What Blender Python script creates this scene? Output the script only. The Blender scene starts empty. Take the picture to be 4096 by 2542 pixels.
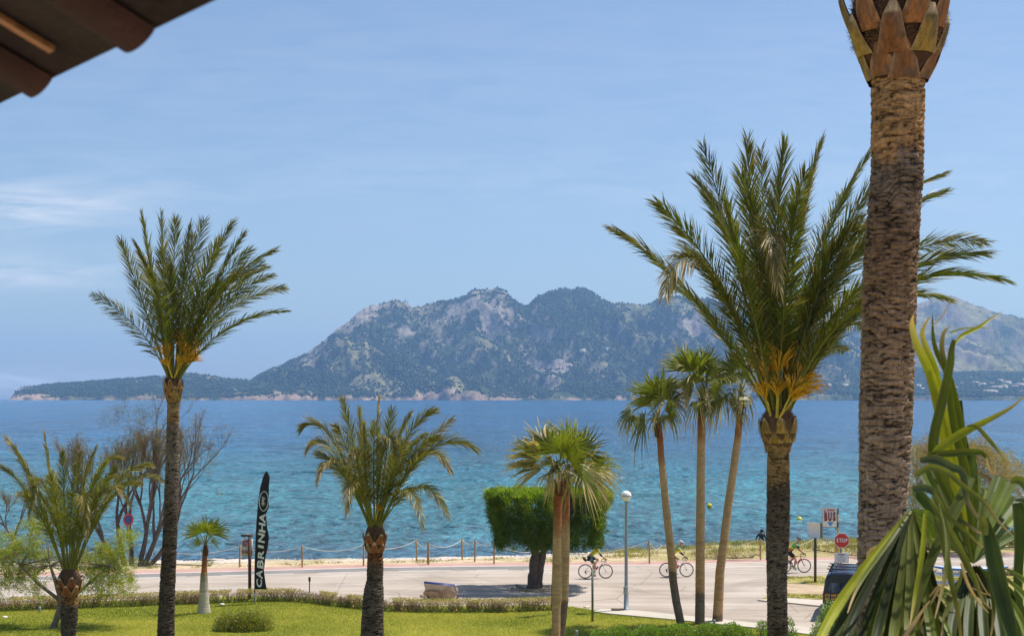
import bpy, bmesh, math, random
import numpy as np
from mathutils import Vector, Matrix, Euler
random.seed(7); RNG = np.random.default_rng(7)
sc = bpy.context.scene
COL = sc.collection
# ------------------------------------------------------------------ camera, sky, sun, exposure
H = 8.75            # eye height over the road (m)
F = 5689.0          # focal length in photo pixels (50 mm on a 36 mm frame, 4096 px wide)
YH = 1586.0         # eye level in the photo
cam_d = bpy.data.cameras.new('camera'); cam = bpy.data.objects.new('camera', cam_d); COL.objects.link(cam)
cam.location = (0, 0, H); cam.rotation_euler = (math.radians(90), 0, 0)
cam_d.lens = 50; cam_d.sensor_width = 36; cam_d.shift_y = (YH - 1271.0) / 4096.0
cam_d.clip_start = 0.1; cam_d.clip_end = 40000
cam_d.dof.use_dof = True; cam_d.dof.focus_distance = 55; cam_d.dof.aperture_fstop = 11
sc.camera = cam
SUN = Vector((0.41, 0.20, 1.0)).normalized()
sd = bpy.data.lights.new('sun', 'SUN'); sd.energy = 5.0; sd.angle = math.radians(0.53); sd.color = (1.0, 0.95, 0.87)
so = bpy.data.objects.new('sun', sd); COL.objects.link(so); so.location = (20, 10, 60)
so.rotation_euler = SUN.to_track_quat('Z', 'Y').to_euler()
world = bpy.data.worlds.new('World'); sc.world = world; world.use_nodes = True
def build_world():
    nt = world.node_tree; N = nt.nodes; L = nt.links; N.clear()
    out = N.new('ShaderNodeOutputWorld'); bg = N.new('ShaderNodeBackground'); bg.inputs[1].default_value = 0.122
    sky = N.new('ShaderNodeTexSky'); sky.sky_type = 'NISHITA'; sky.sun_disc = False
    sky.sun_elevation = math.asin(SUN.z); sky.sun_rotation = math.atan2(SUN.x, SUN.y)
    sky.altitude = 10; sky.air_density = 1.0; sky.dust_density = 1.0; sky.ozone_density = 3.6
    tc = N.new('ShaderNodeTexCoord'); sep = N.new('ShaderNodeSeparateXYZ'); L.new(tc.outputs['Generated'], sep.inputs[0])
    def m(op, a, b=None, c=None, clamp=False):
        n = N.new('ShaderNodeMath'); n.operation = op; n.use_clamp = clamp
        for i, v in enumerate((a, b, c)):
            if v is None: continue
            if isinstance(v, (int, float)): n.inputs[i].default_value = v
            else: L.new(v, n.inputs[i])
        return n.outputs[0]
    zz = m('ADD', m('MAXIMUM', sep.outputs[2], -0.004), 0.010)
    cb = N.new('ShaderNodeCombineXYZ'); L.new(sep.outputs[0], cb.inputs[0]); L.new(sep.outputs[1], cb.inputs[1]); L.new(zz, cb.inputs[2])
    L.new(cb.outputs[0], sky.inputs[0])
    # thin cirrus low in the west and one contrail, fixed in the sky by bearing and elevation
    yy = m('MAXIMUM', sep.outputs[1], 0.05)
    a = m('DIVIDE', sep.outputs[0], yy); e = m('DIVIDE', sep.outputs[2], yy)
    cv = N.new('ShaderNodeCombineXYZ'); L.new(m('MULTIPLY', a, 14.0), cv.inputs[0]); L.new(m('MULTIPLY', e, 90.0), cv.inputs[1])
    no = N.new('ShaderNodeTexNoise'); no.inputs['Scale'].default_value = 0.9; no.inputs['Detail'].default_value = 7; no.inputs['Roughness'].default_value = 0.6
    no.inputs['Distortion'].default_value = 0.6
    L.new(cv.outputs[0], no.inputs[0])
    def bump(v, c, w): return m('POWER', 2.718, m('MULTIPLY', -1.0, m('POWER', m('ABSOLUTE', m('DIVIDE', m('SUBTRACT', v, c), w)), 2.0)))
    left = m('SMOOTHSTEP', a, -0.22, -0.33) if False else m('MULTIPLY', m('SUBTRACT', -0.225, a), 9.0, clamp=True)
    b1 = m('MULTIPLY', bump(m('ADD', e, m('MULTIPLY', a, -0.03)), 0.142, 0.014), 1.0)
    b2 = m('MULTIPLY', bump(e, 0.087, 0.012), 0.8)
    b3 = m('MULTIPLY', bump(e, 0.012, 0.008), 0.9)
    lf = m('MULTIPLY', m('ADD', m('ADD', b1, b2), b3), left)
    b4 = m('MULTIPLY', bump(e, 0.23, 0.05), 0.10)
    b4 = m('ADD', b4, m('MULTIPLY', bump(e, 0.15, 0.03), 0.14))
    cl = m('MULTIPLY', m('ADD', lf, b4), m('MULTIPLY', m('SUBTRACT', no.outputs[0], 0.33), 3.6, clamp=True))
    # contrail
    d = m('ABSOLUTE', m('SUBTRACT', e, m('ADD', 0.160, m('MULTIPLY', m('ADD', a, 0.1375), 0.30))))
    tr = m('MULTIPLY', m('SUBTRACT', 1.0, m('DIVIDE', d, 0.00045)), 0.13, clamp=True)
    tr = m('MULTIPLY', tr, m('MULTIPLY', m('GREATER_THAN', a, -0.1375), m('MULTIPLY', m('SUBTRACT', -0.088, a), 25.0, clamp=True)))
    cl = m('MULTIPLY', m('ADD', m('MULTIPLY', cl, 0.95), tr), 1.0, clamp=True)
    mx = N.new('ShaderNodeMixRGB'); L.new(cl, mx.inputs[0]); L.new(sky.outputs[0], mx.inputs[1]); mx.inputs[2].default_value = (6.6, 6.9, 7.4, 1)
    L.new(mx.outputs[0], bg.inputs[0]); L.new(bg.outputs[0], out.inputs[0])
build_world()
sc.view_settings.view_transform = 'Standard'; sc.view_settings.look = 'None'
sc.view_settings.exposure = 0.13; sc.view_settings.gamma = 1.0
sc.render.engine = 'CYCLES'
sc.cycles.use_denoising = True
sc.cycles.max_bounces = 8; sc.cycles.transparent_max_bounces = 8; sc.cycles.volume_bounces = 1
sc.cycles.sample_clamp_indirect = 6.0
# ------------------------------------------------------------------ helpers
def px(x, y, D): return np.array([(x - 2048) / F * D, D, H + (YH - y) / F * D])
def gd(x, y, z=0.0):
    D = (H - z) * F / (y - YH); return np.array([(x - 2048) / F * D, D, z])
def nrm(v):
    v = np.asarray(v, float); n = np.linalg.norm(v); return v / n if n > 1e-9 else v
def _hash(ix, iy, iz):
    n = (ix.astype(np.int64) * 374761393 + iy.astype(np.int64) * 668265263 + iz.astype(np.int64) * 2147483647 % 1000003) & 0xffffffff
    n = ((n ^ (n >> 13)) * 1274126177) & 0xffffffff
    n = (n ^ (n >> 16)) & 0xffff
    return n / 65535.0
def vnoise(x, y, z=0.0):
    x, y, z = np.broadcast_arrays(np.asarray(x, float), np.asarray(y, float), np.asarray(z, float))
    ix, iy, iz = np.floor(x), np.floor(y), np.floor(z)
    fx, fy, fz = x - ix, y - iy, z - iz
    fx, fy, fz = [f * f * (3 - 2 * f) for f in (fx, fy, fz)]
    r = 0
    for dx in (0, 1):
        for dy in (0, 1):
            for dz in (0, 1):
                r = r + _hash(ix + dx, iy + dy, iz + dz) * (fx if dx else 1 - fx) * (fy if dy else 1 - fy) * (fz if dz else 1 - fz)
    return r
def fbm(x, y, z=0.0, o=4, g=0.5):
    a, s, t, f = 1.0, 0.0, 0.0, 1.0
    for i in range(o):
        s = s + a * vnoise(np.asarray(x) * f + 17.3 * i, np.asarray(y) * f + 5.1 * i, np.asarray(z) * f + 3.7 * i); t += a; a *= g; f *= 2.03
    return s / t
def interp(x, pts):
    xs = [p[0] for p in pts]; ys = [p[1] for p in pts]; return np.interp(x, xs, ys)
def bez(a, b, c, s):
    s = np.asarray(s)[:, None]; return (1 - s) ** 2 * a + 2 * s * (1 - s) * b + s * s * c
# ---- materials
MATS = {}
def _mat(name):
    m = bpy.data.materials.new(name); m.use_nodes = True; nt = m.node_tree
    return m, nt, nt.nodes['Principled BSDF']
def noise(nt, vec, scale, detail=4, rough=0.55, dist=0.0):
    n = nt.nodes.new('ShaderNodeTexNoise'); n.inputs['Scale'].default_value = scale; n.inputs['Detail'].default_value = detail
    n.inputs['Roughness'].default_value = rough; n.inputs['Distortion'].default_value = dist
    if vec is not None: nt.links.new(vec, n.inputs['Vector'])
    return n.outputs[0]
def mapping(nt, scale=(1, 1, 1), src='Object'):
    tc = nt.nodes.new('ShaderNodeTexCoord'); mp = nt.nodes.new('ShaderNodeMapping'); mp.inputs['Scale'].default_value = scale
    nt.links.new(tc.outputs[src], mp.inputs[0]); return mp.outputs[0]
def geopos(nt, scale=(1, 1, 1)):
    g = nt.nodes.new('ShaderNodeNewGeometry'); mp = nt.nodes.new('ShaderNodeMapping'); mp.inputs['Scale'].default_value = scale
    nt.links.new(g.outputs['Position'], mp.inputs[0]); return mp.outputs[0]
def ramp(nt, fac, stops):
    r = nt.nodes.new('ShaderNodeValToRGB'); cr = r.color_ramp
    while len(cr.elements) > 1: cr.elements.remove(cr.elements[-1])
    cr.elements[0].position = stops[0][0]; cr.elements[0].color = (*stops[0][1], 1)
    for p, c in stops[1:]:
        e = cr.elements.new(p); e.color = (*c, 1)
    nt.links.new(fac, r.inputs[0]); return r.outputs[0]
def mixrgb(nt, fac, a, b, mode='MIX'):
    m = nt.nodes.new('ShaderNodeMixRGB'); m.blend_type = mode
    for i, v in enumerate((fac, a, b)):
        if isinstance(v, (int, float)): m.inputs[i].default_value = v
        elif isinstance(v, tuple): m.inputs[i].default_value = (*v, 1)
        else: nt.links.new(v, m.inputs[i])
    return m.outputs[0]
def math_(nt, op, a, b=0.0, clamp=False):
    n = nt.nodes.new('ShaderNodeMath'); n.operation = op; n.use_clamp = clamp
    for i, v in enumerate((a, b)):
        if isinstance(v, (int, float)): n.inputs[i].default_value = v
        else: nt.links.new(v, n.inputs[i])
    return n.outputs[0]
def bump(nt, bs, h, strength=0.5, dist=0.02):
    b = nt.nodes.new('ShaderNodeBump'); b.inputs['Strength'].default_value = strength; b.inputs['Distance'].default_value = dist
    nt.links.new(h, b.inputs['Height']); nt.links.new(b.outputs[0], bs.inputs['Normal'])
def M(name, col, rough=0.6, var=0.25, vs=8.0, bs=0.0, bsc=40.0, metal=0.0, coord=(1, 1, 1), spec=0.5):
    """one plain colour with mottled wear"""
    if name in MATS: return MATS[name]
    m, nt, b = _mat(name); v = mapping(nt, coord)
    n1 = noise(nt, v, vs, 5)
    lo = tuple(c * (1 - var) for c in col); hi = tuple(min(1, c * (1 + var)) for c in col)
    nt.links.new(ramp(nt, n1, [(0.3, lo), (0.7, hi)]), b.inputs['Base Color'])
    b.inputs['Roughness'].default_value = rough; b.inputs['Metallic'].default_value = metal
    b.inputs['Specular IOR Level'].default_value = spec
    if bs: bump(nt, b, noise(nt, v, bsc, 5), bs, 0.02)
    MATS[name] = m; return m
def MA(name, rough=0.7, var=0.3, vs=10.0, bs=0.3, bsc=40.0, trans=0.0, coord=(1, 1, 1), spec=0.3, bd=0.02, tcol=(1.3, 1.5, 0.6)):
    """colour from the mesh's own 'col' attribute with noise on top; optional leaf translucency"""
    if name in MATS: return MATS[name]
    m, nt, b = _mat(name); v = mapping(nt, coord)
    at = nt.nodes.new('ShaderNodeAttribute'); at.attribute_name = 'col'
    n1 = noise(nt, v, vs, 5)
    k = ramp(nt, n1, [(0.3, (1 - var,) * 3), (0.7, (1 + var,) * 3)])
    c = mixrgb(nt, 1.0, at.outputs['Color'], k, 'MULTIPLY')
    nt.links.new(c, b.inputs['Base Color']); b.inputs['Roughness'].default_value = rough
    b.inputs['Specular IOR Level'].default_value = spec
    if bs: bump(nt, b, noise(nt, v, bsc, 5), bs, bd)
    if trans:
        t = nt.nodes.new('ShaderNodeBsdfTranslucent'); c2 = mixrgb(nt, 1.0, c, tcol, 'MULTIPLY'); nt.links.new(c2, t.inputs[0])
        mx = nt.nodes.new('ShaderNodeMixShader'); mx.inputs[0].default_value = trans
        nt.links.new(b.outputs[0], mx.inputs[1]); nt.links.new(t.outputs[0], mx.inputs[2])
        nt.links.new(mx.outputs[0], nt.nodes['Material Output'].inputs[0])
    MATS[name] = m; return m
# ---- objects
def tag(o, label=None, cat=None, group=None, kind=None):
    if label: o['label'] = label
    if cat: o['category'] = cat
    if group: o['group'] = group
    if kind: o['kind'] = kind
    return o
def thing(name, label, cat, loc=(0, 0, 0), group=None):
    o = bpy.data.objects.new(name, None); COL.objects.link(o); o.location = tuple(float(v) for v in loc); o.empty_display_size = 0.2
    return tag(o, label, cat, group)
def kids(o): return [c for c in bpy.data.objects if c.parent == o]
def dup(root, loc, rz=None, label=None, group=None):
    r = root.copy(); COL.objects.link(r); r.location = tuple(float(v) for v in loc)
    if rz is not None: r.rotation_euler = (0, 0, rz)
    if label: r['label'] = label
    if group: r['group'] = group
    for ch in kids(root):
        c = ch.copy(); COL.objects.link(c); c.parent = r
        for g in kids(ch):
            d = g.copy(); COL.objects.link(d); d.parent = c
    return r
class MB:
    def __init__(s): s.v = []; s.f = []; s.c = []; s.n = 0; s.m = []
    def add(s, V, Fs, col=None, mi=0):
        V = np.asarray(V, float).reshape(-1, 3); s.v.append(V)
        Fs = np.asarray(Fs, int)
        s.f.append(Fs + s.n); s.m.append(np.full(len(Fs), mi)); s.n += len(V)
        if col is None: col = (0.5, 0.5, 0.5)
        c = np.asarray(col, float)
        if c.ndim == 1: c = np.tile(c, (len(V), 1))
        s.c.append(c)
    def box(s, c, d, rz=0.0, col=None, mi=0, tilt=0.0):
        x, y, z = [k / 2 for k in d]
        V = np.array([(a, b, e) for a in (-x, x) for b in (-y, y) for e in (-z, z)])
        R = np.array((Matrix.Rotation(rz, 3, 'Z') @ Matrix.Rotation(tilt, 3, 'X')))
        s.add(V @ R.T + np.array(c), [(0, 1, 3, 2), (4, 6, 7, 5), (0, 4, 5, 1), (2, 3, 7, 6), (0, 2, 6, 4), (1, 5, 7, 3)], col, mi)
    def tube(s, P, R, n=8, col=None, cap=True, mi=0, flat=1.0):
        P = np.asarray(P, float); k = len(P); R = np.broadcast_to(np.asarray(R, float), (k,))
        T = np.gradient(P, axis=0); T /= np.linalg.norm(T, axis=1)[:, None] + 1e-9
        up = np.array([0, 0, 1.0]) if abs(T[0][2]) < 0.9 else np.array([0, 1.0, 0])
        V = []
        u = nrm(np.cross(up, T[0]))
        for i in range(k):
            u = nrm(u - T[i] * np.dot(u, T[i])); w = np.cross(T[i], u)
            a = np.arange(n) * 2 * math.pi / n
            V.append(P[i] + R[i] * (np.cos(a)[:, None] * u + flat * np.sin(a)[:, None] * w))
        V = np.concatenate(V); Fs = []
        for i in range(k - 1):
            for j in range(n):
                Fs.append((i * n + j, i * n + (j + 1) % n, (i + 1) * n + (j + 1) % n, (i + 1) * n + j))
        if col is not None:
            c = np.asarray(col, float)
            if c.ndim == 2 and len(c) == k: col = np.repeat(c, n, axis=0)
        s.add(V, Fs, col, mi)
        if cap:
            for base in (0, (k - 1) * n):
                cc = V[base:base + n]
                cl = None if col is None else (col if np.asarray(col).ndim == 1 else np.asarray(col)[base])
                ctr = cc.mean(0); VV = np.vstack([cc, ctr])
                s.add(VV, [(j, (j + 1) % n, n, n) for j in range(n)], cl, mi)
    def lathe(s, prof, c=(0, 0, 0), n=16, col=None, mi=0):
        prof = np.asarray(prof, float); k = len(prof); a = np.arange(n) * 2 * math.pi / n
        V = np.stack([np.outer(prof[:, 0], np.cos(a)), np.outer(prof[:, 0], np.sin(a)), np.repeat(prof[:, 1][:, None], n, 1)], -1).reshape(-1, 3) + np.array(c)
        Fs = [(i * n + j, i * n + (j + 1) % n, (i + 1) * n + (j + 1) % n, (i + 1) * n + j) for i in range(k - 1) for j in range(n)]
        s.add(V, Fs, col, mi)
    def sphere(s, c, r, n=16, m=10, col=None, mi=0):
        r = np.broadcast_to(np.asarray(r, float), (3,))
        t = np.linspace(0.001, math.pi - 0.001, m); a = np.arange(n) * 2 * math.pi / n
        V = np.stack([np.outer(np.sin(t), np.cos(a)), np.outer(np.sin(t), np.sin(a)), np.repeat(np.cos(t)[:, None], n, 1)], -1).reshape(-1, 3) * r + np.array(c)
        Fs = [(i * n + j, (i + 1) * n + j, (i + 1) * n + (j + 1) % n, i * n + (j + 1) % n) for i in range(m - 1) for j in range(n)]
        s.add(V, Fs, col, mi)
    def prism(s, poly, z0, z1, col=None, mi=0):
        """poly: list of (x,y) counter-clockwise; ngon handled as fan from the centroid"""
        P = np.asarray(poly, float); n = len(P)
        V = np.vstack([np.c_[P, np.full(n, z0)], np.c_[P, np.full(n, z1)]])
        s.add(V, [(i, (i + 1) % n, n + (i + 1) % n, n + i) for i in range(n)], col, mi)
        c = P.mean(0)
        for z in (z0, z1):
            VV = np.vstack([np.c_[P, np.full(n, z)], [[c[0], c[1], z]]]); s.add(VV, [(i, (i + 1) % n, n, n) for i in range(n)], col, mi)
    def build(s, name, mat, parent=None, origin=None, smooth=False):
        V = np.concatenate(s.v); C = np.concatenate(s.c)
        o0 = np.array(parent.location) if parent is not None else (np.array(origin, float) if origin is not None else np.zeros(3))
        V = V - o0
        me = bpy.data.meshes.new(name)
        fl = []; ls = []
        for F_ in s.f:
            if F_.shape[1] == 4:
                tri = F_[:, 2] == F_[:, 3]
                if tri.any():
                    a = np.where(tri[:, None], True, True)
                fl.append((F_, tri))
            else: fl.append((F_, None))
        idx = []; tot = []
        mis = []
        for (F_, tri), mi in zip(fl, s.m):
            if tri is not None and tri.any():
                q = F_[~tri]; t = F_[tri][:, :3]
                idx += [q.ravel(), t.ravel()]; tot += [np.full(len(q), 4), np.full(len(t), 3)]; mis += [mi[~tri], mi[tri]]
            else:
                idx.append(F_.ravel()); tot.append(np.full(len(F_), F_.shape[1])); mis.append(mi)
        idx = np.concatenate(idx).astype(np.int32); tot = np.concatenate(tot).astype(np.int32); mis = np.concatenate(mis).astype(np.int32)
        start = np.concatenate([[0], np.cumsum(tot)[:-1]]).astype(np.int32)
        me.vertices.add(len(V)); me.vertices.foreach_set('co', V.astype(np.float32).ravel())
        me.loops.add(len(idx)); me.loops.foreach_set('vertex_index', idx)
        me.polygons.add(len(tot)); me.polygons.foreach_set('loop_start', start); me.polygons.foreach_set('loop_total', tot)
        me.polygons.foreach_set('material_index', mis)
        if smooth: me.polygons.foreach_set('use_smooth', np.ones(len(tot), bool))
        at = me.attributes.new('col', 'FLOAT_COLOR', 'POINT'); at.data.foreach_set('color', np.c_[C, np.ones(len(C))].astype(np.float32).ravel())
        me.update(calc_edges=True); me.validate()
        for mm in (mat if isinstance(mat, (list, tuple)) else [mat]): me.materials.append(mm)
        o = bpy.data.objects.new(name, me); COL.objects.link(o)
        if parent is not None: o.parent = parent
        else: o.location = tuple(float(v) for v in o0)
        return o
def rnd_unit(n):
    v = RNG.normal(size=(n, 3)); return v / np.linalg.norm(v, axis=1)[:, None]
def leaves(mb, P, size, aspect=0.4, col=(0.06, 0.09, 0.02), cvar=0.35, axis=None, bias=0.5, dry=0.0, dcol=(0.3, 0.2, 0.08)):
    """a small pointed leaf (rhomb) at each point of P"""
    P = np.asarray(P); n = len(P); A = rnd_unit(n)
    if axis is not None: A = A * (1 - bias) + np.asarray(axis) * bias; A /= np.linalg.norm(A, axis=1)[:, None] + 1e-9
    B = np.cross(A, rnd_unit(n)); B /= np.linalg.norm(B, axis=1)[:, None] + 1e-9
    L = size * RNG.uniform(0.6, 1.3, n)[:, None]; W = L * aspect
    V = np.stack([P, P + A * L * 0.5 + B * W * 0.5, P + A * L, P + A * L * 0.5 - B * W * 0.5], 1).reshape(-1, 3)
    Fs = np.arange(n * 4).reshape(n, 4)
    c = np.asarray(col, float) * RNG.uniform(1 - cvar, 1 + cvar, (n, 1)) * (1 + RNG.uniform(-.12, .12, (n, 3)))
    if dry > 0:
        k = (RNG.random(n) < dry)[:, None]; c = np.where(k, np.asarray(dcol) * RNG.uniform(0.6, 1.2, (n, 1)), c)
    mb.add(V, Fs, np.repeat(c, 4, axis=0))
def text_obj(txt, size, mat, name, parent, loc, R, depth=0.004, align='CENTER', sx=1.0, shear=0.0, bold=0.0):
    cu = bpy.data.curves.new('t', 'FONT'); cu.body = txt; cu.size = size; cu.align_x = align; cu.align_y = 'CENTER'; cu.extrude = depth
    cu.resolution_u = 3; cu.shear = shear; cu.offset = bold
    ob = bpy.data.objects.new('t', cu); COL.objects.link(ob)
    dg = bpy.context.evaluated_depsgraph_get(); me = bpy.data.meshes.new_from_object(ob.evaluated_get(dg))
    bpy.data.objects.remove(ob); bpy.data.curves.remove(cu)
    me.transform(Matrix.Diagonal((sx, 1, 1, 1))); me.transform(R.to_4x4()); me.transform(Matrix.Translation(Vector(tuple(float(v) for v in loc)) - parent.location))
    me.name = name; me.materials.clear(); me.materials.append(mat)
    o = bpy.data.objects.new(name, me); COL.objects.link(o); o.parent = parent; return o
def skin(name, nodes, edges, mat, parent, sub=1, cfun=None):
    """one continuous body grown over a joint skeleton: nodes {(key):(x,y,z,r)}"""
    keys = list(nodes); ix = {k: i for i, k in enumerate(keys)}
    me = bpy.data.meshes.new(name); me.from_pydata([nodes[k][:3] for k in keys], [(ix[a], ix[b]) for a, b in edges], [])
    ob = bpy.data.objects.new(name, me); COL.objects.link(ob)
    md = ob.modifiers.new('s', 'SKIN'); md.use_smooth_shade = True
    sv = me.skin_vertices[0].data
    for k in keys:
        r = nodes[k][3]; sv[ix[k]].radius = (r, r) if not isinstance(r, tuple) else r; sv[ix[k]].use_root = (ix[k] == 0)
    if sub: s2 = ob.modifiers.new('u', 'SUBSURF'); s2.levels = sub; s2.render_levels = sub
    dg = bpy.context.evaluated_depsgraph_get(); m2 = bpy.data.meshes.new_from_object(ob.evaluated_get(dg)); bpy.data.objects.remove(ob)
    m2.name = name; m2.materials.clear(); m2.materials.append(mat)
    n = len(m2.vertices); co = np.zeros(n * 3, np.float32); m2.vertices.foreach_get('co', co); co = co.reshape(-1, 3)
    if cfun is not None:
        at = m2.attributes.new('col', 'FLOAT_COLOR', 'POINT'); at.data.foreach_set('color', np.c_[cfun(co), np.ones(n)].astype(np.float32).ravel())
    m2.polygons.foreach_set('use_smooth', np.ones(len(m2.polygons), bool))
    o = bpy.data.objects.new(name, m2); COL.objects.link(o); o.parent = parent; return o
def bevel(o, w=0.01, seg=2):
    b = o.modifiers.new('bevel', 'BEVEL'); b.width = w; b.segments = seg; b.limit_method = 'ANGLE'; return o
# ------------------------------------------------------------------ setting: sea, hills, beach, road, lawn
R_E = 6.371e6
SEA_Z = -0.8
EPT = [(-90, 55), (-60, 62), (-30, 67.8), (-17.7, 70.5), (-7, 72.9), (-1.9, 73.5), (7.2, 74.0), (16.7, 76.1), (26.9, 78.3), (60, 86), (90, 93)]
def E(x): return interp(x, EPT)
SPT = [(-90, 70), (-40, 82), (-18, 84.3), (-5, 85), (5, 88), (12, 90), (20, 93), (40, 98), (90, 112)]
def shore(x): return interp(x, SPT)
def curv(d): return -d * d / (2 * R_E)
def grid_obj(name, X, Y, Z, mat, C=None, smooth=True):
    n, m = X.shape; mb = MB(); idx = np.arange(n * m).reshape(n, m)
    Fs = np.stack([idx[:-1, :-1], idx[:-1, 1:], idx[1:, 1:], idx[1:, :-1]], -1).reshape(-1, 4)
    mb.add(np.stack([X, Y, Z], -1).reshape(-1, 3), Fs, None if C is None else C.reshape(-1, 3))
    return mb.build(name, mat, smooth=smooth)
def sea_material():
    m, nt, b = _mat('sea_water'); L = nt.links
    g = nt.nodes.new('ShaderNodeNewGeometry'); sp = nt.nodes.new('ShaderNodeSeparateXYZ'); L.new(g.outputs['Position'], sp.inputs[0])
    big = noise(nt, geopos(nt, (0.008, 0.02, 1)), 1.0, 4)
    yy = math_(nt, 'ADD', sp.outputs[1], math_(nt, 'MULTIPLY', math_(nt, 'SUBTRACT', big, 0.5), 120.0))
    f = math_(nt, 'DIVIDE', yy, 1000.0, True)
    c = ramp(nt, f, [(0.085, (0.035, 0.085, 0.125)), (0.10, (0.034, 0.12, 0.145)), (0.14, (0.026, 0.145, 0.165)), (0.19, (0.014, 0.12, 0.165)),
                     (0.26, (0.005, 0.08, 0.165)), (0.5, (0.005, 0.07, 0.165)), (1.0, (0.006, 0.08, 0.18))])
    for sx_, sy_, lo_, hi_ in ((1.6, 0.62, .32, 1.85), (0.35, 0.14, .80, 1.22), (0.06, 0.022, .75, 1.28), (0.012, 0.004, .82, 1.18)):
        n2 = noise(nt, geopos(nt, (sx_, sy_, 1)), 1.0, 5, 0.68)
        c = mixrgb(nt, 1.0, c, ramp(nt, n2, [(0.36, (lo_,) * 3), (0.64, (hi_,) * 3)]), 'MULTIPLY')  # bright and dark reflections of the wave facets painted into the water colour
    # whitecaps: small broken crests
    w1 = noise(nt, geopos(nt, (0.30, 0.22, 1)), 1.0, 6, 0.7); w2 = noise(nt, geopos(nt, (0.02, 0.03, 1)), 1.0, 2)
    wm = math_(nt, 'MULTIPLY', math_(nt, 'SUBTRACT', math_(nt, 'ADD', w1, math_(nt, 'MULTIPLY', w2, 0.10)), 0.787), 26.0, True)
    c = mixrgb(nt, wm, c, (0.75, 0.8, 0.82))
    L.new(c, b.inputs['Base Color']); b.inputs['IOR'].default_value = 1.33
    L.new(math_(nt, 'ADD', 0.16, math_(nt, 'MULTIPLY', wm, 0.5)), b.inputs['Roughness'])
    h = noise(nt, geopos(nt, (0.42, 0.6, 1)), 1.0, 7, 0.62, 0.3)
    h2 = noise(nt, geopos(nt, (0.05, 0.06, 1)), 1.0, 6, 0.6)
    h3 = noise(nt, geopos(nt, (1.6, 2.2, 1)), 1.0, 4, 0.6)
    hh = math_(nt, 'ADD', math_(nt, 'MULTIPLY', h, 0.75), math_(nt, 'MULTIPLY', h2, 6.0))
    hh = math_(nt, 'ADD', hh, math_(nt, 'MULTIPLY', h3, 0.14))
    bump(nt, b, hh, 1.0, 1.0)
    return m
def build_sea():
    a = np.linspace(-0.46, 0.46, 620); D = 76 * np.exp(np.linspace(0, math.log(13000 / 76), 900))
    A, DD = np.meshgrid(a, D); X = A * DD; Y = DD
    dD = np.gradient(D)[:, None]
    Z = SEA_Z + curv(DD)
    for wl, amp, sx in ((26, 0.20, 0.5), (8, 0.20, 0.75), (3.0, 0.12, 0.9), (1.4, 0.06, 1.0)):
        fade = np.clip(1.6 - 3.0 * dD / wl, 0, 1)
        nn = vnoise(X * sx / wl * 2, (Y + 0.25 * X) / wl * 2, wl)
        Z = Z + amp * fade * ((1 - abs(2 * nn - 1)) ** 1.5 - 0.4)
    o = grid_obj('sea', X, Y, Z, sea_material()); tag(o, kind='structure')
build_sea()

# ---- hills across the bay
SIL_MAIN = [(560, 1590), (760, 1560), (900, 1535), (1000, 1519), (1070, 1484), (1139, 1452), (1188, 1435), (1244, 1400), (1300, 1362), (1349, 1320), (1373, 1309), (1405, 1278),
    (1446, 1243), (1488, 1220), (1520, 1215), (1551, 1203), (1586, 1198), (1628, 1212), (1652, 1232), (1687, 1226), (1732, 1212), (1802, 1205), (1844, 1196),
    (1872, 1173), (1900, 1161), (2004, 1157), (2029, 1177), (2085, 1226), (2106, 1224), (2130, 1201), (2179, 1166), (2242, 1149), (2325, 1143), (2360, 1156),
    (2402, 1184), (2437, 1201), (2500, 1210), (2597, 1215), (2639, 1194), (2700, 1187), (2733, 1190), (2850, 1200), (2955, 1208), (3050, 1225), (3200, 1272), (3350, 1315), (3500, 1390), (3700, 1500), (3800, 1590)]
SIL_HEAD = [(30, 1600), (37, 1594), (45, 1588), (52, 1578), (60, 1566), (75, 1554), (90, 1548), (115, 1545), (172, 1538), (287, 1530), (345, 1526), (488, 1515), (574, 1509), (632, 1505), (689, 1502), (720, 1494), (741, 1490),
    (821, 1498), (919, 1515), (988, 1522), (1100, 1530), (1250, 1545), (1500, 1590)]
SIL_RIGHT = [(3000, 1560), (3200, 1480), (3350, 1350), (3450, 1290), (3560, 1240), (3663, 1215), (3740, 1195), (3803, 1181), (3825, 1185), (3862, 1205), (3898, 1219), (3935, 1229), (3990, 1250), (4045, 1260), (4096, 1273), (4300, 1330), (4500, 1380)]
SIL_FOOT = [(2980, 1560), (3100, 1520), (3200, 1488), (3300, 1478), (3440, 1466), (3560, 1464), (3660, 1470), (3740, 1490), (3800, 1493), (3950, 1488), (4096, 1492), (4500, 1500)]
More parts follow.
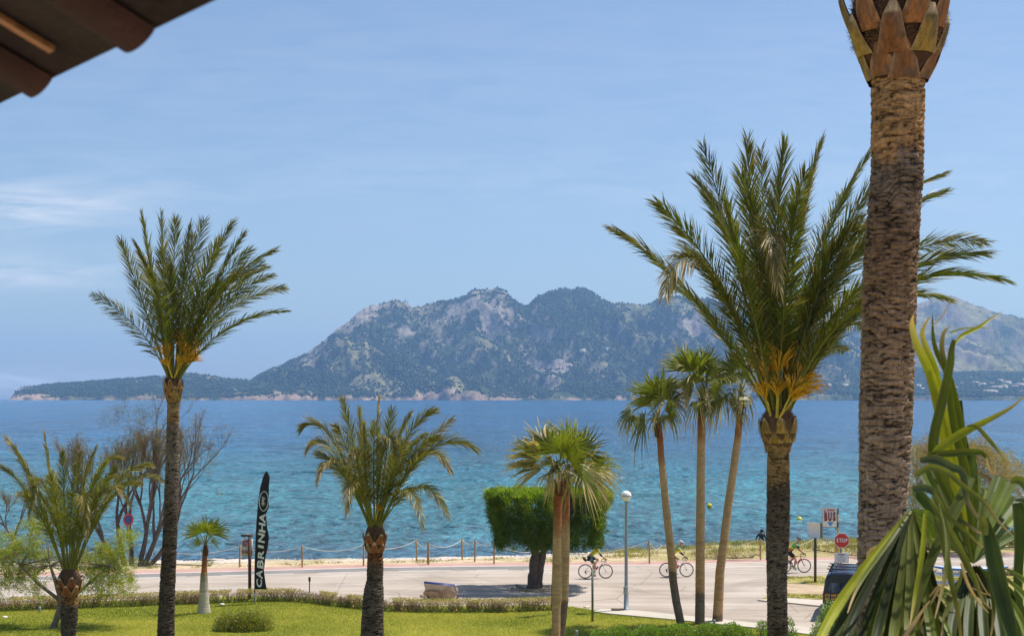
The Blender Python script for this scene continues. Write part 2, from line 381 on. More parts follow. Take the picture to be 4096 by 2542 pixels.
class Hill:
    def __init__(s, name, sil, D0, D1, a0, a1, na, nd, power, relief, seed, rockf, tint=1.0, opn=0.0):
        s.D0, s.D1 = D0, D1
        a = np.linspace(a0, a1, na); xp = a * F + 2048
        zr = H + (YH - interp(xp, sil)) / F * D1
        zr = zr + (fbm(xp * 0.045, seed, 0, 5, 0.6) - 0.5) * relief * 0.16 * np.clip(zr / 120, 0, 1) - curv(D1)
        zr = np.maximum(zr, -3)
        t = np.concatenate([np.linspace(0, 1, nd), 1 + np.linspace(0.02, 0.5, 18)])
        T, A = np.meshgrid(t, a, indexing='ij'); ZR = np.broadcast_to(zr, T.shape)
        d0 = D0 + 160 * (fbm(a * 30, seed + 3, 0, 4) - 0.5) * 2 + 60 * (vnoise(a * 160, seed) - .5)
        DD = d0[None, :] + T * (D1 - d0[None, :])
        X = A * DD; Y = DD
        prof = np.where(T <= 1, np.clip(T, 0, 1) ** power, 1 - 0.9 * np.clip(T - 1, 0, 1))
        # cliffy shoreline step
        step = np.clip(T / 0.02, 0, 1) * 16 * fbm(X * 0.012, Y * 0.012, seed, 3) * np.clip(ZR / 60, 0, 1)
        Z = prof * ZR + step * np.clip(1 - T * 1.3, 0, 1)
        env = np.clip(4 * T * (1.02 - T), 0, 1) * np.clip(ZR / 260, 0, 1.2)
        wx = X + 0.35 * Y * 0
        spur = 1 - abs(2 * fbm(X * 0.0021 + 0.0012 * Y, Y * 0.0008, seed, 4, 0.5) - 1) * 1.6
        g2 = 1 - abs(2 * fbm(X * 0.009 + 0.003 * Y, Y * 0.003, seed + 5, 4, 0.55) - 1) * 1.6
        Z = Z + env * relief * (spur - 0.62) + env * relief * 0.28 * (g2 - 0.5)
        small = fbm(X * 0.04, Y * 0.03, seed + 9, 4, 0.6) - 0.5
        Z = Z + small * 16 * np.clip(T * 8, 0, 1) * np.clip(ZR / 100, 0.1, 1) * np.clip((1 - T) * 12, 0.25, 1)
        # keep the slope under the line of sight to the ridge
        lim = (ZR - H) * (DD / D1) + H - 1 - 20 * (1 - T)
        Z = np.where((T < 1) & (T > 0.3), np.minimum(Z, lim), Z)
        Z = np.where(T <= 0.0, -8, Z) + curv(DD)
        s.X, s.Y, s.Z, s.T, s.A, s.a, s.ZR = X, Y, Z, T, A, a, ZR
        gx = np.gradient(Z, axis=1) / (np.gradient(X, axis=1) + 1e-6); gy = np.gradient(Z, axis=0) / (np.gradient(Y, axis=0) + 1e-6)
        slope = np.hypot(gx, gy)
        rock = rockf(A * F + 2048, YH - (Z - H) / DD * F, T, X, Y, Z)
        rn = fbm(X * 0.02, Y * 0.02, seed + 2, 5, 0.65); rn2 = fbm(X * 0.006, Y * 0.004, seed + 8, 4)
        rk = np.clip((rock + (slope - 0.55) * 0.5 + (rn - 0.5) * 2.4 + (rn2 - .5) * 1.2) * 2.2, 0, 1)
        s.rk = rk
        veg = np.array([0.045, 0.066, 0.024]); dry = np.array([0.36, 0.31, 0.15]); rc = np.array([0.36, 0.25, 0.18]) * tint; rg = np.array([0.31, 0.255, 0.21]) * tint
        s.op = np.clip((fbm(X * 0.008 + Y * .002, Y * 0.004, seed + 4, 6, .7) - 0.49 + opn) * 5, 0, 1); k1 = np.clip(s.op + (rn - .5) * 1.2, 0, 1)[..., None]
        ground = veg * (1 - k1 * 0.62) + dry * k1 * 0.62
        low = np.clip(1.3 - Z / 70, 0, 1)[..., None]
        rcol = rg * (1 - low) + rc * low
        C = ground * (1 - rk[..., None]) + rcol * rk[..., None]
        C = C * (0.75 + 0.5 * fbm(X * 0.08, Y * 0.08, seed, 3)[..., None])
        s.o = grid_obj(name, X, Y, Z, MAT_HILL, C); tag(s.o, kind='structure')
    def at(s, xp, yp):
        """first ground point seen along the sight line to photo pixel (xp, yp)"""
        j = int(np.argmin(abs(s.a - (xp - 2048) / F))); ys = YH - (s.Z[:, j] - H) / s.Y[:, j] * F
        i = int(np.argmax(ys <= yp)); return np.array([s.X[i, j], s.Y[i, j], s.Z[i, j]])
MAT_HILL = MA('hillside', rough=0.95, var=0.35, vs=0.03, bs=0.8, bsc=0.05, bd=8.0, spec=0.1)
def g(v, c, w): return np.exp(-((v - c) / w) ** 2)
def rock_main(x, y, T, X, Y, Z):
    r = -0.72 + 1.0 * np.clip(1 - Z / 45, 0, 1) + 0.72 * np.clip((T - 0.66) / 0.2, 0, 1) * (x < 2095) * (x > 1200) + 0.75 * g(x - 1400 + (y - 1290) * 0.9, 0, 60) * (y < 1480)
    r = r + 0.75 * g(x, 2230, 120) * g(y, 1480, 60) + 0.35 * g(x, 1950, 260) * g(y, 1330, 60) + 0.5 * g(x, 1700, 500) * g(y, 1550, 30) + 0.8 * g(x, 2780, 90) * g(y, 1290, 50)
    r = r + 0.45 * g(x, 2000, 120) * g(y, 1260, 60) + 0.3 * g(x, 1640, 200) * g(y, 1400, 60)
    return r
def rock_head(x, y, T, X, Y, Z): return -0.8 + 0.9 * np.clip(1 - Z / 22, 0, 1) + 1.4 * g(x, 110, 90)
def rock_right(x, y, T, X, Y, Z): return -0.30 + 0.3 * g(y, 1200, 80)
def rock_foot(x, y, T, X, Y, Z): return -1.0 + 0.9 * np.clip(1 - Z / 12, 0, 1)
def fr(x): return (x - 2048) / F
hill_main = Hill('mountain', SIL_MAIN, 4700, 6100, fr(560), fr(3790), 760, 150, 1.12, 155, 3.0, rock_main)
hill_head = Hill('headland', SIL_HEAD, 5000, 5900, fr(28), fr(1480), 420, 60, 0.8, 40, 11.0, rock_head)
hill_right = Hill('hills', SIL_RIGHT, 5400, 7200, fr(3010), fr(4480), 380, 100, 1.1, 150, 21.0, rock_right, .72, .12)
hill_foot = Hill('foothills', SIL_FOOT, 4500, 5600, fr(2990), fr(4480), 380, 70, 0.85, 14, 31.0, rock_foot)
def far_trees():
    mb = MB(); oct_ = np.array([(1, 0, 0), (0, 1, 0), (-1, 0, 0), (0, -1, 0), (0, 0, 1.15), (0.5, 0.5, 0.75), (-0.5, 0.5, 0.7), (0, 0, -0.8)])
    fo = np.array([(0, 1, 5, 5), (0, 5, 4, 4), (5, 1, 4, 4), (1, 2, 6, 6), (1, 6, 4, 4), (6, 2, 4, 4), (2, 3, 4, 4), (3, 0, 4, 4), (0, 3, 7, 7), (1, 0, 7, 7), (2, 1, 7, 7), (3, 2, 7, 7)])
    for h, n, rr, dens in ((hill_main, 80000, (2.6, 4.8), 1.0), (hill_head, 14000, (2.6, 4.6), 1.0), (hill_right, 9000, (1.6, 3.4), 0.5), (hill_foot, 26000, (3.2, 5.6), 1.0)):
        i = RNG.integers(2, h.T.shape[0] - 16, n); j = RNG.integers(1, h.T.shape[1] - 1, n)
        P = np.stack([h.X[i, j], h.Y[i, j], h.Z[i, j]], 1)
        P[:, 0] += RNG.uniform(-1, 1, n) * 5; P[:, 1] += RNG.uniform(-1, 1, n) * 6
        dn = fbm(P[:, 0] * 0.012, P[:, 1] * 0.012, 2.2, 4)
        keep = (RNG.random(n) < np.clip(1.15 - 1.5 * h.rk[i, j], 0.02, 1) * np.clip(1.05 - 0.88 * h.op[i, j], .05, 1)) & (dn > 0.34) & (P[:, 2] > 4)
        P = P[keep]; n = len(P); r = RNG.uniform(*rr, n) * RNG.uniform(0.7, 1.3, n)
        V = P[:, None, :] + (oct_[None] * r[:, None, None] * RNG.uniform(0.75, 1.25, (n, 8, 1))) + np.array([0, 0, 0.5]) * r[:, None, None]
        Fs = (fo[None] + (np.arange(n) * 8)[:, None, None]).reshape(-1, 4)
        c = np.array([0.028, 0.050, 0.020]) * RNG.uniform(0.6, 1.6, (n, 1)); c[:, 0] *= RNG.uniform(0.8, 1.4, n)
        mb.add(V.reshape(-1, 3), Fs, np.repeat(c, 8, axis=0))
    o = mb.build('pine_forest', MA('far_foliage', rough=0.9, var=0.2, vs=0.2, bs=0, spec=0.1)); tag(o, 'dark pine woods covering the slopes across the bay', 'forest', kind='stuff')
far_trees()
HOUSES = [(485, 1075, 26, 'white', 'long white villa low in the trees just left of the tall front palm trunk'), (320, 1075, 14, 'white', 'tiny pale house under the yellow flower stalks of the big date palm'),
 (262, 1085, 10, 'tan', 'smallest tan house left of the tiny pale one across the bay'), (1285, 1090, 18, 'white', 'white house right beside the tall front palm trunk across the bay'), (1470, 1050, 20, 'white', 'white house just left of the paired fan leaf blades across the bay'),
 (1635, 1045, 20, 'white', 'upper white house seen right of the crossing fan leaf blades'), (1655, 1075, 22, 'white', 'middle white house of a column of three beyond the fan blades'), (1668, 1103, 30, 'tan', 'broad tan roofed house lowest of a column of three'),
 (1770, 1058, 17, 'white', 'small white house with tan hipped roof standing alone in the pines'), (1905, 1050, 24, 'tan', 'reddish roofed house left of a white villa on the far shore'), (1985, 1060, 24, 'white', 'bright white villa beside a reddish roofed house'),
 (1960, 1090, 12, 'white', 'narrow white house below the bright villa'), (2180, 1022, 24, 'white', 'highest white villa of the village, flat roofed'), (2250, 1045, 28, 'white', 'long white villa just below and right of the highest one'),
 (2045, 1145, 52, 'white', 'long low white building nearest the water'), (2130, 1105, 40, 'tan', 'wide pink roofed house above the long shore building'), (2215, 1090, 24, 'white', 'white house right of the wide pink roofed one'),
 (2340, 1092, 24, 'tan', 'tan house left of the biggest gabled house'), (2390, 1078, 34, 'tan', 'biggest gabled tan house near the right edge of the photo'), (2430, 1032, 12, 'white', 'small white house high at the right edge of the photo'),
 (2425, 1145, 22, 'white', 'white house near the water at the right edge'), (1335, 1120, 14, 'tan', 'small tan house near the water left of the fan leaf'), (2090, 1060, 14, 'white', 'little white house between the highest villa and the bright one')]
def far_house(x, y, w, kind, label, hill, mats):
    p = hill.at(x, y); t = thing('house', label, 'house', p, 'houses across the bay')
    wm, rm, gm = mats; d = w * 0.55; hh = 6.5 if w < 30 else 7.5; mb = MB(); zb = p[2] - 5
    mb.box((p[0], p[1], zb + (hh + 5) / 2), (w, d, hh + 5)); mb.box((p[0] + w * 0.2, p[1] - d * 0.55, zb + (hh * 0.55 + 5) / 2), (w * 0.5, d * 0.4, hh * 0.55 + 5)); mb.build('wall', wm, t)
    r = MB(); z = p[2] + hh; e = 1.2
    X0, X1, Y0, Y1 = p[0] - w / 2 - e, p[0] + w / 2 + e, p[1] - d / 2 - e, p[1] + d / 2 + e; hx = w * 0.22
    V = [(X0, Y0, z), (X1, Y0, z), (X1, Y1, z), (X0, Y1, z), (X0 + hx, p[1], z + 2.6), (X1 - hx, p[1], z + 2.6)]
    r.add(V, [(0, 1, 5, 4), (1, 2, 5, 5), (2, 3, 4, 5), (3, 0, 4, 4), (0, 3, 2, 1)]); r.build('roof', rm, t)
    n = max(2, int(w / 6))
    for k in range(n):
        q = MB(); q.box((p[0] - w / 2 + (k + 0.5) * w / n, p[1] - d / 2 - 0.05, p[2] + hh * 0.62), (1.8, 0.3, 2.2)); q.build('window', gm, t)
def houses():
    wh = M('house_white', (0.75, 0.70, 0.62), 0.8, 0.08, 0.1); tn = M('house_tan', (0.55, 0.42, 0.32), 0.8, 0.1, 0.1)
    rf = M('roof_tile', (0.55, 0.40, 0.28), 0.85, 0.15, 0.2); rp = M('roof_pale', (0.66, 0.58, 0.48), 0.85, 0.1, 0.2); gl = M('far_window', (0.08, 0.1, 0.12), 0.3, 0.1)
    for k, (x, y, w, kind, lab) in enumerate(HOUSES):
        far_house(3200 + x / 2.72, 1150 + y / 2.72, w, kind, lab, hill_foot, (wh if kind == 'white' else tn, rf if k % 3 else rp, gl))
    far_house(2331, 1407, 24, 'white', 'white house alone high on the wooded mountain slope', hill_main, (wh, rf, gl))
    far_house(2427, 1409, 10, 'white', 'tiny white house right of the lone mountain house', hill_main, (wh, rp, gl))
    p = hill_head.at(100, 1546); t = thing('beacon', 'small white beacon tower on the tip of the headland', 'beacon', p)
    mb = MB(); mb.lathe([(2.4, -3), (2.2, 0), (1.6, 10), (1.6, 10.5)], p, 12); mb.build('tower', wh, t)
    mb = MB(); mb.lathe([(2.3, 10.5), (2.3, 11), (1.1, 11), (1.1, 13.5), (0.2, 15)], p, 12); mb.build('lantern', gl, t)
houses()

# ---- near ground
def strip(name, o0, o1, z, mat, x0=-60, x1=70, n=90, kind='structure', wob=0.0, col=None):
    X = np.linspace(x0, x1, n); mb = MB()
    w = wob * (fbm(X * 0.8, o0, 0, 4) - 0.5)
    V = np.concatenate([np.c_[X, E(X) + o0 + w, np.full(n, z)], np.c_[X, E(X) + o1, np.full(n, z)]])
    mb.add(V, [(i, i + 1, n + i + 1, n + i) for i in range(n - 1)], col); o = mb.build(name, mat); return tag(o, kind=kind)
def ground_mat(name, stops, sc_=(0.6, 1.2), bs=0.4, bsc=30, rough=0.95, bd=0.03, dist=0.0):
    m, nt, b = _mat(name); v = geopos(nt)
    a = noise(nt, v, sc_[0], 6, 0.6, dist); c = noise(nt, v, sc_[1] * 12, 5, 0.65)
    f = math_(nt, 'ADD', math_(nt, 'MULTIPLY', a, 0.65), math_(nt, 'MULTIPLY', c, 0.35))
    nt.links.new(ramp(nt, f, stops), b.inputs['Base Color']); b.inputs['Roughness'].default_value = rough; b.inputs['Specular IOR Level'].default_value = 0.2
    bump(nt, b, noise(nt, v, bsc, 5, 0.7), bs, bd); return m
def worn(m):
    nt = m.node_tree; b = nt.nodes['Principled BSDF']; src = b.inputs['Base Color'].links[0].from_socket
    s1 = noise(nt, geopos(nt, (0.05, 1.3, 1)), 1.0, 4, 0.6); s2 = noise(nt, geopos(nt, (0.11, 0.16, 1)), 1.0, 3, 0.5, 1.2)
    k = mixrgb(nt, 1.0, ramp(nt, s1, [(0.36, (0.84, 0.83, 0.82)), (0.56, (1.05,) * 3)]), ramp(nt, s2, [(0.40, (0.86, 0.85, 0.84)), (0.46, (1.03,) * 3)]), 'MULTIPLY')
    vo = nt.nodes.new('ShaderNodeTexVoronoi'); vo.feature = 'DISTANCE_TO_EDGE'; vo.inputs['Scale'].default_value = 0.22; nt.links.new(geopos(nt, (1, 1, 1)), vo.inputs['Vector'])
    k = mixrgb(nt, 1.0, k, ramp(nt, vo.outputs['Distance'], [(0.0, (0.62, 0.6, 0.58)), (0.008, (1,) * 3)]), 'MULTIPLY')
    nt.links.new(mixrgb(nt, 1.0, src, k, 'MULTIPLY'), b.inputs['Base Color']); return m
asph = ground_mat('asphalt_light', [(0.32, (0.34, 0.28, 0.225)), (0.5, (0.44, 0.37, 0.305)), (0.68, (0.52, 0.445, 0.37))], (0.22, 1.0), 0.3, 60)
asph_d = ground_mat('asphalt_grey', [(0.3, (0.19, 0.175, 0.16)), (0.5, (0.235, 0.22, 0.205)), (0.7, (0.33, 0.30, 0.27))], (0.5, 1.0), 0.3, 60)
pink = ground_mat('red_path', [(0.3, (0.42, 0.25, 0.20)), (0.7, (0.56, 0.36, 0.30))], (0.5, 1.0), 0.2, 60)
paint = ground_mat('road_paint', [(0.3, (0.6, 0.56, 0.5)), (0.6, (0.82, 0.79, 0.74))], (1.5, 2.0), 0.1, 60)
dirt = ground_mat('dry_dirt', [(0.28, (0.30, 0.21, 0.12)), (0.5, (0.50, 0.37, 0.24)), (0.7, (0.62, 0.49, 0.34))], (0.8, 1.2), 0.6, 25)
grassm = ground_mat('lawn_turf', [(0.3, (0.16, 0.18, 0.02)), (0.5, (0.27, 0.27, 0.03)), (0.7, (0.42, 0.37, 0.07))], (0.35, 2.0), 0.8, 45, bd=0.05)
verge_m = ground_mat('verge_turf', [(0.3, (0.20, 0.20, 0.035)), (0.5, (0.36, 0.31, 0.09)), (0.7, (0.52, 0.42, 0.2))], (0.9, 2.0), 0.8, 35)
pave = ground_mat('paving', [(0.3, (0.48, 0.42, 0.33)), (0.7, (0.60, 0.54, 0.45))], (0.6, 1.5), 0.2, 50)
def sheet(name, poly, z, mat, kind='structure', thick=0.0, world_poly=False):
    P = [tuple(p) if world_poly else tuple(gd(p[0], p[1], z)[:2]) for p in poly]
    bm = bmesh.new(); vs = [bm.verts.new((x, y, z)) for x, y in P]; f = bm.faces.new(vs); bm.normal_update()
    if f.normal.z < 0: f.normal_flip()
    if thick:
        r = bmesh.ops.extrude_face_region(bm, geom=[f]); 
        for v in r['geom']:
            if isinstance(v, bmesh.types.BMVert): v.co.z -= thick
    bmesh.ops.triangulate(bm, faces=bm.faces[:]); bmesh.ops.recalc_face_normals(bm, faces=bm.faces[:])
    me = bpy.data.meshes.new(name); bm.to_mesh(me); bm.free(); me.materials.append(mat)
    o = bpy.data.objects.new(name, me); COL.objects.link(o); return tag(o, kind=kind)
sheet('ground', [(-140, -40), (140, -40), (140, 62), (40, 66), (-20, 62), (-140, 50)], -0.012, dirt, world_poly=True)
def road():
    X = np.linspace(-90, 90, 80); mb = MB(); n = len(X)
    V = np.concatenate([np.c_[X, np.full(n, 30.0), np.zeros(n)], np.c_[X, E(X) + 0.12, np.zeros(n)]])
    mb.add(V, [(i, i + 1, n + i + 1, n + i) for i in range(n - 1)]); tag(mb.build('road', asph), kind='structure')
    worn(asph)
    strip('cycle_path', 0.12, 1.5, 0.004, pink, -90, 90, wob=0.0)
    strip('road_shoulder', -1.55, -0.07, 0.004, asph_d, -90, 1.0)
    strip('road_marking', -0.06, 0.10, 0.008, paint, -90, 90)
    for x0, x1 in [(-60, -52), (-50, -42), (-40, -30.5), (-29, -22), (-20.5, -15.9), (-14.2, -10.8), (-9.6, -6.6), (-5.7, -3.1), (-1.8, -0.2), (0.7, 2.0)]:
        strip('road_marking', -1.72, -1.56, 0.008, paint, x0, x1, 8)
    strip('road_marking', -3.05, -2.97, 0.008, paint, -60, 1.2, 60)
    strip('road_marking', -1.85, -1.73, 0.008, paint, 8, 60, 30)
    strip('road_marking', -4.55, -4.47, 0.008, paint, 8.5, 60, 30)
    for x0, x1 in [(-22, -18.5), (-15, -12), (-8.2, -6.9), (-2.9, -1.2), (0.6, 4.0)]:
        strip('road_marking', -6.5, -6.4, 0.008, paint, x0, x1, 6)
    strip('road_marking', -7.1, -7.0, 0.008, paint, -60, -15.2, 30)
road()
def beach():
    x = np.linspace(-70, 75, 560); t = np.linspace(0, 1, 150)
    T, XX = np.meshgrid(t, x, indexing='ij'); y0 = E(XX) + 1.45; y1 = shore(XX); Y = y0 + (y1 - y0) * T * 1.9
    s = (Y - y0) / (y1 - y0)
    bank = np.clip((XX - 4) / 8, 0, 1)
    z = -0.9 * np.clip(s, 0, 1) ** (1.3 + 1.5 * bank) - 1.4 * np.clip(s - 1, 0, 1)
    z = z + (fbm(XX * 0.5, Y * 0.5, 3, 4) - 0.5) * 0.28 * np.clip(s * 5, 0, 1) + (fbm(XX * 4, Y * 4, 3, 3) - 0.5) * 0.10 * np.clip(s * 5, 0, 1)
    z = z + bank * 0.16 * np.clip(s * 3, 0, 1) * np.clip(1.2 - s, 0, 1)
    n1 = fbm(XX * 0.45, Y * 0.6, 8, 5, 0.6); n2 = fbm(XX * 5, Y * 5, 4, 3)
    peb = np.array([0.60, 0.52, 0.45]); sand = np.array([0.58, 0.44, 0.28]); gr = np.array([0.33, 0.29, 0.10])
    k = np.clip((n1 - 0.45 + 0.35 * bank - 0.25 * np.clip(s - .35, 0, 1)) * 5, 0, 1)[..., None]
    q = np.clip(s * 2.2 - 0.3 - bank * 0.4, 0, 1)[..., None]
    C = (sand * (1 - q) + peb * q) * (0.65 + 0.7 * n2[..., None]); C = C * (1 - k * 0.75) + gr * k * 0.75
    wet = np.clip((s - 0.97) * 20, 0, 1)[..., None]; C = C * (1 - 0.6 * wet)
    grid_obj('beach', XX, Y, z, MA('beach_sand', rough=0.95, var=0.3, vs=6, bs=0.8, bsc=14, bd=0.05), C, smooth=False)['kind'] = 'structure'
    # loose pebbles
    n = 5200; X = RNG.uniform(-34, 14, n); S = RNG.uniform(0.35, 1.0, n) ** 0.8; Yp = E(X) + 1.45 + (shore(X) - E(X) - 1.45) * S
    zz = -0.9 * S ** 1.3 - 0.02; mb = MB()
    oc = np.array([(1, 0, 0), (0, 1, 0), (-1, 0, 0), (0, -1, 0), (0, 0, 0.7), (0, 0, -0.7)]); fo = np.array([(0, 1, 4, 4), (1, 2, 4, 4), (2, 3, 4, 4), (3, 0, 4, 4)])
    r = RNG.uniform(0.03, 0.12, n)
    V = np.stack([X, Yp, zz], 1)[:, None] + oc[None] * r[:, None, None] * RNG.uniform(0.6, 1.2, (n, 6, 1)); Fs = (fo[None] + (np.arange(n) * 6)[:, None, None]).reshape(-1, 4)
    c = np.array([0.66, 0.58, 0.50]) * RNG.uniform(0.4, 1.2, (n, 1)); mb.add(V.reshape(-1, 3), Fs, np.repeat(c, 6, 0))
    tag(mb.build('pebbles', MA('pebble', 0.8, 0.1, 5, 0)), 'pale pebbles scattered along the top of the beach', 'pebbles', kind='stuff')
beach()
LAWN_TOP = [(-1600, 2600), (0, 2420), (630, 2398), (1000, 2384), (1250, 2392), (1540, 2420), (1700, 2426), (2020, 2426), (2200, 2420), (2290, 2428), (2376, 2443)]
WALK_LOW = [(2376, 2443), (2430, 2450), (2560, 2462), (2700, 2475), (2850, 2490), (3020, 2507), (3170, 2525), (3330, 2545), (3600, 2590), (4300, 2720)]
WALK_UP = [(3900, 2590), (3600, 2547), (3290, 2511), (3024, 2488), (2800, 2465), (2600, 2444), (2520, 2437), (2442, 2432), (2400, 2434)]
def lawn():
    P = [tuple(gd(x, y)[:2]) for x, y in LAWN_TOP + WALK_LOW[1:]] + [(30, 5), (-60, 5)]
    sheet('lawn', P, 0.05, grassm, thick=0.2, world_poly=True)
    sheet('pavement', WALK_LOW + WALK_UP, 0.10, pave, thick=0.2)
    sheet('verge', [(3085, 2320), (3160, 2306), (3300, 2299), (3700, 2290), (4400, 2275), (4700, 2420), (4096, 2418), (3600, 2400), (3280, 2396), (3150, 2388), (3050, 2392), (3110, 2360), (3070, 2340)], 0.03, verge_m, thick=0.1)
    sheet('pavement', [(3030, 2396), (3090, 2391), (3150, 2389), (3280, 2397), (3600, 2402), (4096, 2420), (4700, 2430), (4700, 2460), (4096, 2446), (3600, 2430), (3280, 2420), (3160, 2408), (3080, 2402)], 0.06, pave, thick=0.1)
    sheet('dirt_patch', [(3100, 2335), (3200, 2330), (3330, 2345), (3420, 2362), (3280, 2375), (3120, 2368), (3060, 2350)], 0.034, dirt)
    # grass blades: more than anyone could count
    n = 260000; Y = 46 + (RNG.random(n) ** 0.8) * 15; X = RNG.uniform(-24, 12, n)
    yy = YH + H * F / Y; xx = X / Y * F + 2048
    lim = np.interp(xx, [p[0] for p in LAWN_TOP + WALK_LOW[1:]], [p[1] for p in LAWN_TOP + WALK_LOW[1:]])
    k = (yy > lim + 3) & (xx > -120) & (yy < 2600); X, Y = X[k], Y[k]; n = len(X)
    h = RNG.uniform(0.03, 0.075, n); a = RNG.uniform(0, 6.28, n); w = 0.009
    b = np.stack([X, Y, np.full(n, 0.05)], 1); d = np.stack([np.cos(a), np.sin(a), a * 0], 1) * w
    tip = b + np.stack([RNG.normal(0, .025, n), RNG.normal(0, .025, n), h], 1)
    V = np.stack([b - d, b + d, tip], 1).reshape(-1, 3); mb = MB()
    pn = fbm(X * 0.35, Y * 0.35, 9, 4); pn = np.clip((pn - .5) * 2.2 + .5, 0, 1); c = np.array([0.17, 0.22, 0.02]) * (1 - pn[:, None]) + np.array([0.52, 0.45, 0.09]) * pn[:, None]
    c = c * RNG.uniform(0.7, 1.35, (n, 1)); mb.add(V, np.arange(n * 3).reshape(n, 3), np.repeat(c, 3, 0))
    tag(mb.build('grass', MA('grass_blade', 0.6, 0.1, 2, 0, trans=0.35)), 'short mown lawn grass in front of the hedge', 'grass', kind='stuff')
lawn()
def weeds(name, label, spots, col, dry, h, n, mat='weed_leaf', cat='grass'):
    mb = MB()
    for (x, y, rx, ry, z) in spots:
        m = int(n * rx * ry); a = RNG.uniform(0, 6.28, m); r = np.sqrt(RNG.random(m)); X = x + rx * r * np.cos(a); Y = y + ry * r * np.sin(a)
        hh = h * RNG.uniform(0.4, 1.2, m) * (1.1 - r * 0.7); b = np.stack([X, Y, np.full(m, z)], 1)
        d = rnd_unit(m) * 0.02; d[:, 2] = 0; tip = b + np.stack([RNG.normal(0, .35, m) * hh, RNG.normal(0, .35, m) * hh, hh], 1)
        V = np.stack([b - d, b + d, tip], 1).reshape(-1, 3); c = np.array(col) * RNG.uniform(0.6, 1.4, (m, 1)); kd = (RNG.random(m) < dry)[:, None]
        c = np.where(kd, np.array([0.50, 0.38, 0.15]) * RNG.uniform(0.6, 1.3, (m, 1)), c); mb.add(V, np.arange(m * 3).reshape(m, 3), np.repeat(c, 3, 0))
    return tag(mb.build(name, MA(mat, 0.7, 0.1, 2, 0, trans=0.3)), label, cat, kind='stuff')
def zb(x, y):
    s = np.clip((y - E(x) - 1.45) / (shore(x) - E(x) - 1.45), 0, 1); b = np.clip((x - 4) / 8, 0, 1)
    return float(-0.9 * s ** (1.3 + 1.5 * b) + b * 0.16)
sp = []
for k in range(60):
    x = RNG.uniform(-32, 5); y = E(x) + RNG.uniform(1.7, 5.5); sp.append((x, y, RNG.uniform(.2, .9), RNG.uniform(.2, .6), zb(x, y) - .02))
weeds('dry_weeds', 'sparse green and straw weeds dotting the pebble beach', sp, (0.10, 0.16, 0.03), 0.55, 0.22, 260)
sp = []
for k in range(110):
    x = RNG.uniform(5.5, 34); y = E(x) + 1.6 + RNG.random() ** 0.7 * 10; sp.append((x, y, RNG.uniform(.5, 1.6), RNG.uniform(.3, .9), zb(x, y) - .03))
weeds('dry_grass', 'tall straw coloured grass on the bank behind the rope fence', sp, (0.20, 0.24, 0.05), 0.62, 0.42, 230)
sp = []
for k in range(26):
    x = RNG.uniform(15.5, 34); y = shore(x) - RNG.uniform(0.2, 3.5); sp.append((x, y, RNG.uniform(.3, .7), .3, zb(x, y) - .05))
weeds('reeds', 'thin tall green reeds at the water edge behind the bus sign', sp, (0.10, 0.17, 0.05), 0.2, 1.0, 40)
sp = [(gd(x, y)[0], gd(x, y)[1], RNG.uniform(.3, .9), RNG.uniform(.15, .4), 0.03) for x, y in zip(RNG.uniform(3120, 4090, 40), RNG.uniform(2306, 2330, 40))] + [(gd(x, y)[0], gd(x, y)[1], .5, .2, 0.03) for x, y in zip(RNG.uniform(3110, 3300, 16), RNG.uniform(2378, 2392, 16))]
weeds('verge_grass', 'short dry grass on the verge around the road signs', sp, (0.2, 0.22, 0.04), 0.5, 0.10, 500)
# ------------------------------------------------------------------ palms
LEAF = MA('frond_leaf', rough=0.45, var=0.25, vs=3, bs=0, trans=0.30, spec=0.4)
FANL = MA('fan_leaf', rough=0.42, var=0.2, vs=6, bs=0.0, trans=0.30, spec=0.5)
BARK = MA('palm_bark', rough=0.95, var=0.35, vs=9, bs=0.9, bsc=28, coord=(1, 1, 4), spec=0.1, bd=0.03)
WBARK = MA('smooth_palm_bark', rough=0.9, var=0.22, vs=7, bs=0.7, bsc=9, coord=(1, 1, 7), spec=0.1, bd=0.02)
STUB = MA('leaf_base', rough=0.8, var=0.35, vs=9, bs=0.5, bsc=30, coord=(3, 3, 1), spec=0.2)
FLOW = MA('date_stalk', rough=0.6, var=0.25, vs=9, bs=0, trans=0.15, tcol=(1.2, 1.0, 0.6))
GREEN = np.array([0.15, 0.16, 0.014]); DARKG = np.array([0.088, 0.112, 0.014]); STRAW = np.array([0.52, 0.37, 0.17]); BRN = np.array([0.22, 0.12, 0.045])
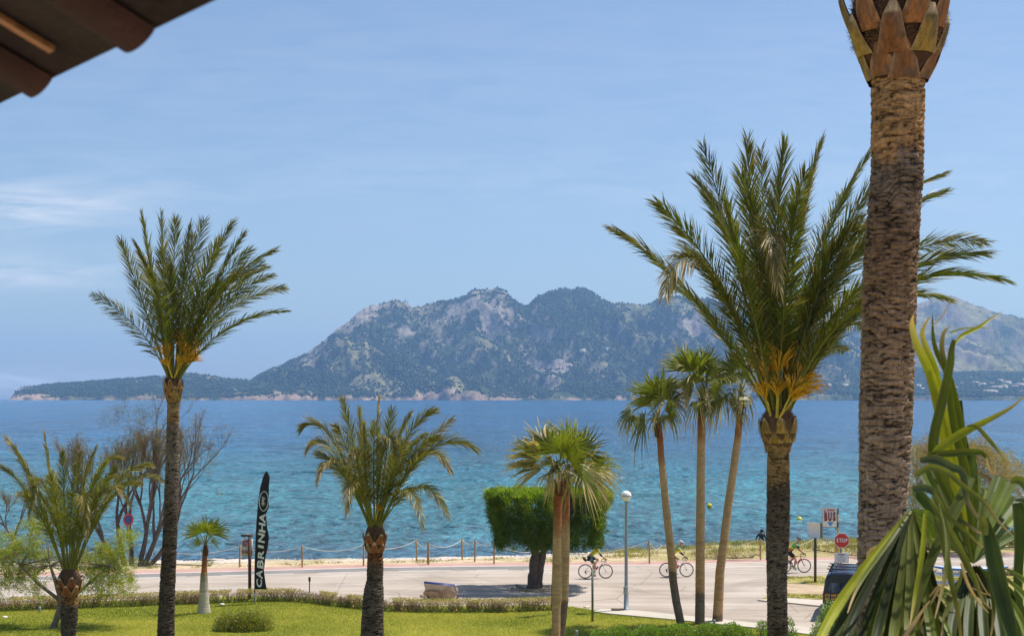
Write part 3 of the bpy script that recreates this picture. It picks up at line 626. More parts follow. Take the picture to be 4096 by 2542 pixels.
def frond(parent, base, tip, ctrl, Lf, n, col, az, roll=0.0, w=0.022, r0=0.035, dry=0.0, start=0.2, droop=0.06, name='frond', vang=0.6, hang=0.0, label=None):
    """a feather leaf: tapering rachis with leaflets set along it in a shallow, slightly ragged V"""
    base, tip, ctrl = [np.asarray(p, float) for p in (base, tip, ctrl)]
    mb = MB(); s = np.linspace(0, 1, 26); L = np.linalg.norm(tip - base)
    R = bez(base, ctrl, tip, s); R[:, 2] += -hang * L * s ** 4 * 0.25
    rr = r0 * (1 - s) ** 1.2 + 0.004
    stalk = np.array([0.22, 0.21, 0.05]); cs = stalk[None] * (1 - s[:, None] * 0.6) + col[None] * s[:, None] * 0.6
    mb.tube(R, rr, 6, cs, flat=0.6)
    T = np.gradient(R, axis=0); T /= np.linalg.norm(T, axis=1)[:, None]
    S0 = np.array([-math.sin(az), math.cos(az), 0.0])
    sk = start + (1 - start) * (np.arange(n) + 0.5) / n
    sk = np.concatenate([sk, sk + 0.3 / n]); side = np.concatenate([np.ones(n), -np.ones(n)])
    sk = np.clip(sk + RNG.normal(0, 0.25 / n, 2 * n), 0, 1)
    P = np.stack([np.interp(sk, s, R[:, k]) for k in range(3)], 1); TT = np.stack([np.interp(sk, s, T[:, k]) for k in range(3)], 1)
    TT /= np.linalg.norm(TT, axis=1)[:, None]
    S = S0[None] - TT * (TT @ S0)[:, None]; S /= np.linalg.norm(S, axis=1)[:, None] + 1e-6
    Nn = np.cross(S, TT); Nn *= np.where(Nn[:, 2:3] < -0.2, -1, 1)
    rl = roll * (0.3 + sk)
    S, Nn = S * np.cos(rl)[:, None] + Nn * np.sin(rl)[:, None], Nn * np.cos(rl)[:, None] - S * np.sin(rl)[:, None]
    u = (sk - start) / (1 - start)
    ang = np.radians(44 - 27 * u) + RNG.normal(0, .08, 2 * n); phi = RNG.uniform(-0.5, 1.0, 2 * n) * vang
    A = np.cos(ang)[:, None] * TT + np.sin(ang)[:, None] * (side[:, None] * np.cos(phi)[:, None] * S + np.sin(phi)[:, None] * Nn)
    ln = Lf * (0.42 + 0.62 * np.sin(np.pi * np.clip(u * 0.78 + 0.12, 0, 1))) * RNG.uniform(0.85, 1.1, 2 * n) * np.where(u > 0.93, 0.75, 1)
    g_ = np.array([0, 0, -1.0]); bend = droop + dry * RNG.random(2 * n) * 1.2 * u
    mid = P + A * ln[:, None] * 0.5 + g_ * (ln * bend * 0.25)[:, None]
    end = mid + (A * 0.5 + g_ * bend[:, None]) / np.linalg.norm(A + g_ * bend[:, None] * 2, axis=1)[:, None] * ln[:, None]
    B = np.cross(A, rnd_unit(2 * n)); B /= np.linalg.norm(B, axis=1)[:, None]
    W = w * RNG.uniform(0.8, 1.15, 2 * n)[:, None]
    V = np.stack([P - B * W * .25, P + B * W * .25, mid + B * W * .5, mid - B * W * .5, end], 1).reshape(-1, 3)
    i = np.arange(2 * n)[:, None] * 5; Fs = np.concatenate([i + np.array([[0, 1, 2, 3]]), i + np.array([[3, 2, 4, 4]])])
    c = col[None] * RNG.uniform(0.7, 1.35, (2 * n, 1)) * (1 + RNG.uniform(-.1, .1, (2 * n, 3)))
    kd = np.clip(dry * 1.6 * u ** 1.5 + (RNG.random(2 * n) < 0.05 + dry * 0.25) * 0.7, 0, 1)[:, None]
    dc = (STRAW * RNG.uniform(0.7, 1.2, (2 * n, 1))) * (0.5 + 0.5 * RNG.random((2 * n, 1))) + 0.0
    cb = c * (1 - kd * 0.5) + dc * kd * 0.5; ce = c * (1 - np.clip(kd * 1.3, 0, 1)) + dc * np.clip(kd * 1.3, 0, 1)
    tipb = (RNG.random((2 * n, 1)) < 0.4) * 0.5; ce = ce * (1 - tipb) + BRN * 1.3 * tipb
    CC = np.stack([cb, cb, (cb + ce) / 2, (cb + ce) / 2, ce], 1).reshape(-1, 3)
    mb.add(V, Fs, CC); o = mb.build(name, LEAF, parent)
    if label: o['label'] = label
    return o
def phoenix_trunk(parent, cl, nu, rh, tones, amp=0.022, seed=0.0, zs=None):
    """cl: rows (x, y, z, radius) from bottom to top; rh: height of one ring of leaf scars"""
    cl = np.asarray(cl, float); z0, z1 = cl[0, 2], cl[-1, 2]
    nv = max(20, int((z1 - z0) / (rh / 6.0))); z = np.linspace(z0, z1, nv)
    cx, cy, rr = [np.interp(z, cl[:, 2], cl[:, k]) for k in (0, 1, 3)]
    u = np.arange(nu) / nu * 2 * math.pi; Z, U = np.meshgrid(z, u, indexing='ij'); R = np.broadcast_to(rr[:, None], Z.shape)
    cu, su = np.cos(U) * 2.2, np.sin(U) * 2.2
    low = (fbm(cu * 0.5, su * 0.5, Z / rh * 0.12 + seed, 2) - 0.5) * 3.0 + 0.35 * np.sin(U * 2 + Z * 3)
    p = Z / rh + low; row = np.floor(p); fr_ = p - row
    f1 = fbm(cu * 0.48, su * 0.48, Z / rh * 1.7 + seed, 3, 0.5); r1 = abs(2 * f1 - 1)
    f2 = fbm(cu * 0.85 + 9, su * 0.85, Z / rh * 2.6 + seed * 2, 3, 0.55); r2 = abs(2 * f2 - 1)
    gap = fbm(cu * 0.8, su * 0.8, Z / rh * 0.7 + 40, 3)
    fis = np.clip(np.exp(-(r1 / 0.10) ** 2) * np.clip((gap - 0.40) * 6, 0, 1) + 0.55 * np.exp(-(r2 / 0.07) ** 2) * np.clip((0.60 - gap) * 6, 0, 1)
        + 0.55 * np.exp(-((fr_ - 0.1) / 0.12) ** 2) * np.clip((vnoise(cu * 1.4, su * 1.4, row * 3.7) - 0.45) * 5, 0, 1), 0, 1)
    crack = np.clip(1 - abs(2 * vnoise(cu * 7, su * 7, Z / rh * 0.30 + seed) - 1) * 9, 0, 1) * (vnoise(cu * 2.5, su * 2.5, row * 1.7) > 0.5)
    n3 = fbm(cu * 5, su * 5, Z * 14, 4, 0.65); bul = f1
    d = amp * (0.9 * (bul - 0.5) + 0.55 * fr_ - 1.3 * fis - 0.15 * crack + (n3 - 0.5) * 0.5)
    RR = R + d
    V = np.stack([cx[:, None] + RR * np.cos(U), cy[:, None] + RR * np.sin(U), Z], -1).reshape(-1, 3)
    idx = np.arange(nv * nu).reshape(nv, nu); nx = np.roll(idx, -1, axis=1)
    Fs = np.stack([idx[:-1], nx[:-1], nx[1:], idx[1:]], -1).reshape(-1, 4)
    tz = z1 - Z + (fbm(cu * 2, su * 2, Z * 2, 3) - 0.5) * 0.5
    C = np.stack([np.interp(tz, [t[0] for t in tones], [t[1][k] for t in tones]) for k in range(3)], -1)
    C = C * (0.86 - 0.76 * fis - 0.25 * crack)[..., None] * (0.60 + 0.8 * n3[..., None]) * (0.55 + 0.9 * fbm(cu * .4, su * .4, Z / rh * .45 + seed, 4, .6))[..., None]
    mb = MB(); mb.add(V, Fs, np.clip(C, 0.01, 1).reshape(-1, 3)); return mb.build('trunk', BARK, parent, smooth=False)
def stubs(parent, c, r, h, nrow, per, col1, col2, size=1.0, rough=0.02, core=(0.10, 0.055, 0.03), lean=0.55, frayed=300, top=0.75, bulge=0.42):
    """the boot: a fibrous core wrapped in cut leaf bases, each with a pale sawn face"""
    c = np.asarray(c, float); mb = MB(); zt = np.linspace(0, 1, 16); n = 40; a = np.arange(n) / n * 2 * math.pi
    prof = r * (0.98 + bulge * np.sin(np.pi * np.clip(zt * 0.9 + 0.02, 0, 1)) * 1.0)
    prof = np.where(zt > 0.75, prof * (1 - (zt - 0.75) * 4 * (1 - top)), prof)
    Z, A = np.meshgrid(zt, a, indexing='ij'); PR = prof[:, None] * (1 + 0.14 * (fbm(np.cos(A) * 3, np.sin(A) * 3, Z * 5, 4) - 0.5))
    V = np.stack([c[0] + PR * np.cos(A), c[1] + PR * np.sin(A), c[2] + Z * h], -1).reshape(-1, 3); idx = np.arange(16 * n).reshape(16, n); nx = np.roll(idx, -1, axis=1)
    mb.add(V, np.stack([idx[:-1], nx[:-1], nx[1:], idx[1:]], -1).reshape(-1, 4), np.array(core) * (0.6 + 0.8 * vnoise(V[:, 0] * 30, V[:, 1] * 30, V[:, 2] * 6)[:, None]))
    # loose fibre
    k = frayed; za = RNG.uniform(0.3, 1.0, k); aa = RNG.uniform(0, 6.283, k); pr = np.interp(za, zt, prof)
    P = np.stack([c[0] + pr * np.cos(aa), c[1] + pr * np.sin(aa), c[2] + za * h], 1); rad = np.stack([np.cos(aa), np.sin(aa), aa * 0], 1)
    dd = rad * RNG.uniform(0.2, 0.9, (k, 1)) + rnd_unit(k) * 0.9; dd /= np.linalg.norm(dd, axis=1)[:, None]; e = P + dd * r * RNG.uniform(0.1, 0.42, (k, 1)); sd_ = np.cross(dd, rnd_unit(k)) * r * 0.02
    mb.add(np.stack([P - sd_, P + sd_, e], 1).reshape(-1, 3), np.arange(k * 3).reshape(k, 3), np.repeat(np.array([[0.16, 0.085, 0.045]]) * RNG.uniform(0.5, 1.8, (k, 1)), 3, 0))
    mb.build('fibre', STUB, parent)
    for q in range(nrow):
        for j in range(per):
            az = (j + 0.5 * (q % 2)) / per * 2 * math.pi + RNG.uniform(-.09, .09) + 0.25
            zb_ = c[2] + h * (0.0 + 0.62 * q / max(1, nrow)) + RNG.uniform(-.02, .02) * h
            L = h * size * RNG.uniform(0.42, 0.54); w0 = 2 * math.pi * r / per * 0.66; rad = np.array([math.cos(az), math.sin(az), 0]); tan = np.array([-math.sin(az), math.cos(az), 0]); up = np.array([0, 0, 1.0])
            r_in = np.interp((zb_ - c[2]) / h, zt, prof) * 0.93; out = lean * RNG.uniform(0.75, 1.2) * (1 - 0.25 * q / nrow)
            ns, nc = 15, 9; S = np.linspace(0, 1, ns); uu = np.linspace(-1, 1, nc); cA = np.array(col1) if RNG.random() < 0.66 else np.array(col2); cA = cA * RNG.uniform(0.7, 1.15)
            cut = RNG.uniform(0.74, 0.84); sk_ = RNG.uniform(-.25, .25); tw_ = RNG.uniform(-.1, .1); V = []; Cc = []
            for s_ in S:
                cpos = np.array([c[0], c[1], zb_]) + rad * (r_in + L * out * 1.15 * math.sin(s_ * 1.35)) + up * L * s_ + tan * tw_ * L * s_
                w = w0 * (1.12 - 0.66 * s_ ** 0.9); w = w * (1 - 0.55 * max(0, s_ - cut) / (1 - cut)); th = w0 * 0.42 * (1 - 0.5 * s_)
                thc = th * (1 - max(0.0, s_ - cut) / (1 - cut) * 0.95)
                for u_ in uu:
                    V.append(cpos + tan * (w * u_ + sk_ * w0 * max(0, s_ - .6)) + rad * thc * (1 - abs(u_) ** 1.6))
                    ed = abs(u_) ** 6; bl = fbm(u_ * 1.5 + j * 3, s_ * 3 + q * 5, az, 3); stn = np.clip((vnoise(u_ * 2.2 + j, s_ * 2.6, q + 3) - .52) * 5, 0, 1)
                    cc = cA * (0.45 + 1.1 * bl); cc = cc * (1 - 0.55 * stn) + np.array([.10, .085, .075]) * .55 * stn; cc = cc * (1 - ed * .5) + np.array([.42, .30, .18]) * ed * .5
                    if s_ > cut + .01 and abs(u_) < .85: cc = np.array([0.50, 0.36, 0.21]) * (0.6 + .7 * bl)
                    Cc.append(cc)
            Fs = [(i * nc + k_, i * nc + k_ + 1, (i + 1) * nc + k_ + 1, (i + 1) * nc + k_) for i in range(ns - 1) for k_ in range(nc - 1)]
            V = np.array(V); n0 = len(V); Vb = V - rad * w0 * 0.10; Vb = Vb + rad * 0; b = MB(); b.add(V, Fs, np.clip(np.array(Cc), .01, 1)); back = V.reshape(ns, nc, 3)[:, [0, -1]].reshape(-1, 3) - rad * .012
            b.add(back, [(2 * i, 2 * i + 1, 2 * i + 3, 2 * i + 2) for i in range(ns - 1)], np.array([.10, .06, .035]))
            b.build('leaf_base', STUB, parent)
def flower_stalk(parent, base, tip, n=64, spread=0.55, col=(0.78, 0.46, 0.04), r=0.02, name='flower_stalk'):
    base = np.asarray(base, float); tip = np.asarray(tip, float); L = np.linalg.norm(tip - base); ax = (tip - base) / L; mb = MB()
    k = base + ax * L * 0.55; s = np.linspace(0, 1, 5)
    mb.tube(base + (k - base) * s[:, None], np.interp(s, [0, 1], [r * 1.5, r]), 6, np.array(col) * np.array([0.75, 0.95, 1.6]), flat=0.5)
    u = nrm(np.cross(ax, [0.3, 1, 0.1])); v = np.cross(ax, u)
    for i in range(n):
        a = RNG.uniform(0, 6.283); q = RNG.random() ** 0.5 * spread; d = nrm(ax + (u * math.cos(a) + v * math.sin(a)) * q); l = L * 0.47 * RNG.uniform(0.7, 1.1)
        b0 = k - ax * L * 0.12 * RNG.random(); pts = [b0, b0 + d * l * .35, b0 + d * l * .7 + (u * math.cos(a) + v * math.sin(a)) * l * q * .2, b0 + d * l + (u * math.cos(a) + v * math.sin(a)) * l * q * .4 - np.array([0, 0, .1 * l])]
        mb.tube(pts, [0.009, 0.009, 0.009, 0.007], 3, np.array(col) * RNG.uniform(0.7, 1.35), cap=False)
    return mb.build(name, FLOW, parent)
def feather_palm(name, label, D, base_px, Lt, tips, hidden, trunk, boot, tones, Lf, col, stalks=(), group=None, dry=0.1, w=0.028, npair=80, rh=0.06, nu=72, amp=0.02, c1=(0.36, 0.16, 0.04), c2=(0.30, 0.20, 0.04), bootargs={}, r0=0.035, seed=0.0, hang=0.0, baserad=0.14):
    B = px(base_px[0], base_px[1], D)
    cl = []
    for (x, y, wpx) in trunk:
        p = px(x, y, D); cl.append((p[0], p[1], p[2], wpx / F * D / 2))
    cl = sorted(cl, key=lambda q: q[2]); zl = cl[0]
    if zl[2] > 0.05: # carry the trunk down to the ground along its own lean
        dx = (cl[0][0] - cl[1][0]) / max(0.2, cl[1][2] - cl[0][2]) if len(cl) > 1 else 0
        dx = max(-0.04, min(0.04, dx)); cl = [(zl[0] + dx * zl[2], zl[1], -0.1, zl[3] * 1.12), (zl[0] + dx * zl[2] * .5, zl[1], zl[2] * .5, zl[3] * 1.02)] + cl
    t = thing(name, label, 'palm tree', (cl[0][0], D, 0.0), group)
    phoenix_trunk(t, cl, nu, rh, tones, amp, seed)
    bx, by0, by1, bw = boot; P0 = px(bx, by0, D); hgt = (by0 - by1) / F * D
    stubs(t, P0, cl[-1][3] * 1.0, hgt, bootargs.get('nrow', 3), bootargs.get('per', 8), c1, c2, **{k: v for k, v in bootargs.items() if k not in ('nrow', 'per')})
    for q in tips:
        tx, ty, lab = q[0], q[1], None; cx, cy = (q[2], q[3]) if len(q) > 2 and q[2] is not None else (None, None)
        sgn = q[4] if len(q) > 4 else RNG.choice([-1, 1]); dr = q[5] if len(q) > 5 else dry * RNG.uniform(0.3, 1.6); hg = q[6] if len(q) > 6 else hang
        proj = math.hypot(tx - base_px[0], ty - base_px[1]) / F * D; dy = sgn * math.sqrt(max(0.0, Lt * Lt * RNG.uniform(.85, 1.0) - proj * proj)) * 0.75
        Tp = px(tx, ty, D); Tp = np.array([Tp[0], D + dy, Tp[2]]); k_ = (D + dy) / D; Tp[0] = (tx - 2048) / F * (D + dy); Tp[2] = H + (YH - ty) / F * (D + dy)
        d = Tp - B; az = math.atan2(d[1], d[0])
        off = np.array([math.cos(az), math.sin(az), 0]) * baserad
        if cx is None: C = B + np.array([d[0] * 0.30, d[1] * 0.30, d[2] * 0.30 + 0.30 * Lt])
        else:
            Dc = D + dy * 0.35; C = np.array([(cx - 2048) / F * Dc, Dc, H + (YH - cy) / F * Dc])
        frond(t, B + off - np.array([0, 0, 0.15]), Tp, C, Lf, npair, col * RNG.uniform(0.85, 1.15), az, RNG.uniform(-.9, .9), w, r0, dr, hang=hg)
    for q in range(hidden): # the rest of the crown, on the sides the photo shows end-on
        az = q / max(1, hidden) * 2 * math.pi + RNG.uniform(-.3, .3); el = RNG.uniform(0.75, 1.35); L = Lt * RNG.uniform(0.65, 0.92)
        dv = np.array([math.cos(az) * math.cos(el) * 0.8, math.sin(az) * math.cos(el), math.sin(el)]); Tp = B + dv * L; C = B + np.array([dv[0] * .25 * L, dv[1] * .25 * L, L * 0.55])
        frond(t, B + np.array([math.cos(az), math.sin(az), 0]) * baserad * 0.6, Tp, C, Lf, npair, col * RNG.uniform(0.8, 1.1), az, RNG.uniform(-.9, .9), w, r0, dry * 0.6)
    for (x0, y0, x1, y1, yo) in stalks:
        a = px(x0, y0, D + yo); b = px(x1, y1, D + yo * 1.8); flower_stalk(t, a, b)
    return t
GRY = (0.185, 0.145, 0.115); TAN = (0.40, 0.24, 0.11); DK = (0.145, 0.105, 0.08); RED = (0.20, 0.07, 0.03); BR2 = (0.26, 0.18, 0.125)
# the near palm whose trunk crosses the whole picture
feather_palm('palm_tree', 'very thick ringed palm trunk in the foreground with cut leaf bases at its top', 14.0, (3592, -120), 3.6, [], 22,
    [(3519, 2300, 176), (3524, 2150, 182), (3535, 1958, 192), (3543, 1672, 207), (3552, 1386, 208), (3560, 1100, 212), (3575, 850, 206), (3589, 694, 203), (3592, 324, 206), (3592, 270, 200)],
    (3592, 330, -130, 394), [(0, (0.62, 0.36, 0.17)), (0.8, (0.56, 0.31, 0.14)), (1.0, (0.27, 0.20, 0.155)), (1.8, (0.36, 0.22, 0.13)), (3.0, (0.42, 0.28, 0.18)), (4.6, (0.44, 0.33, 0.255)), (5.6, (0.30, 0.21, 0.15))],
    0.5, DARKG, dry=0.05, npair=60, rh=0.068, nu=300, amp=0.017, c1=(0.33, 0.135, 0.05), c2=(0.34, 0.21, 0.05),
    bootargs=dict(nrow=3, per=7, size=0.78, frayed=9000, lean=0.36, bulge=0.80, top=0.99, core=(0.085, 0.04, 0.022)), seed=2.0, baserad=0.2)
# the big date palm left of it
P2T = [(2455, 921, 2760, 1080), (2630, 810, 2930, 1080), (2654, 897, 2820, 880, -1, 0.9, 1.0), (2813, 587, 2960, 1050), (2991, 563, 3010, 1050), (3043, 603, 3060, 1100), (3138, 580, 3080, 1100), (3114, 840, 3030, 700, -1, 0.8, 1.2),
    (3285, 571, 3140, 1020), (3475, 619, 3230, 980), (3560, 640, 3240, 1050), (3775, 765, 3320, 900), (3760, 700, 3300, 860), (3943, 967, 3420, 900), (4010, 1118, 3480, 980), (3935, 1017, 3440, 1000), (3783, 1194, 3350, 1080), (3376, 1405, 3240, 1330),
    (3463, 1310, 3260, 1230), (3500, 1180, 3240, 1200), (2686, 1147, 2900, 1230), (2760, 1010, 2960, 1180), (3220, 690, 3120, 1050), (3380, 760, 3180, 1080), (3640, 900, 3280, 980), (2900, 800, 3000, 1150), (3600, 1080, 3320, 1130)]
feather_palm('palm_tree', 'big date palm with huge feathery crown and orange flower stalks right of the fan palms', 26.0, (3114, 1640), 5.4, P2T, 9,
    [(3111, 2542, 80), (3109, 2400, 79), (3108, 2327, 78), (3109, 2203, 88), (3112, 2121, 93), (3114, 1990, 92), (3113, 1930, 90), (3113, 1805, 84)],
    (3113, 1806, 1622, 148), [(0, (0.42, 0.27, 0.12)), (0.5, TAN), (0.62, (0.14, 0.10, 0.075)), (1.4, (0.20, 0.15, 0.115)), (2.4, (0.27, 0.215, 0.175)), (3.2, (0.16, 0.115, 0.085)), (8, DK)],
    0.66, DARKG, [(3110, 1640, 3118, 1340, -.25), (3095, 1650, 3062, 1395, -.1), (3125, 1640, 3180, 1405, 0), (3120, 1650, 3245, 1450, -.1), (3125, 1660, 3225, 1530, -.3), (3108, 1670, 3113, 1490, -.35), (3090, 1680, 3032, 1500, -.2), (3120, 1640, 3280, 1490, .1), (3100, 1650, 3075, 1320, .2), (3118, 1670, 3200, 1500, -.4)],
    dry=0.12, npair=140, rh=0.06, nu=120, amp=0.018, c1=(0.42, 0.25, 0.05), c2=(0.33, 0.18, 0.05), bootargs=dict(nrow=3, per=7, size=0.72, frayed=2200, lean=0.16, bulge=0.72, core=(0.14, 0.075, 0.04)), w=0.024, seed=5.0)
# tall palm on the left
P1T = [(373, 1177, 600, 1300, 1), (485, 963, 570, 1200), (567, 867, 620, 1150), (603, 1081, 640, 1150, -1), (648, 862, 655, 1150), (702, 879, 690, 1150), (817, 879, 740, 1130), (772, 940, 740, 1150), (930, 895, 780, 1110), (975, 940, 830, 1150),
    (1095, 1002, 830, 1120), (1059, 1070, 840, 1160), (1132, 1148, 860, 1180), (1137, 1244, 880, 1250), (760, 900, 720, 1150), (560, 1010, 620, 1180), (1000, 1000, 800, 1160), (880, 960, 770, 1150), (1085, 1100, 850, 1170)]
feather_palm('palm_tree', 'tallest slim date palm on the left, its crown against the sky', 40.0, (693, 1510), 4.9, P1T, 5,
    [(663, 2542, 68), (668, 2380, 62), (679, 2161, 57), (690, 1849, 54), (692, 1700, 48), (693, 1600, 46)], (693, 1604, 1488, 76),
    [(0, (0.50, 0.34, 0.17)), (0.55, TAN), (0.7, (0.26, 0.20, 0.15)), (2, (0.26, 0.21, 0.17)), (3.4, DK), (9, (0.12, 0.09, 0.07))], 0.66, DARKG,
    [(693, 1500, 648, 1355, -.1), (697, 1500, 745, 1310, .1), (700, 1500, 775, 1350, -.1), (703, 1505, 793, 1400, 0), (698, 1510, 735, 1410, -.3), (690, 1510, 658, 1420, -.25), (700, 1500, 765, 1330, .2), (702, 1500, 780, 1375, -.2)], dry=0.10, npair=110, rh=0.08, nu=72, amp=0.02,
    bootargs=dict(nrow=3, per=7, size=0.7, frayed=900, lean=0.2, bulge=.6), w=0.025, seed=9.0)
# middle palm in front of the road
P3T = [(1208, 1658, 1330, 1640, -1, .35, .4), (1229, 1719, 1330, 1700, 1, .75, .6), (1272, 1825, 1330, 1760, -1, .8, .8), (1367, 1598, 1430, 1800, -1, .15), (1515, 1582, 1500, 1850, 1, .7), (1409, 1746, 1420, 1800, -1, .8, .6), (1568, 1640, 1540, 1850, -1, .1),
    (1594, 1700, 1520, 1640, -1, .5, 1.0), (1737, 1603, 1590, 1720, 1, .15, .3), (1806, 1677, 1640, 1800, 1, .7), (1907, 1730, 1680, 1700, -1, .2, .5), (1801, 1804, 1680, 1710, -1, .5, .6), (1790, 1963, 1660, 1850, -1, .5, .8), (1690, 1989, 1620, 1850, -1, .9, 1.0),
    (1388, 1941, 1400, 1820, -1, .9, 1.0), (1460, 1700, 1450, 1850, -1, .2), (1440, 1640, 1450, 1850, 1, .2), (1620, 1760, 1570, 1850, -1, .2), (1340, 1700, 1400, 1780, -1, .4), (1700, 1740, 1600, 1780, -1, .2), (1640, 1660, 1560, 1780, 1, .2), (1500, 1690, 1490, 1850, -1, .2)]
feather_palm('palm_tree', 'middle date palm with ragged wind blown fronds, between the banner and the leaning board', 45.0, (1499, 2105), 4.2, P3T, 2,
    [(1489, 2542, 92), (1490, 2472, 87), (1493, 2400, 84), (1496, 2350, 76), (1499, 2325, 66), (1501, 2268, 65), (1501, 2204, 58)], (1501, 2206, 2092, 64),
    [(0, RED), (0.25, (0.34, 0.16, 0.07)), (0.45, DK), (1.2, (0.19, 0.15, 0.12)), (2.2, (0.16, 0.12, 0.095)), (6, (0.13, 0.10, 0.08))], 0.62, GREEN, [(1501, 2080, 1521, 2010, -.2)],
    dry=0.22, npair=105, rh=0.10, nu=72, amp=0.026, c1=(0.30, 0.09, 0.03), c2=(0.34, 0.20, 0.08), bootargs=dict(nrow=2, per=7, size=0.75, frayed=260, lean=0.35), w=0.027, seed=13.0)
# squat palm bottom left
P0T = [(25, 1718, 120, 1880, -1, .7, .2), (-20, 1850, 120, 1900, 1, .3), (178, 1734, 215, 1950, 1, .45), (118, 1924, 170, 1760, -1, .3, 1.2), (249, 1812, 255, 2000, -1, .1), (349, 1990, 330, 1820, -1, .7, 1.2), (318, 1812, 300, 2000, 1, .15), (383, 1793, 310, 1950, 1, .2),
    (473, 1793, 350, 1850, -1, .2, .3), (517, 1936, 400, 1830, -1, .5, .6), (685, 1874, 470, 1810, 1, .5, .5), (560, 1936, 430, 1900, -1, .2), (81, 1967, 160, 2000, -1, .3), (200, 1900, 230, 2020, -1, .1), (420, 1850, 340, 1980, -1, .1), (60, 1790, 150, 1930, -1, .2), (600, 1860, 430, 1850, -1, .35), (450, 1900, 360, 1960, -1, .2), (300, 1860, 280, 2020, -1, .15)]
feather_palm('palm_tree', 'squat date palm with short thick trunk and spreading fronds at the bottom left', 51.0, (277, 2285), 4.8, P0T, 3,
    [(274, 2545, 52), (275, 2525, 60), (277, 2470, 67), (277, 2430, 68), (277, 2372, 64)], (277, 2376, 2272, 70),
    [(0, (0.38, 0.19, 0.07)), (0.30, (0.36, 0.18, 0.07)), (0.5, DK), (1.5, (0.17, 0.13, 0.10))], 0.62, GREEN * 1.15, [], dry=0.16, npair=110, rh=0.10, nu=64, amp=0.026, c1=(0.26, 0.07, 0.025), c2=(0.36, 0.17, 0.05),
    bootargs=dict(nrow=2, per=7, size=0.8, frayed=200, lean=0.35), w=0.028, seed=17.0)
# ---- fan palms
def fan(parent, base, hub, tip, col, n=30, spread=4.0, dry=0.1, hint=(0, -1, 0.35), cup=0.15, droop=0.22, name='fan_leaf', split=0.5, wide=1.0):
    base, hub, tip = [np.asarray(p, float) for p in (base, hub, tip)]
    mb = MB(); s = np.linspace(0, 1, 10); mid = (base + hub) / 2 + np.array([0, 0, 0.12 * np.linalg.norm(hub - base)])
    mb.tube(bez(base, mid, hub, s), np.interp(s, [0, 1], [0.022, 0.011]), 5, (0.24, 0.25, 0.05), flat=0.6)
    R = np.linalg.norm(tip - hub); A = (tip - hub) / R; N_ = np.asarray(hint, float) + rnd_unit(1)[0] * 0.45; N_ = nrm(N_ - A * np.dot(N_, A)); S = np.cross(A, N_)
    fr4 = np.array([0.03, split * 0.6, split, split + (1 - split) * 0.5, 1.0]); dth = spread / n
    for k in range(n):
        th = -spread / 2 + (k + 0.5) * dth; dr = math.cos(th) * A + math.sin(th) * S; pr = -math.sin(th) * A + math.cos(th) * S
        rr = R * (0.66 + 0.34 * math.cos(th * 0.6)) * RNG.uniform(0.85, 1.06); kd = min(1.0, max(0.0, dry * RNG.uniform(0.2, 2.2)))
        V = []; Cc = []; c0 = col * RNG.uniform(0.8, 1.25); cd = STRAW * RNG.uniform(0.7, 1.2); dp = droop * RNG.uniform(0.5, 1.6); sw = RNG.normal(0, 0.14)
        for q, f in enumerate(fr4):
            ctr = hub + dr * rr * f * (1 - 0.25 * dp * f ** 2) + N_ * (cup * rr * f * (1 - 1.2 * f)) + pr * sw * rr * f ** 3; ctr = ctr - np.array([0, 0, 1]) * dp * rr * max(0, f - 0.35) ** 1.6 * 1.6
            hw = rr * f * math.tan(dth / 2) * wide if f <= split + .01 else rr * split * math.tan(dth / 2) * wide * (0.62 if q == 3 else 0.02)
            pl = hw * 0.55; V += [ctr - pr * hw - N_ * pl, ctr + N_ * pl * 0.2, ctr + pr * hw - N_ * pl]
            kk = min(1, max(0, (f - (1 - kd * 1.1)) * 3.5)) if kd > 0 else 0; cc = c0 * (1 - kk) + cd * kk
            Cc += [cc, cc * 1.12, cc]
        Fs = [(q * 3 + a, q * 3 + a + 1, q * 3 + a + 4, q * 3 + a + 3) for q in range(4) for a in (0, 1)]
        mb.add(np.array(V), Fs, np.clip(np.array(Cc), 0.005, 1))
    return mb.build(name, FANL, parent)
def fan_trunk(parent, cl, tones, nu=28):
    cl = np.asarray(sorted(cl, key=lambda q: q[2]), float); z = np.arange(cl[0, 2], cl[-1, 2], 0.022); cx, cy, rr = [np.interp(z, cl[:, 2], cl[:, k]) for k in (0, 1, 3)]
    u = np.arange(nu) / nu * 2 * math.pi; Z, U = np.meshgrid(z, u, indexing='ij'); n1 = fbm(np.cos(U) * 2, np.sin(U) * 2, Z * 14, 3, 0.6); n2 = vnoise(np.cos(U) * .7, np.sin(U) * .7, Z * 22)
    RR = rr[:, None] * (1 + 0.05 * (n2 - 0.5) + 0.04 * (n1 - .5)); V = np.stack([cx[:, None] + RR * np.cos(U), cy[:, None] + RR * np.sin(U), Z], -1).reshape(-1, 3)
    idx = np.arange(len(z) * nu).reshape(len(z), nu); nx = np.roll(idx, -1, axis=1)
    tz = cl[-1, 2] - Z + (fbm(np.cos(U) * 1.5, np.sin(U) * 1.5, Z * 3, 3) - .5) * 0.35
    C = np.stack([np.interp(tz, [t[0] for t in tones], [t[1][k] for t in tones]) for k in range(3)], -1) * (0.55 + 0.5 * n1 + 0.42 * n2)[..., None]
    mb = MB(); mb.add(V, np.stack([idx[:-1], nx[:-1], nx[1:], idx[1:]], -1).reshape(-1, 4), np.clip(C.reshape(-1, 3), .01, 1)); return mb.build('trunk', WBARK, parent, smooth=True)
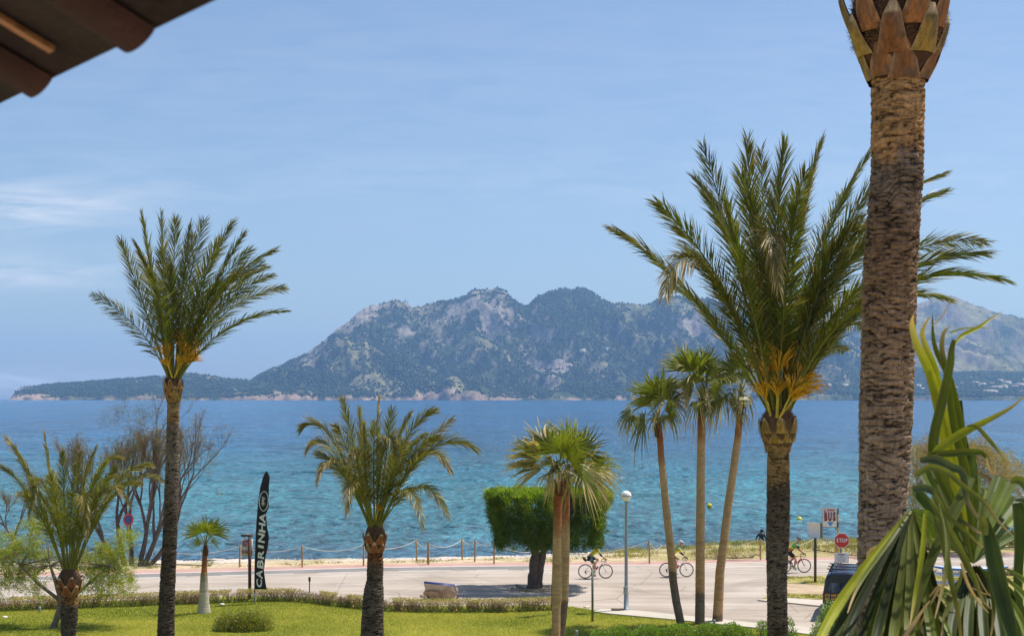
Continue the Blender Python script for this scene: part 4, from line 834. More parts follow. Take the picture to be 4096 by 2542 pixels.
def collar(parent, p, r, h, col=(0.20, 0.085, 0.035)):
    mb = MB(); mb.lathe([(r, 0), (r * 1.1, h * .5), (r * 0.8, h)], p, 14, np.array(col) * 0.5)
    for q in range(54):
        a = RNG.uniform(0, 6.28); z = RNG.uniform(0, 0.95) * h; rad = np.array([math.cos(a), math.sin(a), 0]); tan = np.array([-math.sin(a), math.cos(a), 0])
        b = np.array(p) + rad * r * 0.95 + np.array([0, 0, z]); L = r * RNG.uniform(0.6, 1.15); e = b + rad * L * RNG.uniform(.25, .75) + np.array([0, 0, L * RNG.uniform(0.2, 1.0)]); w = r * 0.22
        m_ = (b + e) / 2 + rad * L * 0.2
        c = np.array(col) * RNG.uniform(0.5, 1.7); mb.add([b - tan * w, b + tan * w, m_ + tan * w * .8, e + tan * w * .4, e - tan * w * .4, m_ - tan * w * .8], [(0, 1, 2, 5), (5, 2, 3, 4)], c)
    return mb.build('fibre_collar', STUB, parent)
def fan_palm(name, label, D, trunk, crown, leaves_, R, tones, ground_y=None, group=None, extra=10, dry=0.14, hubf=0.30, collar_h=0.55, n=26, col=GREEN * 0.85, droopx=0.0):
    cl = [(*px(x, y, D), w / F * D / 2) for (x, y, w) in trunk]; cl = [(c[0], D, c[2], c[3]) for c in cl]
    low = min(cl, key=lambda q: q[2])
    if low[2] > 0.1: cl.append((low[0] - 0.02, D, -0.05, low[3] * 1.1))
    t = thing(name, label, 'palm tree', (min(cl, key=lambda q: q[2])[0], D, 0.0), group)
    fan_trunk(t, cl, tones); B = px(crown[0], crown[1], D); rt = max(cl, key=lambda q: q[2])[3]
    collar(t, B - np.array([0, 0, collar_h]), rt * 1.05, collar_h)
    for q in leaves_:
        tx, ty = q[0], q[1]; sg = q[2] if len(q) > 2 else RNG.uniform(-1, 1); dr = q[3] if len(q) > 3 else dry * RNG.uniform(0.2, 1.6); dp = q[4] if len(q) > 4 else RNG.uniform(0.1, 0.35)
        Dy = D + sg * R * 0.8; Tp = np.array([(tx - 2048) / F * Dy, Dy, H + (YH - ty) / F * Dy]); d = Tp - B; L = np.linalg.norm(d); hub = B + d * hubf + np.array([0, 0, 0.10 * L])
        fan(t, B, hub, Tp, np.asarray(col) * RNG.uniform(0.75, 1.6), n if sg < -.45 else int(n * .7), (RNG.uniform(3.0, 3.8) if sg < -.45 else RNG.uniform(1.2, 2.3)), dr, droop=dp + droopx, hint=(RNG.uniform(-.9, .9), -1, RNG.uniform(-.3, .8)), split=RNG.uniform(.3, .5))
    for q in range(extra):
        az = q * 2.399 + 0.4; el = RNG.uniform(-0.35, 1.3); L = R * RNG.uniform(0.85, 1.1); dv = np.array([math.cos(az) * math.cos(el), math.sin(az) * math.cos(el), math.sin(el)])
        hub = B + dv * L * 0.36 + np.array([0, 0, .1 * L]); fan(t, B, hub, B + dv * L, np.asarray(col) * RNG.uniform(0.75, 1.1), n, RNG.uniform(2.4, 3.4), dry * RNG.uniform(.3, 2.0) * (1.6 if el < 0 else 1), hint=(RNG.uniform(-.8, .8), -dv[1] * .5, RNG.uniform(.2, 1)), split=.4, droop=RNG.uniform(0.15, 0.4) + (0.35 if el < 0.1 else 0) + droopx)
    return t
TW = [(0, (0.24, 0.075, 0.03)), (0.5, (0.26, 0.085, 0.035)), (1.3, (0.36, 0.17, 0.075)), (1.6, (0.47, 0.30, 0.16)), (4.0, (0.44, 0.29, 0.16))]
def tw(h): return TW + [(h, (0.48, 0.28, 0.14)), (h + 0.15, (0.17, 0.125, 0.09)), (h + 2.5, (0.20, 0.15, 0.115))]
G1 = 'tall fan palms beside the road'
fan_palm('fan_palm', 'left leaning fan palm of the trio, its lone fan hanging far to the left', 54.2, [(2727, 2510, 34), (2706, 2409, 33), (2693, 2324, 32), (2687, 2240, 32), (2678, 2155, 31), (2664, 2027, 30), (2652, 1900, 28), (2645, 1830, 26), (2640, 1750, 25), (2634, 1700, 24)], (2632, 1690),
    [(2545, 1440, -.2, .2), (2625, 1425, -.5, .05), (2684, 1460, .3), (2540, 1540, .2, .7, .8), (2725, 1600, .3, .4, .5), (2590, 1640, -.4, .6, .9), (2700, 1660, -.5, .5, .9), (2660, 1500, -.6, .05), (2590, 1490, .5, .2), (2640, 1580, -.7, .5, .7)], 2.2, tw(5.5), group=G1, extra=8, droopx=.1)
def stray():
    t = [o for o in bpy.data.objects if o.get('label', '').startswith('left leaning fan palm')][0]; D = 54.2
    fan(t, px(2628, 1668, D), px(2522, 1652, D), px(2452, 1690, D), GREEN * 0.8, 30, 4.2, 0.25, cup=.1, droop=0.5)
stray()
fan_palm('fan_palm', 'straight middle fan palm of the trio, the tallest with the fullest crown', 54.6, [(2799, 2500, 40), (2800, 2400, 38), (2801, 2155, 36), (2803, 1900, 33), (2805, 1750, 31), (2807, 1680, 30), (2807, 1610, 30)], (2807, 1592),
    [(2635, 1346, .1, .35), (2684, 1342, -.2, .1), (2737, 1345, -.4, .05), (2800, 1335, .3, .1), (2870, 1350, -.3, .05), (2925, 1410, .2, .3), (2930, 1530, -.3, .4, .5), (2680, 1560, -.4, .9, .5), (2770, 1690, -.5, .4, 1.0), (2880, 1660, -.2, .3, .9), (2705, 1480, -.5, .3, .5), (2850, 1430, -.6, .05), (2780, 1450, -.7, .1), (2840, 1560, -.7, .5, .8)],
    2.6, tw(7.2), group=G1, extra=9, droopx=.1)
fan_palm('fan_palm', 'right leaning fan palm of the trio, half hidden behind the big date palm crown', 55.0, [(2869, 2495, 43), (2872, 2440, 40), (2880, 2282, 36), (2897, 2155, 34), (2912, 2027, 33), (2930, 1905, 31), (2952, 1746, 29), (2959, 1650, 28), (2963, 1600, 27)], (2964, 1578),
    [(2880, 1365, -.2, .15), (2929, 1340, .2, .1), (2995, 1375, -.3, .1), (3030, 1468, .2, .3), (3025, 1600, -.2, .4, .7), (2905, 1540, -.4, .6, .6), (2855, 1448, .1, .3), (2960, 1430, -.7, .1), (2900, 1640, -.3, .6, 1.0), (2990, 1650, -.5, .6, 1.0)], 2.5, tw(8.2), group=G1, extra=9, droopx=.1)
G2 = 'pair of fan palms in front of the clipped tree'
fan_palm('fan_palm', 'front fan palm of the close pair, its trunk crossing the clipped tree', 47.0, [(2224, 2542, 34), (2225, 2430, 35), (2226, 2395, 42), (2227, 2379, 41), (2228, 2223, 37), (2230, 2120, 35), (2231, 1999, 34), (2232, 1960, 36)], (2236, 1915),
    [(2060, 1682, .2, .35), (2110, 1680, -.2, .15), (2070, 1665, .4, .2), (2000, 1750, -.1, .8, .3), (2010, 1865, .1, .9, .35), (2255, 1650, -.5, .05), (2200, 1690, .5, .1), (2160, 1960, -.5, .7, .8), (2300, 1700, -.3, .1), (2190, 1880, -.8, .6, .7), (2120, 1800, -.4, .5, .5), (2250, 1760, -.6, .15, .3), (2205, 1800, -.7, .3, .5), (2180, 1840, -.6, .5, .7), (2240, 1830, -.7, .3, .6)], 2.3, tw(5.2) , group=G2, extra=3)
fan_palm('fan_palm', 'rear fan palm of the close pair, right behind the front one', 49.0, [(2241, 2542, 33), (2250, 2472, 34), (2257, 2400, 33), (2263, 2223, 31), (2264, 2100, 30), (2265, 1999, 29), (2267, 1930, 29)], (2268, 1890),
    [(2445, 1720, -.3, .15, .1), (2420, 1730, .2, .2), (2520, 1920, .1, .5, .3), (2500, 1880, -.4, .4, .3), (2330, 1680, -.4, .05), (2380, 1750, -.6, .3), (2290, 1640, .4, .1), (2350, 1930, -.5, .7, .8), (2400, 1830, -.7, .5, .5), (2270, 1740, -.8, .05), (2450, 1930, -.2, .7, .5), (2300, 1790, -.6, .2, .4), (2340, 1850, -.6, .5, .7), (2290, 1850, -.7, .4, .6)], 2.3, tw(4.0), group=G2, extra=3)
fan_palm('fan_palm', 'small young fan palm with swollen pale base on the lawn by the banner', 57.3, [(816, 2455, 56), (816, 2440, 52), (816, 2400, 40), (816, 2330, 32), (816, 2290, 27), (817, 2285, 24), (818, 2240, 20), (820, 2200, 19)], (822, 2180),
    [(723, 2092, -.2, .1, .2), (745, 2160, .2, .2, .4), (797, 2042, .2, .05), (853, 2040, -.2, .05), (928, 2073, .1, .2), (890, 2155, -.3, .1, .4), (775, 2165, -.4, .2, .6), (830, 2060, -.5, .05), (900, 2060, .4, .1), (740, 2070, .4, .1)], 1.2,
    [(0, (0.20, 0.08, 0.03)), (0.45, (0.24, 0.10, 0.04)), (0.95, (0.40, 0.19, 0.07)), (1.02, (0.30, 0.25, 0.18)), (1.6, (0.50, 0.44, 0.34)), (3, (0.50, 0.44, 0.34))], extra=3, dry=0.05, collar_h=0.4, col=GREEN * 1.2)
fan_palm('fan_palm', 'small bushy fan palm in front of the flowering tamarisk at the right', 68.0, [(3965, 2215, 36), (3965, 2150, 34), (3962, 2080, 34)], (3962, 2055),
    [(3870, 1960, -.2), (3900, 1915, .1), (3960, 1900, -.2), (4010, 1930, .2), (4060, 1960, -.1), (4060, 2050, -.3, .5, .6), (3880, 2050, -.3, .5, .6), (3930, 2080, -.6, .6, .9), (4000, 2080, -.5, .5, .9)], 1.6, tw(1.0), extra=7, dry=.2)
# ---- leafy trees
TWIG = MA('twig_bark', rough=0.9, var=0.3, vs=8, bs=0.4, bsc=30)
NEED = MA('feathery_leaf', rough=0.6, var=0.2, vs=2, bs=0, trans=0.35, tcol=(1.2, 1.4, 0.6))
def limb_tree(mb, p, d, L, r, depth, tips, spread=0.55, up=0.25, col=(0.16, 0.12, 0.095), nch=(2, 3), shrink=0.74, wig=0.12, lean=None, mesh_min=0.0):
    k = 5; P = [np.array(p, float)]; dd = np.array(d, float)
    for i in range(k):
        dd = nrm(dd + rnd_unit(1)[0] * wig + np.array([0, 0, up * 0.15])); P.append(P[-1] + dd * L / k)
    mb.tube(P, np.linspace(r, r * 0.68, k + 1), 7 if r > 0.05 else (5 if r > .02 else 3), np.array(col) * RNG.uniform(0.8, 1.2), cap=False)
    if depth == 0: tips.append((P[-1], dd)); return
    if depth <= 2: tips.append((P[3], dd))
    for c in range(RNG.integers(nch[0], nch[1] + 1)):
        n2 = nrm(dd + rnd_unit(1)[0] * spread * RNG.uniform(.7, 1.3) + np.array([0, 0, up]) + (np.zeros(3) if lean is None else np.array(lean)))
        limb_tree(mb, P[RNG.integers(3, 6)] if c else P[-1], n2, L * shrink * RNG.uniform(.8, 1.15), r * 0.60, depth - 1, tips, spread, up, col, nch, shrink, wig, lean)
def tufts(mb, centers, n_each, spreadr, size, col, axis=None, aspect=0.14, dry=0.0, dcol=(0.35, 0.22, 0.08), cvar=0.35, bias=0.35):
    C = np.repeat(np.asarray(centers), n_each, axis=0); P = C + RNG.normal(0, 1, C.shape) * spreadr
    ax = np.array([0, 0, 1.0]) if axis is None else axis
    leaves(mb, P, size, aspect, col, cvar, ax, bias, dry, dcol)
# clipped flat-topped tree
def clipped_tree():
    B = gd(2135, 2354); D = B[1]; s = F / D; t = thing('clipped_tree', 'flat topped box clipped tree with dense feathery green crown by the road', 'tree', B)
    mb = MB(); mm = MB()
    for (pts, rr) in (([(2135, 2356), (2130, 2320), (2136, 2270), (2140, 2215), (2120, 2150), (2070, 2080)], [.36, .26, .23, .21, .15, .08]), ([(2150, 2354), (2158, 2300), (2165, 2250), (2172, 2205), (2220, 2140), (2330, 2080)], [.22, .17, .17, .15, .11, .06]),
                      ([(2140, 2215), (2160, 2150), (2200, 2060), (2190, 2010)], [.17, .12, .08, .04])):
        P = np.array([px(x, y, D) for x, y in pts]); q = np.linspace(0, len(P) - 1, 26); PP = np.stack([np.interp(q, range(len(P)), P[:, k]) for k in range(3)], 1); PP[:, :2] += (fbm(q * 1.3, pts[0][0], 0, 3)[:, None] - .5) * 0.14
        mb.tube(PP, np.interp(q, range(len(P)), rr) * (1 + 0.3 * (vnoise(q * 3, 2) - .5)), 12, (0.13, 0.10, 0.085))
    for k in range(26):
        a = np.array([px(RNG.uniform(2090, 2200), RNG.uniform(2130, 2200), D)])[0]; e = px(RNG.uniform(2000, 2420), RNG.uniform(2010, 2120), D) + np.array([0, RNG.uniform(-2, 2), 0])
        mb.tube(bez(a, (a + e) / 2 + np.array([0, 0, .3]), e, np.linspace(0, 1, 8)), np.linspace(.06, .015, 8), 5, (0.13, 0.10, 0.085))
    mb.build('trunk', TWIG, t, smooth=True)
    # crown: dense in a shell under the clipped faces, open inside
    n = 8200; u = RNG.uniform(-1, 1, n); v = RNG.uniform(-1, 1, n); w = RNG.random(n)
    k = RNG.integers(0, 6, n); w = np.where(k < 2, 0.93 + 0.07 * RNG.random(n), w); v = np.where(k == 2, -0.95 + .1 * RNG.random(n), v); v = np.where(k == 3, 0.9, v); u = np.where(k == 4, np.sign(u) * 0.95, u)
    rr_ = np.maximum(abs(u), abs(v)); k5 = (abs(u) ** 5 + abs(v) ** 5) ** .2; sc_ = np.where(k5 > 1, 1 / k5, 1); u, v = u * sc_, v * sc_
    zb_, zt_ = (YH - 2188) / s + H, (YH - 1972) / s + H
    xl = (1995 - 2048) / s + w * (1955 - 1995) / s; xr = (2392 - 2048) / s + w * (2440 - 2392) / s
    X = (xl + xr) / 2 + u * (xr - xl) / 2; Y = D + 0.1 + v * (1.7 + 0.25 * w); Z = zb_ + w * (zt_ - zb_)
    lump = (fbm(X * 1.5, Y * 1.5, Z * 1.5, 3) - 0.5) * 1.5; Y = Y + lump * 0.9; X = X + lump * 0.6 + RNG.normal(0, .05, n); Z = Z + (fbm(X * 2, Y * 2, 5, 3) - .5) * 0.35
    C = np.stack([X, Y, Z], 1); cen = np.array([(2200 - 2048) / s, D, (zb_ + zt_) / 2]); out = C - cen; out /= np.linalg.norm(out, axis=1)[:, None]
    hol = fbm(X * 1.1, Y * 1.1, Z * 1.3 + 9, 3); keep = (hol > 0.33) | (w > 0.85); C, out = C[keep], out[keep]; hw = w[keep]
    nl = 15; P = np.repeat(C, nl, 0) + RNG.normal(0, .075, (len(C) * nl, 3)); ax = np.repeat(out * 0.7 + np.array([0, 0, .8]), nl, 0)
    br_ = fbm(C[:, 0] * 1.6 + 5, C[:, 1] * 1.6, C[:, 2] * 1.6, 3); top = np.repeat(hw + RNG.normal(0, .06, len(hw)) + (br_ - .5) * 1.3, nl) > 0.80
    cb = MB(); leaves(cb, P[top], 0.17, 0.13, (0.31, 0.39, 0.025), 0.4, ax[top], 0.6); leaves(cb, P[~top], 0.15, 0.16, (0.09, 0.145, 0.014), 0.5, ax[~top], 0.45)  # sunlit top and shaded sides painted as a bright and a dark green
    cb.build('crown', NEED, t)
    rk = MB()
    return t, B
CT, CTB = clipped_tree()
def fluffy(name, label, cat, base, limbs, blobs, nleaf, size, col, dry, dcol, rad, bark=(0.20, 0.165, 0.13), aspect=0.16, mat=NEED, n_branch=30, group=None):
    t = thing(name, label, cat, base, group); mb = MB(); base = np.asarray(base)
    for P, r in limbs:
        P = np.array(P); q = np.linspace(0, len(P) - 1, 22); PP = np.stack([np.interp(q, range(len(P)), P[:, k]) for k in range(3)], 1); mb.tube(PP, np.interp(q, range(len(P)), r) * (1 + .25 * (vnoise(q * 2.2, 4) - .5)), 8, bark)
    cb = MB()
    for (c, rr, m) in blobs:
        c = np.array(c); rr = np.array(rr); a = np.array(limbs[0][0][-1]) if len(limbs) == 1 else np.array(limbs[RNG.integers(0, len(limbs))][0][-1])
        for _ in range(max(2, int(m / 12))):
            e = c + rnd_unit(1)[0] * rr * 0.8; mb.tube(bez(a, (a + e) / 2 + np.array([0, 0, .15]), e, np.linspace(0, 1, 6)), np.linspace(.016, .004, 6), 3, bark, cap=False)
        v = rnd_unit(m) * (RNG.random((m, 1)) ** 0.45); C = c + v * rr
        P = np.repeat(C, nleaf, 0) + RNG.normal(0, rad, (m * nleaf, 3)); ax = np.repeat(v + np.array([0, 0, .35]), nleaf, 0)
        leaves(cb, P, size, aspect, col, 0.4, ax, 0.45, dry, dcol)
    mb.build('trunk', TWIG, t, smooth=True); cb.build('crown', mat, t); return t
# tamarisk on the lawn behind the squat palm
def lawn_tamarisk():
    B = gd(212, 2515); D = B[1]
    def q(x, y, dy=0): return px(x, y, D + dy)
    bl = []
    for (x, y, rx, ry, m) in [(80, 2190, 90, 70, 190), (60, 2290, 80, 60, 150), (140, 2120, 55, 50, 110), (30, 2330, 60, 70, 90), (170, 2230, 80, 60, 150), (400, 2240, 80, 60, 180), (470, 2280, 70, 70, 170), (380, 2320, 70, 50, 120), (500, 2340, 50, 50, 80),
                              (440, 2200, 50, 40, 90), (130, 2350, 35, 60, 60), (15, 2220, 60, 60, 100), (330, 2260, 50, 50, 80), (410, 2380, 60, 35, 40), (510, 2140, 45, 20, 40), (500, 2170, 30, 30, 30)]:
        bl.append((q(x + RNG.normal(0, 8), y, RNG.uniform(-.8, 1.0)), (rx * D / F * 1.12, 0.8, ry * D / F * 1.1), int(m * .55)))
    fluffy('tamarisk', 'soft pale green tamarisk shrub with leaning trunk behind the squat palm', 'tree', B, [([q(212, 2515), q(238, 2440), q(245, 2400), q(225, 2330), q(200, 2260)], [.14, .12, .11, .09, .05]), ([q(238, 2440), q(300, 2380, .3), q(390, 2300, .3), q(440, 2260)], [.09, .07, .06, .04]), ([q(240, 2400), q(150, 2330), q(80, 2260)], [.08, .06, .03])],
           bl, 34, 0.13, (0.32, 0.36, 0.05), 0.14, (0.6, 0.36, 0.10), 0.075, aspect=0.15)
lawn_tamarisk()
def bare_tree(label, starts, D, depth, L, r, leafcol, leafn, lean, tipf=0.6, group='half bare trees along the beach', spread=0.5, clumps=()):
    B = px(*starts[0], D); B[2] = zb(B[0], D) if D > E(B[0]) + 1.45 else 0.0
    t = thing('bare_tree', label, 'tree', B, group); mb = MB(); tips = []
    for (sx, sy), ln in zip(starts, lean):
        p = px(sx, sy, D); p[2] = B[2] - 0.05; limb_tree(mb, p, nrm(np.array([ln, RNG.uniform(-.15, .15), 0.9])), L, r, depth, tips, spread=spread, up=0.22, col=(0.13, 0.10, 0.085), nch=(2, 3), shrink=0.76)
    mb.build('trunk', TWIG, t, smooth=True)
    tp = np.array([q[0] for q in tips]); td = np.array([q[1] for q in tips]); cb = MB()
    n = len(tp); k = 12; P = np.repeat(tp, k, 0); A = np.repeat(td, k, 0) + rnd_unit(n * k) * 1.1 + np.array([0, 0, .3]); A /= np.linalg.norm(A, axis=1)[:, None]; Lg = RNG.uniform(.12, .36, (n * k, 1)); W = np.cross(A, rnd_unit(n * k)) * 0.005
    cb.add(np.stack([P - W, P + W, P + A * Lg], 1).reshape(-1, 3), np.arange(n * k * 3).reshape(-1, 3), np.array([0.26, 0.19, 0.13]))
    cb.build('twigs', TWIG, t)
    lb = MB(); sel = RNG.random(n) < tipf; tufts(lb, tp[sel], leafn, 0.16, 0.11, leafcol, aspect=0.12, dry=0.35, dcol=(0.25, 0.17, 0.07))
    for (x, y, rx, ry, m, c) in clumps:
        C = px(x, y, D) + RNG.normal(0, 1, (m, 3)) * np.array([rx, 25, ry]) * D / F * 0.55; tufts(lb, C, 16, 0.11, 0.12, c, aspect=0.12, dry=0.2)
    lb.build('crown', NEED, t); return t
OLV = (0.13, 0.13, 0.035)
bare_tree('large half bare tree with many thin upright limbs behind the round red sign', [(470, 2240), (500, 2240), (528, 2238), (560, 2240), (572, 2240), (590, 2240)], 75.5, 6, 2.3, .15, (0.28, 0.26, 0.06), 26, [-.45, -.2, 0.05, .2, .45, 1.1], 0.4, spread=.36,
          clumps=[(445, 1665, 55, 50, 55, (0.17, 0.12, 0.03)), (495, 1640, 20, 40, 22, OLV), (575, 1640, 45, 45, 45, (0.12, 0.12, 0.03)), (625, 1650, 15, 40, 20, (0.12, 0.13, 0.03)), (540, 1700, 60, 50, 35, OLV), (840, 1850, 18, 40, 18, (0.13, 0.16, 0.04)), (870, 1960, 15, 20, 8, OLV), (660, 1730, 25, 60, 25, OLV), (310, 1830, 30, 30, 20, (0.14, 0.15, 0.04))])
bare_tree('dark bare branched tree at the left edge of the photo above the beach', [(15, 2245), (40, 2245)], 76.5, 6, 1.5, .11, (0.18, 0.17, 0.05), 12, [-.25, .3], 0.5)
def right_tamarisk():
    D = 80.0
    def q(x, y, dy=0): return px(x, y, D + dy)
    bl = []
    for (x, y, rx, ry, m) in [(3680, 1830, 70, 70, 190), (3740, 1800, 60, 60, 150), (3650, 1950, 50, 90, 150), (3900, 1800, 70, 55, 160), (3980, 1850, 80, 60, 190), (4050, 1900, 60, 60, 150), (3880, 1890, 70, 60, 150), (3780, 1900, 70, 80, 170), (3690, 2060, 60, 90, 160), (4060, 2010, 50, 80, 120), (3990, 1960, 70, 60, 110)]:
        bl.append((q(x, y, RNG.uniform(-1, 1)), (rx * D / F, 1.3, ry * D / F), m))
    g0 = q(3850, 2200); g0[2] = zb(g0[0], D)
    fluffy('tamarisk', 'large tamarisk with orange flushed blossom behind the foreground leaves at the right', 'tree', g0, [([g0, q(3830, 2050), q(3760, 1950)], [.25, .18, .1]), ([g0, q(3900, 2030), q(3990, 1930)], [.22, .16, .08]), ([g0, q(3720, 2060), q(3670, 1980)], [.2, .14, .07])],
           bl, 22, 0.17, (0.30, 0.24, 0.05), 0.35, (0.52, 0.30, 0.12), 0.13, aspect=0.13)
right_tamarisk()
def bush(name, label, poly, D0, h, n, col, size=0.07, aspect=0.5, dry=0.0, dcol=(0.4, 0.3, 0.12), z0=0.0, flowers=0, group=None, stems=60, cat='shrub', mat=None, cvar=0.4, gap=0.38):
    """a dense shrub: footprint ellipses (x, y, rx, ry), leaves thick in the outer shell"""
    c0 = poly[0]; t = thing(name, label, cat, (c0[0], c0[1], z0), group); mb = MB(); st = MB()
    for (x, y, rx, ry, hh) in poly:
        m = int(n * rx * ry * hh / 0.4) + 60; v = rnd_unit(m); v[:, 2] = abs(v[:, 2]); r = 0.62 + 0.4 * RNG.random(m); lump = 0.82 + 0.36 * fbm(v[:, 0] * 2 + x, v[:, 1] * 2, v[:, 2] * 2, 3)
        P = np.array([x, y, z0]) + v * np.array([rx, ry, hh]) * (r * lump)[:, None]; P[:, 2] += 0.03
        keep = fbm(P[:, 0] * 5, P[:, 1] * 5, P[:, 2] * 6, 3) > gap; P = P[keep]
        leaves(mb, P, size, aspect, col, cvar, v[keep] + np.array([0, 0, .6]), 0.45, dry, dcol)
        for _ in range(int(stems * rx)):
            b = np.array([x + RNG.normal(0, .25) * rx, y + RNG.normal(0, .25) * ry, z0]); e = np.array([x, y, z0]) + rnd_unit(1)[0] * np.array([rx, ry, 0]) * .8 + np.array([0, 0, hh * RNG.uniform(.5, .9)]); st.tube(bez(b, (b + e) / 2 + [0, 0, .05], e, np.linspace(0, 1, 4)), [.012, .01, .008, .004], 3, (0.2, 0.15, 0.1), cap=False)
        if flowers:
            m = int(flowers * rx * ry); v = rnd_unit(m); v[:, 2] = abs(v[:, 2]); P = np.array([x, y, z0]) + v * np.array([rx, ry, hh]) * 1.05; C = np.repeat(P, 5, 0) + RNG.normal(0, .018, (m * 5, 3)); leaves(mb, C, 0.035, 0.8, (0.75, 0.75, 0.55), .1)
    if len(poly) > 1: st.tube([(q[0], q[1], z0 + .02) for q in poly], .03, 5, (0.2, 0.15, 0.1))
    st.build('stems', TWIG, t); mb.build('foliage', mat or NEEDB, t); return t
NEEDB = MA('shrub_leaf', rough=0.4, var=0.15, vs=3, bs=0, trans=0.25, spec=0.5)
def ge(x, y, rxpx, ry, hpx, z=0.05):
    g_ = gd(x, y, z); s = F / g_[1]; return (g_[0], g_[1] + ry * .6, rxpx / s, ry, hpx / s)
# low front hedge along the lawn
def front_hedge():
    base = [(-80, 2452), (0, 2444), (300, 2434), (630, 2421), (900, 2411), (1020, 2406), (1150, 2405), (1250, 2414), (1440, 2436), (1540, 2444), (1700, 2450), (2020, 2449), (2200, 2441), (2262, 2436)]
    P = np.array([gd(x, y, 0.05) for x, y in base]); seg = np.linalg.norm(np.diff(P, axis=0), axis=1); cum = np.r_[0, np.cumsum(seg)]; Lt = cum[-1]
    t = thing('hedge', 'low clipped twiggy hedge, half brown half green, along the edge of the lawn', 'hedge', (P[6][0], P[6][1], 0.05))
    def pos(s): return np.stack([np.interp(s, cum, P[:, k]) for k in range(3)], 1)
    st = MB(); n = 520; s = np.sort(RNG.uniform(0, Lt, n)); B = pos(s) + np.stack([np.zeros(n), RNG.uniform(0.05, .45, n), np.zeros(n)], 1)
    for b in B:
        hh = 0.44 * RNG.uniform(.9, 1.1); k = RNG.integers(3, 6)
        for _ in range(k):
            e = b + np.array([RNG.normal(0, .14), RNG.normal(0, .10), hh * RNG.uniform(.75, 1.05)]); m_ = b + (e - b) * .45 + np.array([RNG.normal(0, .05), RNG.normal(0, .04), 0]); st.tube([b, m_, e], [.012, .009, .004], 3, np.array([0.30, 0.20, 0.13]) * RNG.uniform(.6, 1.3), cap=False)
            for _2 in range(3):
                q = m_ + (e - m_) * RNG.random(); st.tube([q, q + rnd_unit(1)[0] * np.array([.1, .08, .08]) + [0, 0, .05]], [.005, .002], 3, np.array([0.36, 0.24, 0.16]) * RNG.uniform(.6, 1.3), cap=False)
    st.build('branches', TWIG, t)
    def cloud(m, zlo, zhi, ylo, yhi, col, size, dry, thr, dcol=(0.58, 0.40, 0.22), f=1.3):
        s = RNG.uniform(0, Lt, m); A = pos(s); z = RNG.uniform(zlo, zhi, m); A = A + np.stack([RNG.normal(0, .02, m), RNG.uniform(ylo, yhi, m), z], 1)
        k = fbm(s * f, z * 2, A[:, 1] * 2 * 0, 3) > thr; return A[k], col, size, dry, dcol
    lf = MB(); top = 0.49
    for a in (cloud(26000, .30, top, 0, .55, (0.50, 0.40, 0.08), 0.045, .50, .38), cloud(15000, .44, top + .05, 0, .55, (0.42, 0.38, 0.06), 0.05, .45, .3), cloud(16000, 0.02, .16, -.05, .4, (0.16, 0.24, 0.025), 0.05, .05, .40, f=2.2), cloud(14000, .05, .42, 0, .5, (0.12, 0.18, 0.02), 0.05, .1, .58, f=.9), cloud(14000, .12, .36, 0, .5, (0.32, 0.25, 0.08), 0.045, .6, .50, f=1.7)):
        leaves(lf, a[0], a[2], .5, a[1], .4, None, 0, a[3], a[4])
    lf.build('foliage', NEEDB, t)
front_hedge()
bush('shrub', 'small clipped round hedge bush alone on the lawn', [ge(905, 2524, 60, .40, 84), ge(975, 2526, 70, .45, 92), ge(1035, 2522, 58, .40, 86)], 0, .5, 9500, (0.34, 0.35, 0.04), .055, .5, .22, gap=.30)
bush('hedge', 'glossy bright green low hedge at the bottom under the fan palms', [ge(2400, 2560, 40, .5, 40), ge(2480, 2565, 70, .6, 58), ge(2600, 2562, 80, .6, 58), ge(2720, 2560, 80, .6, 62), ge(2840, 2556, 80, .6, 60), ge(2940, 2556, 60, .6, 58), ge(3000, 2562, 30, .4, 44)], 0, .5, 5600, (0.22, 0.32, 0.03), .075, .42, .04, cat='hedge', gap=.30)
bush('shrub', 'leafy green shrub left of the big date palm trunk at the bottom', [ge(3055, 2545, 30, .35, 65), ge(3080, 2552, 28, .3, 40)], 0, .5, 4200, (0.20, 0.30, 0.03), .08, .42, gap=.34)
bush('shrub', 'loose leafy shrub right of the big date palm trunk at the bottom', [ge(3160, 2560, 26, .35, 95), ge(3180, 2562, 20, .3, 50)], 0, .5, 4000, (0.20, 0.30, 0.03), .08, .42, gap=.36)
bush('oleander', 'oleander shrub with small cream flowers in front of the dark van', [ge(3330, 2560, 60, .6, 150), ge(3400, 2575, 70, .7, 175), ge(3280, 2575, 35, .4, 95), ge(3470, 2580, 60, .6, 150)], 0, .5, 2600, (0.19, 0.29, 0.04), .085, .35, .02, flowers=420, gap=.33)
def far_bush(label, spots, col, n=1500, size=.09, dry=.1, nm='shrub', dcol=(.4, .3, .12), group=None, aspect=.3):
    pl = []
    for (x, y, w, hpx) in spots:
        X = None; D = 84.0
        for _ in range(5):
            X = (x - 2048) / F * D; z = zb(X, D); D = (H - z) * F / (y - YH)
        pl.append((X, D, w / F * D, max(.3, w / F * D * .6), hpx / F * D))
    z = zb(pl[0][0], pl[0][1]) - .05; bush(nm, label, pl, 0, .5, n, col, size, aspect, dry, dcol, z0=z, group=group, stems=20)
far_bush('round green bush at the water edge between the leaning fan palms', [(2945, 2185, 22, 24)], (0.13, 0.22, 0.03), 2600)
far_bush('little green bush at the shore right behind the second cyclist', [(2740, 2198, 16, 18)], (0.10, 0.2, 0.03), 2600)
far_bush('spiky low green plant by the shore left of the flat topped tree trunk', [(2020, 2215, 22, 40), (2060, 2215, 25, 34), (2110, 2215, 30, 30)], (0.10, 0.14, 0.035), 2400, dry=.3)
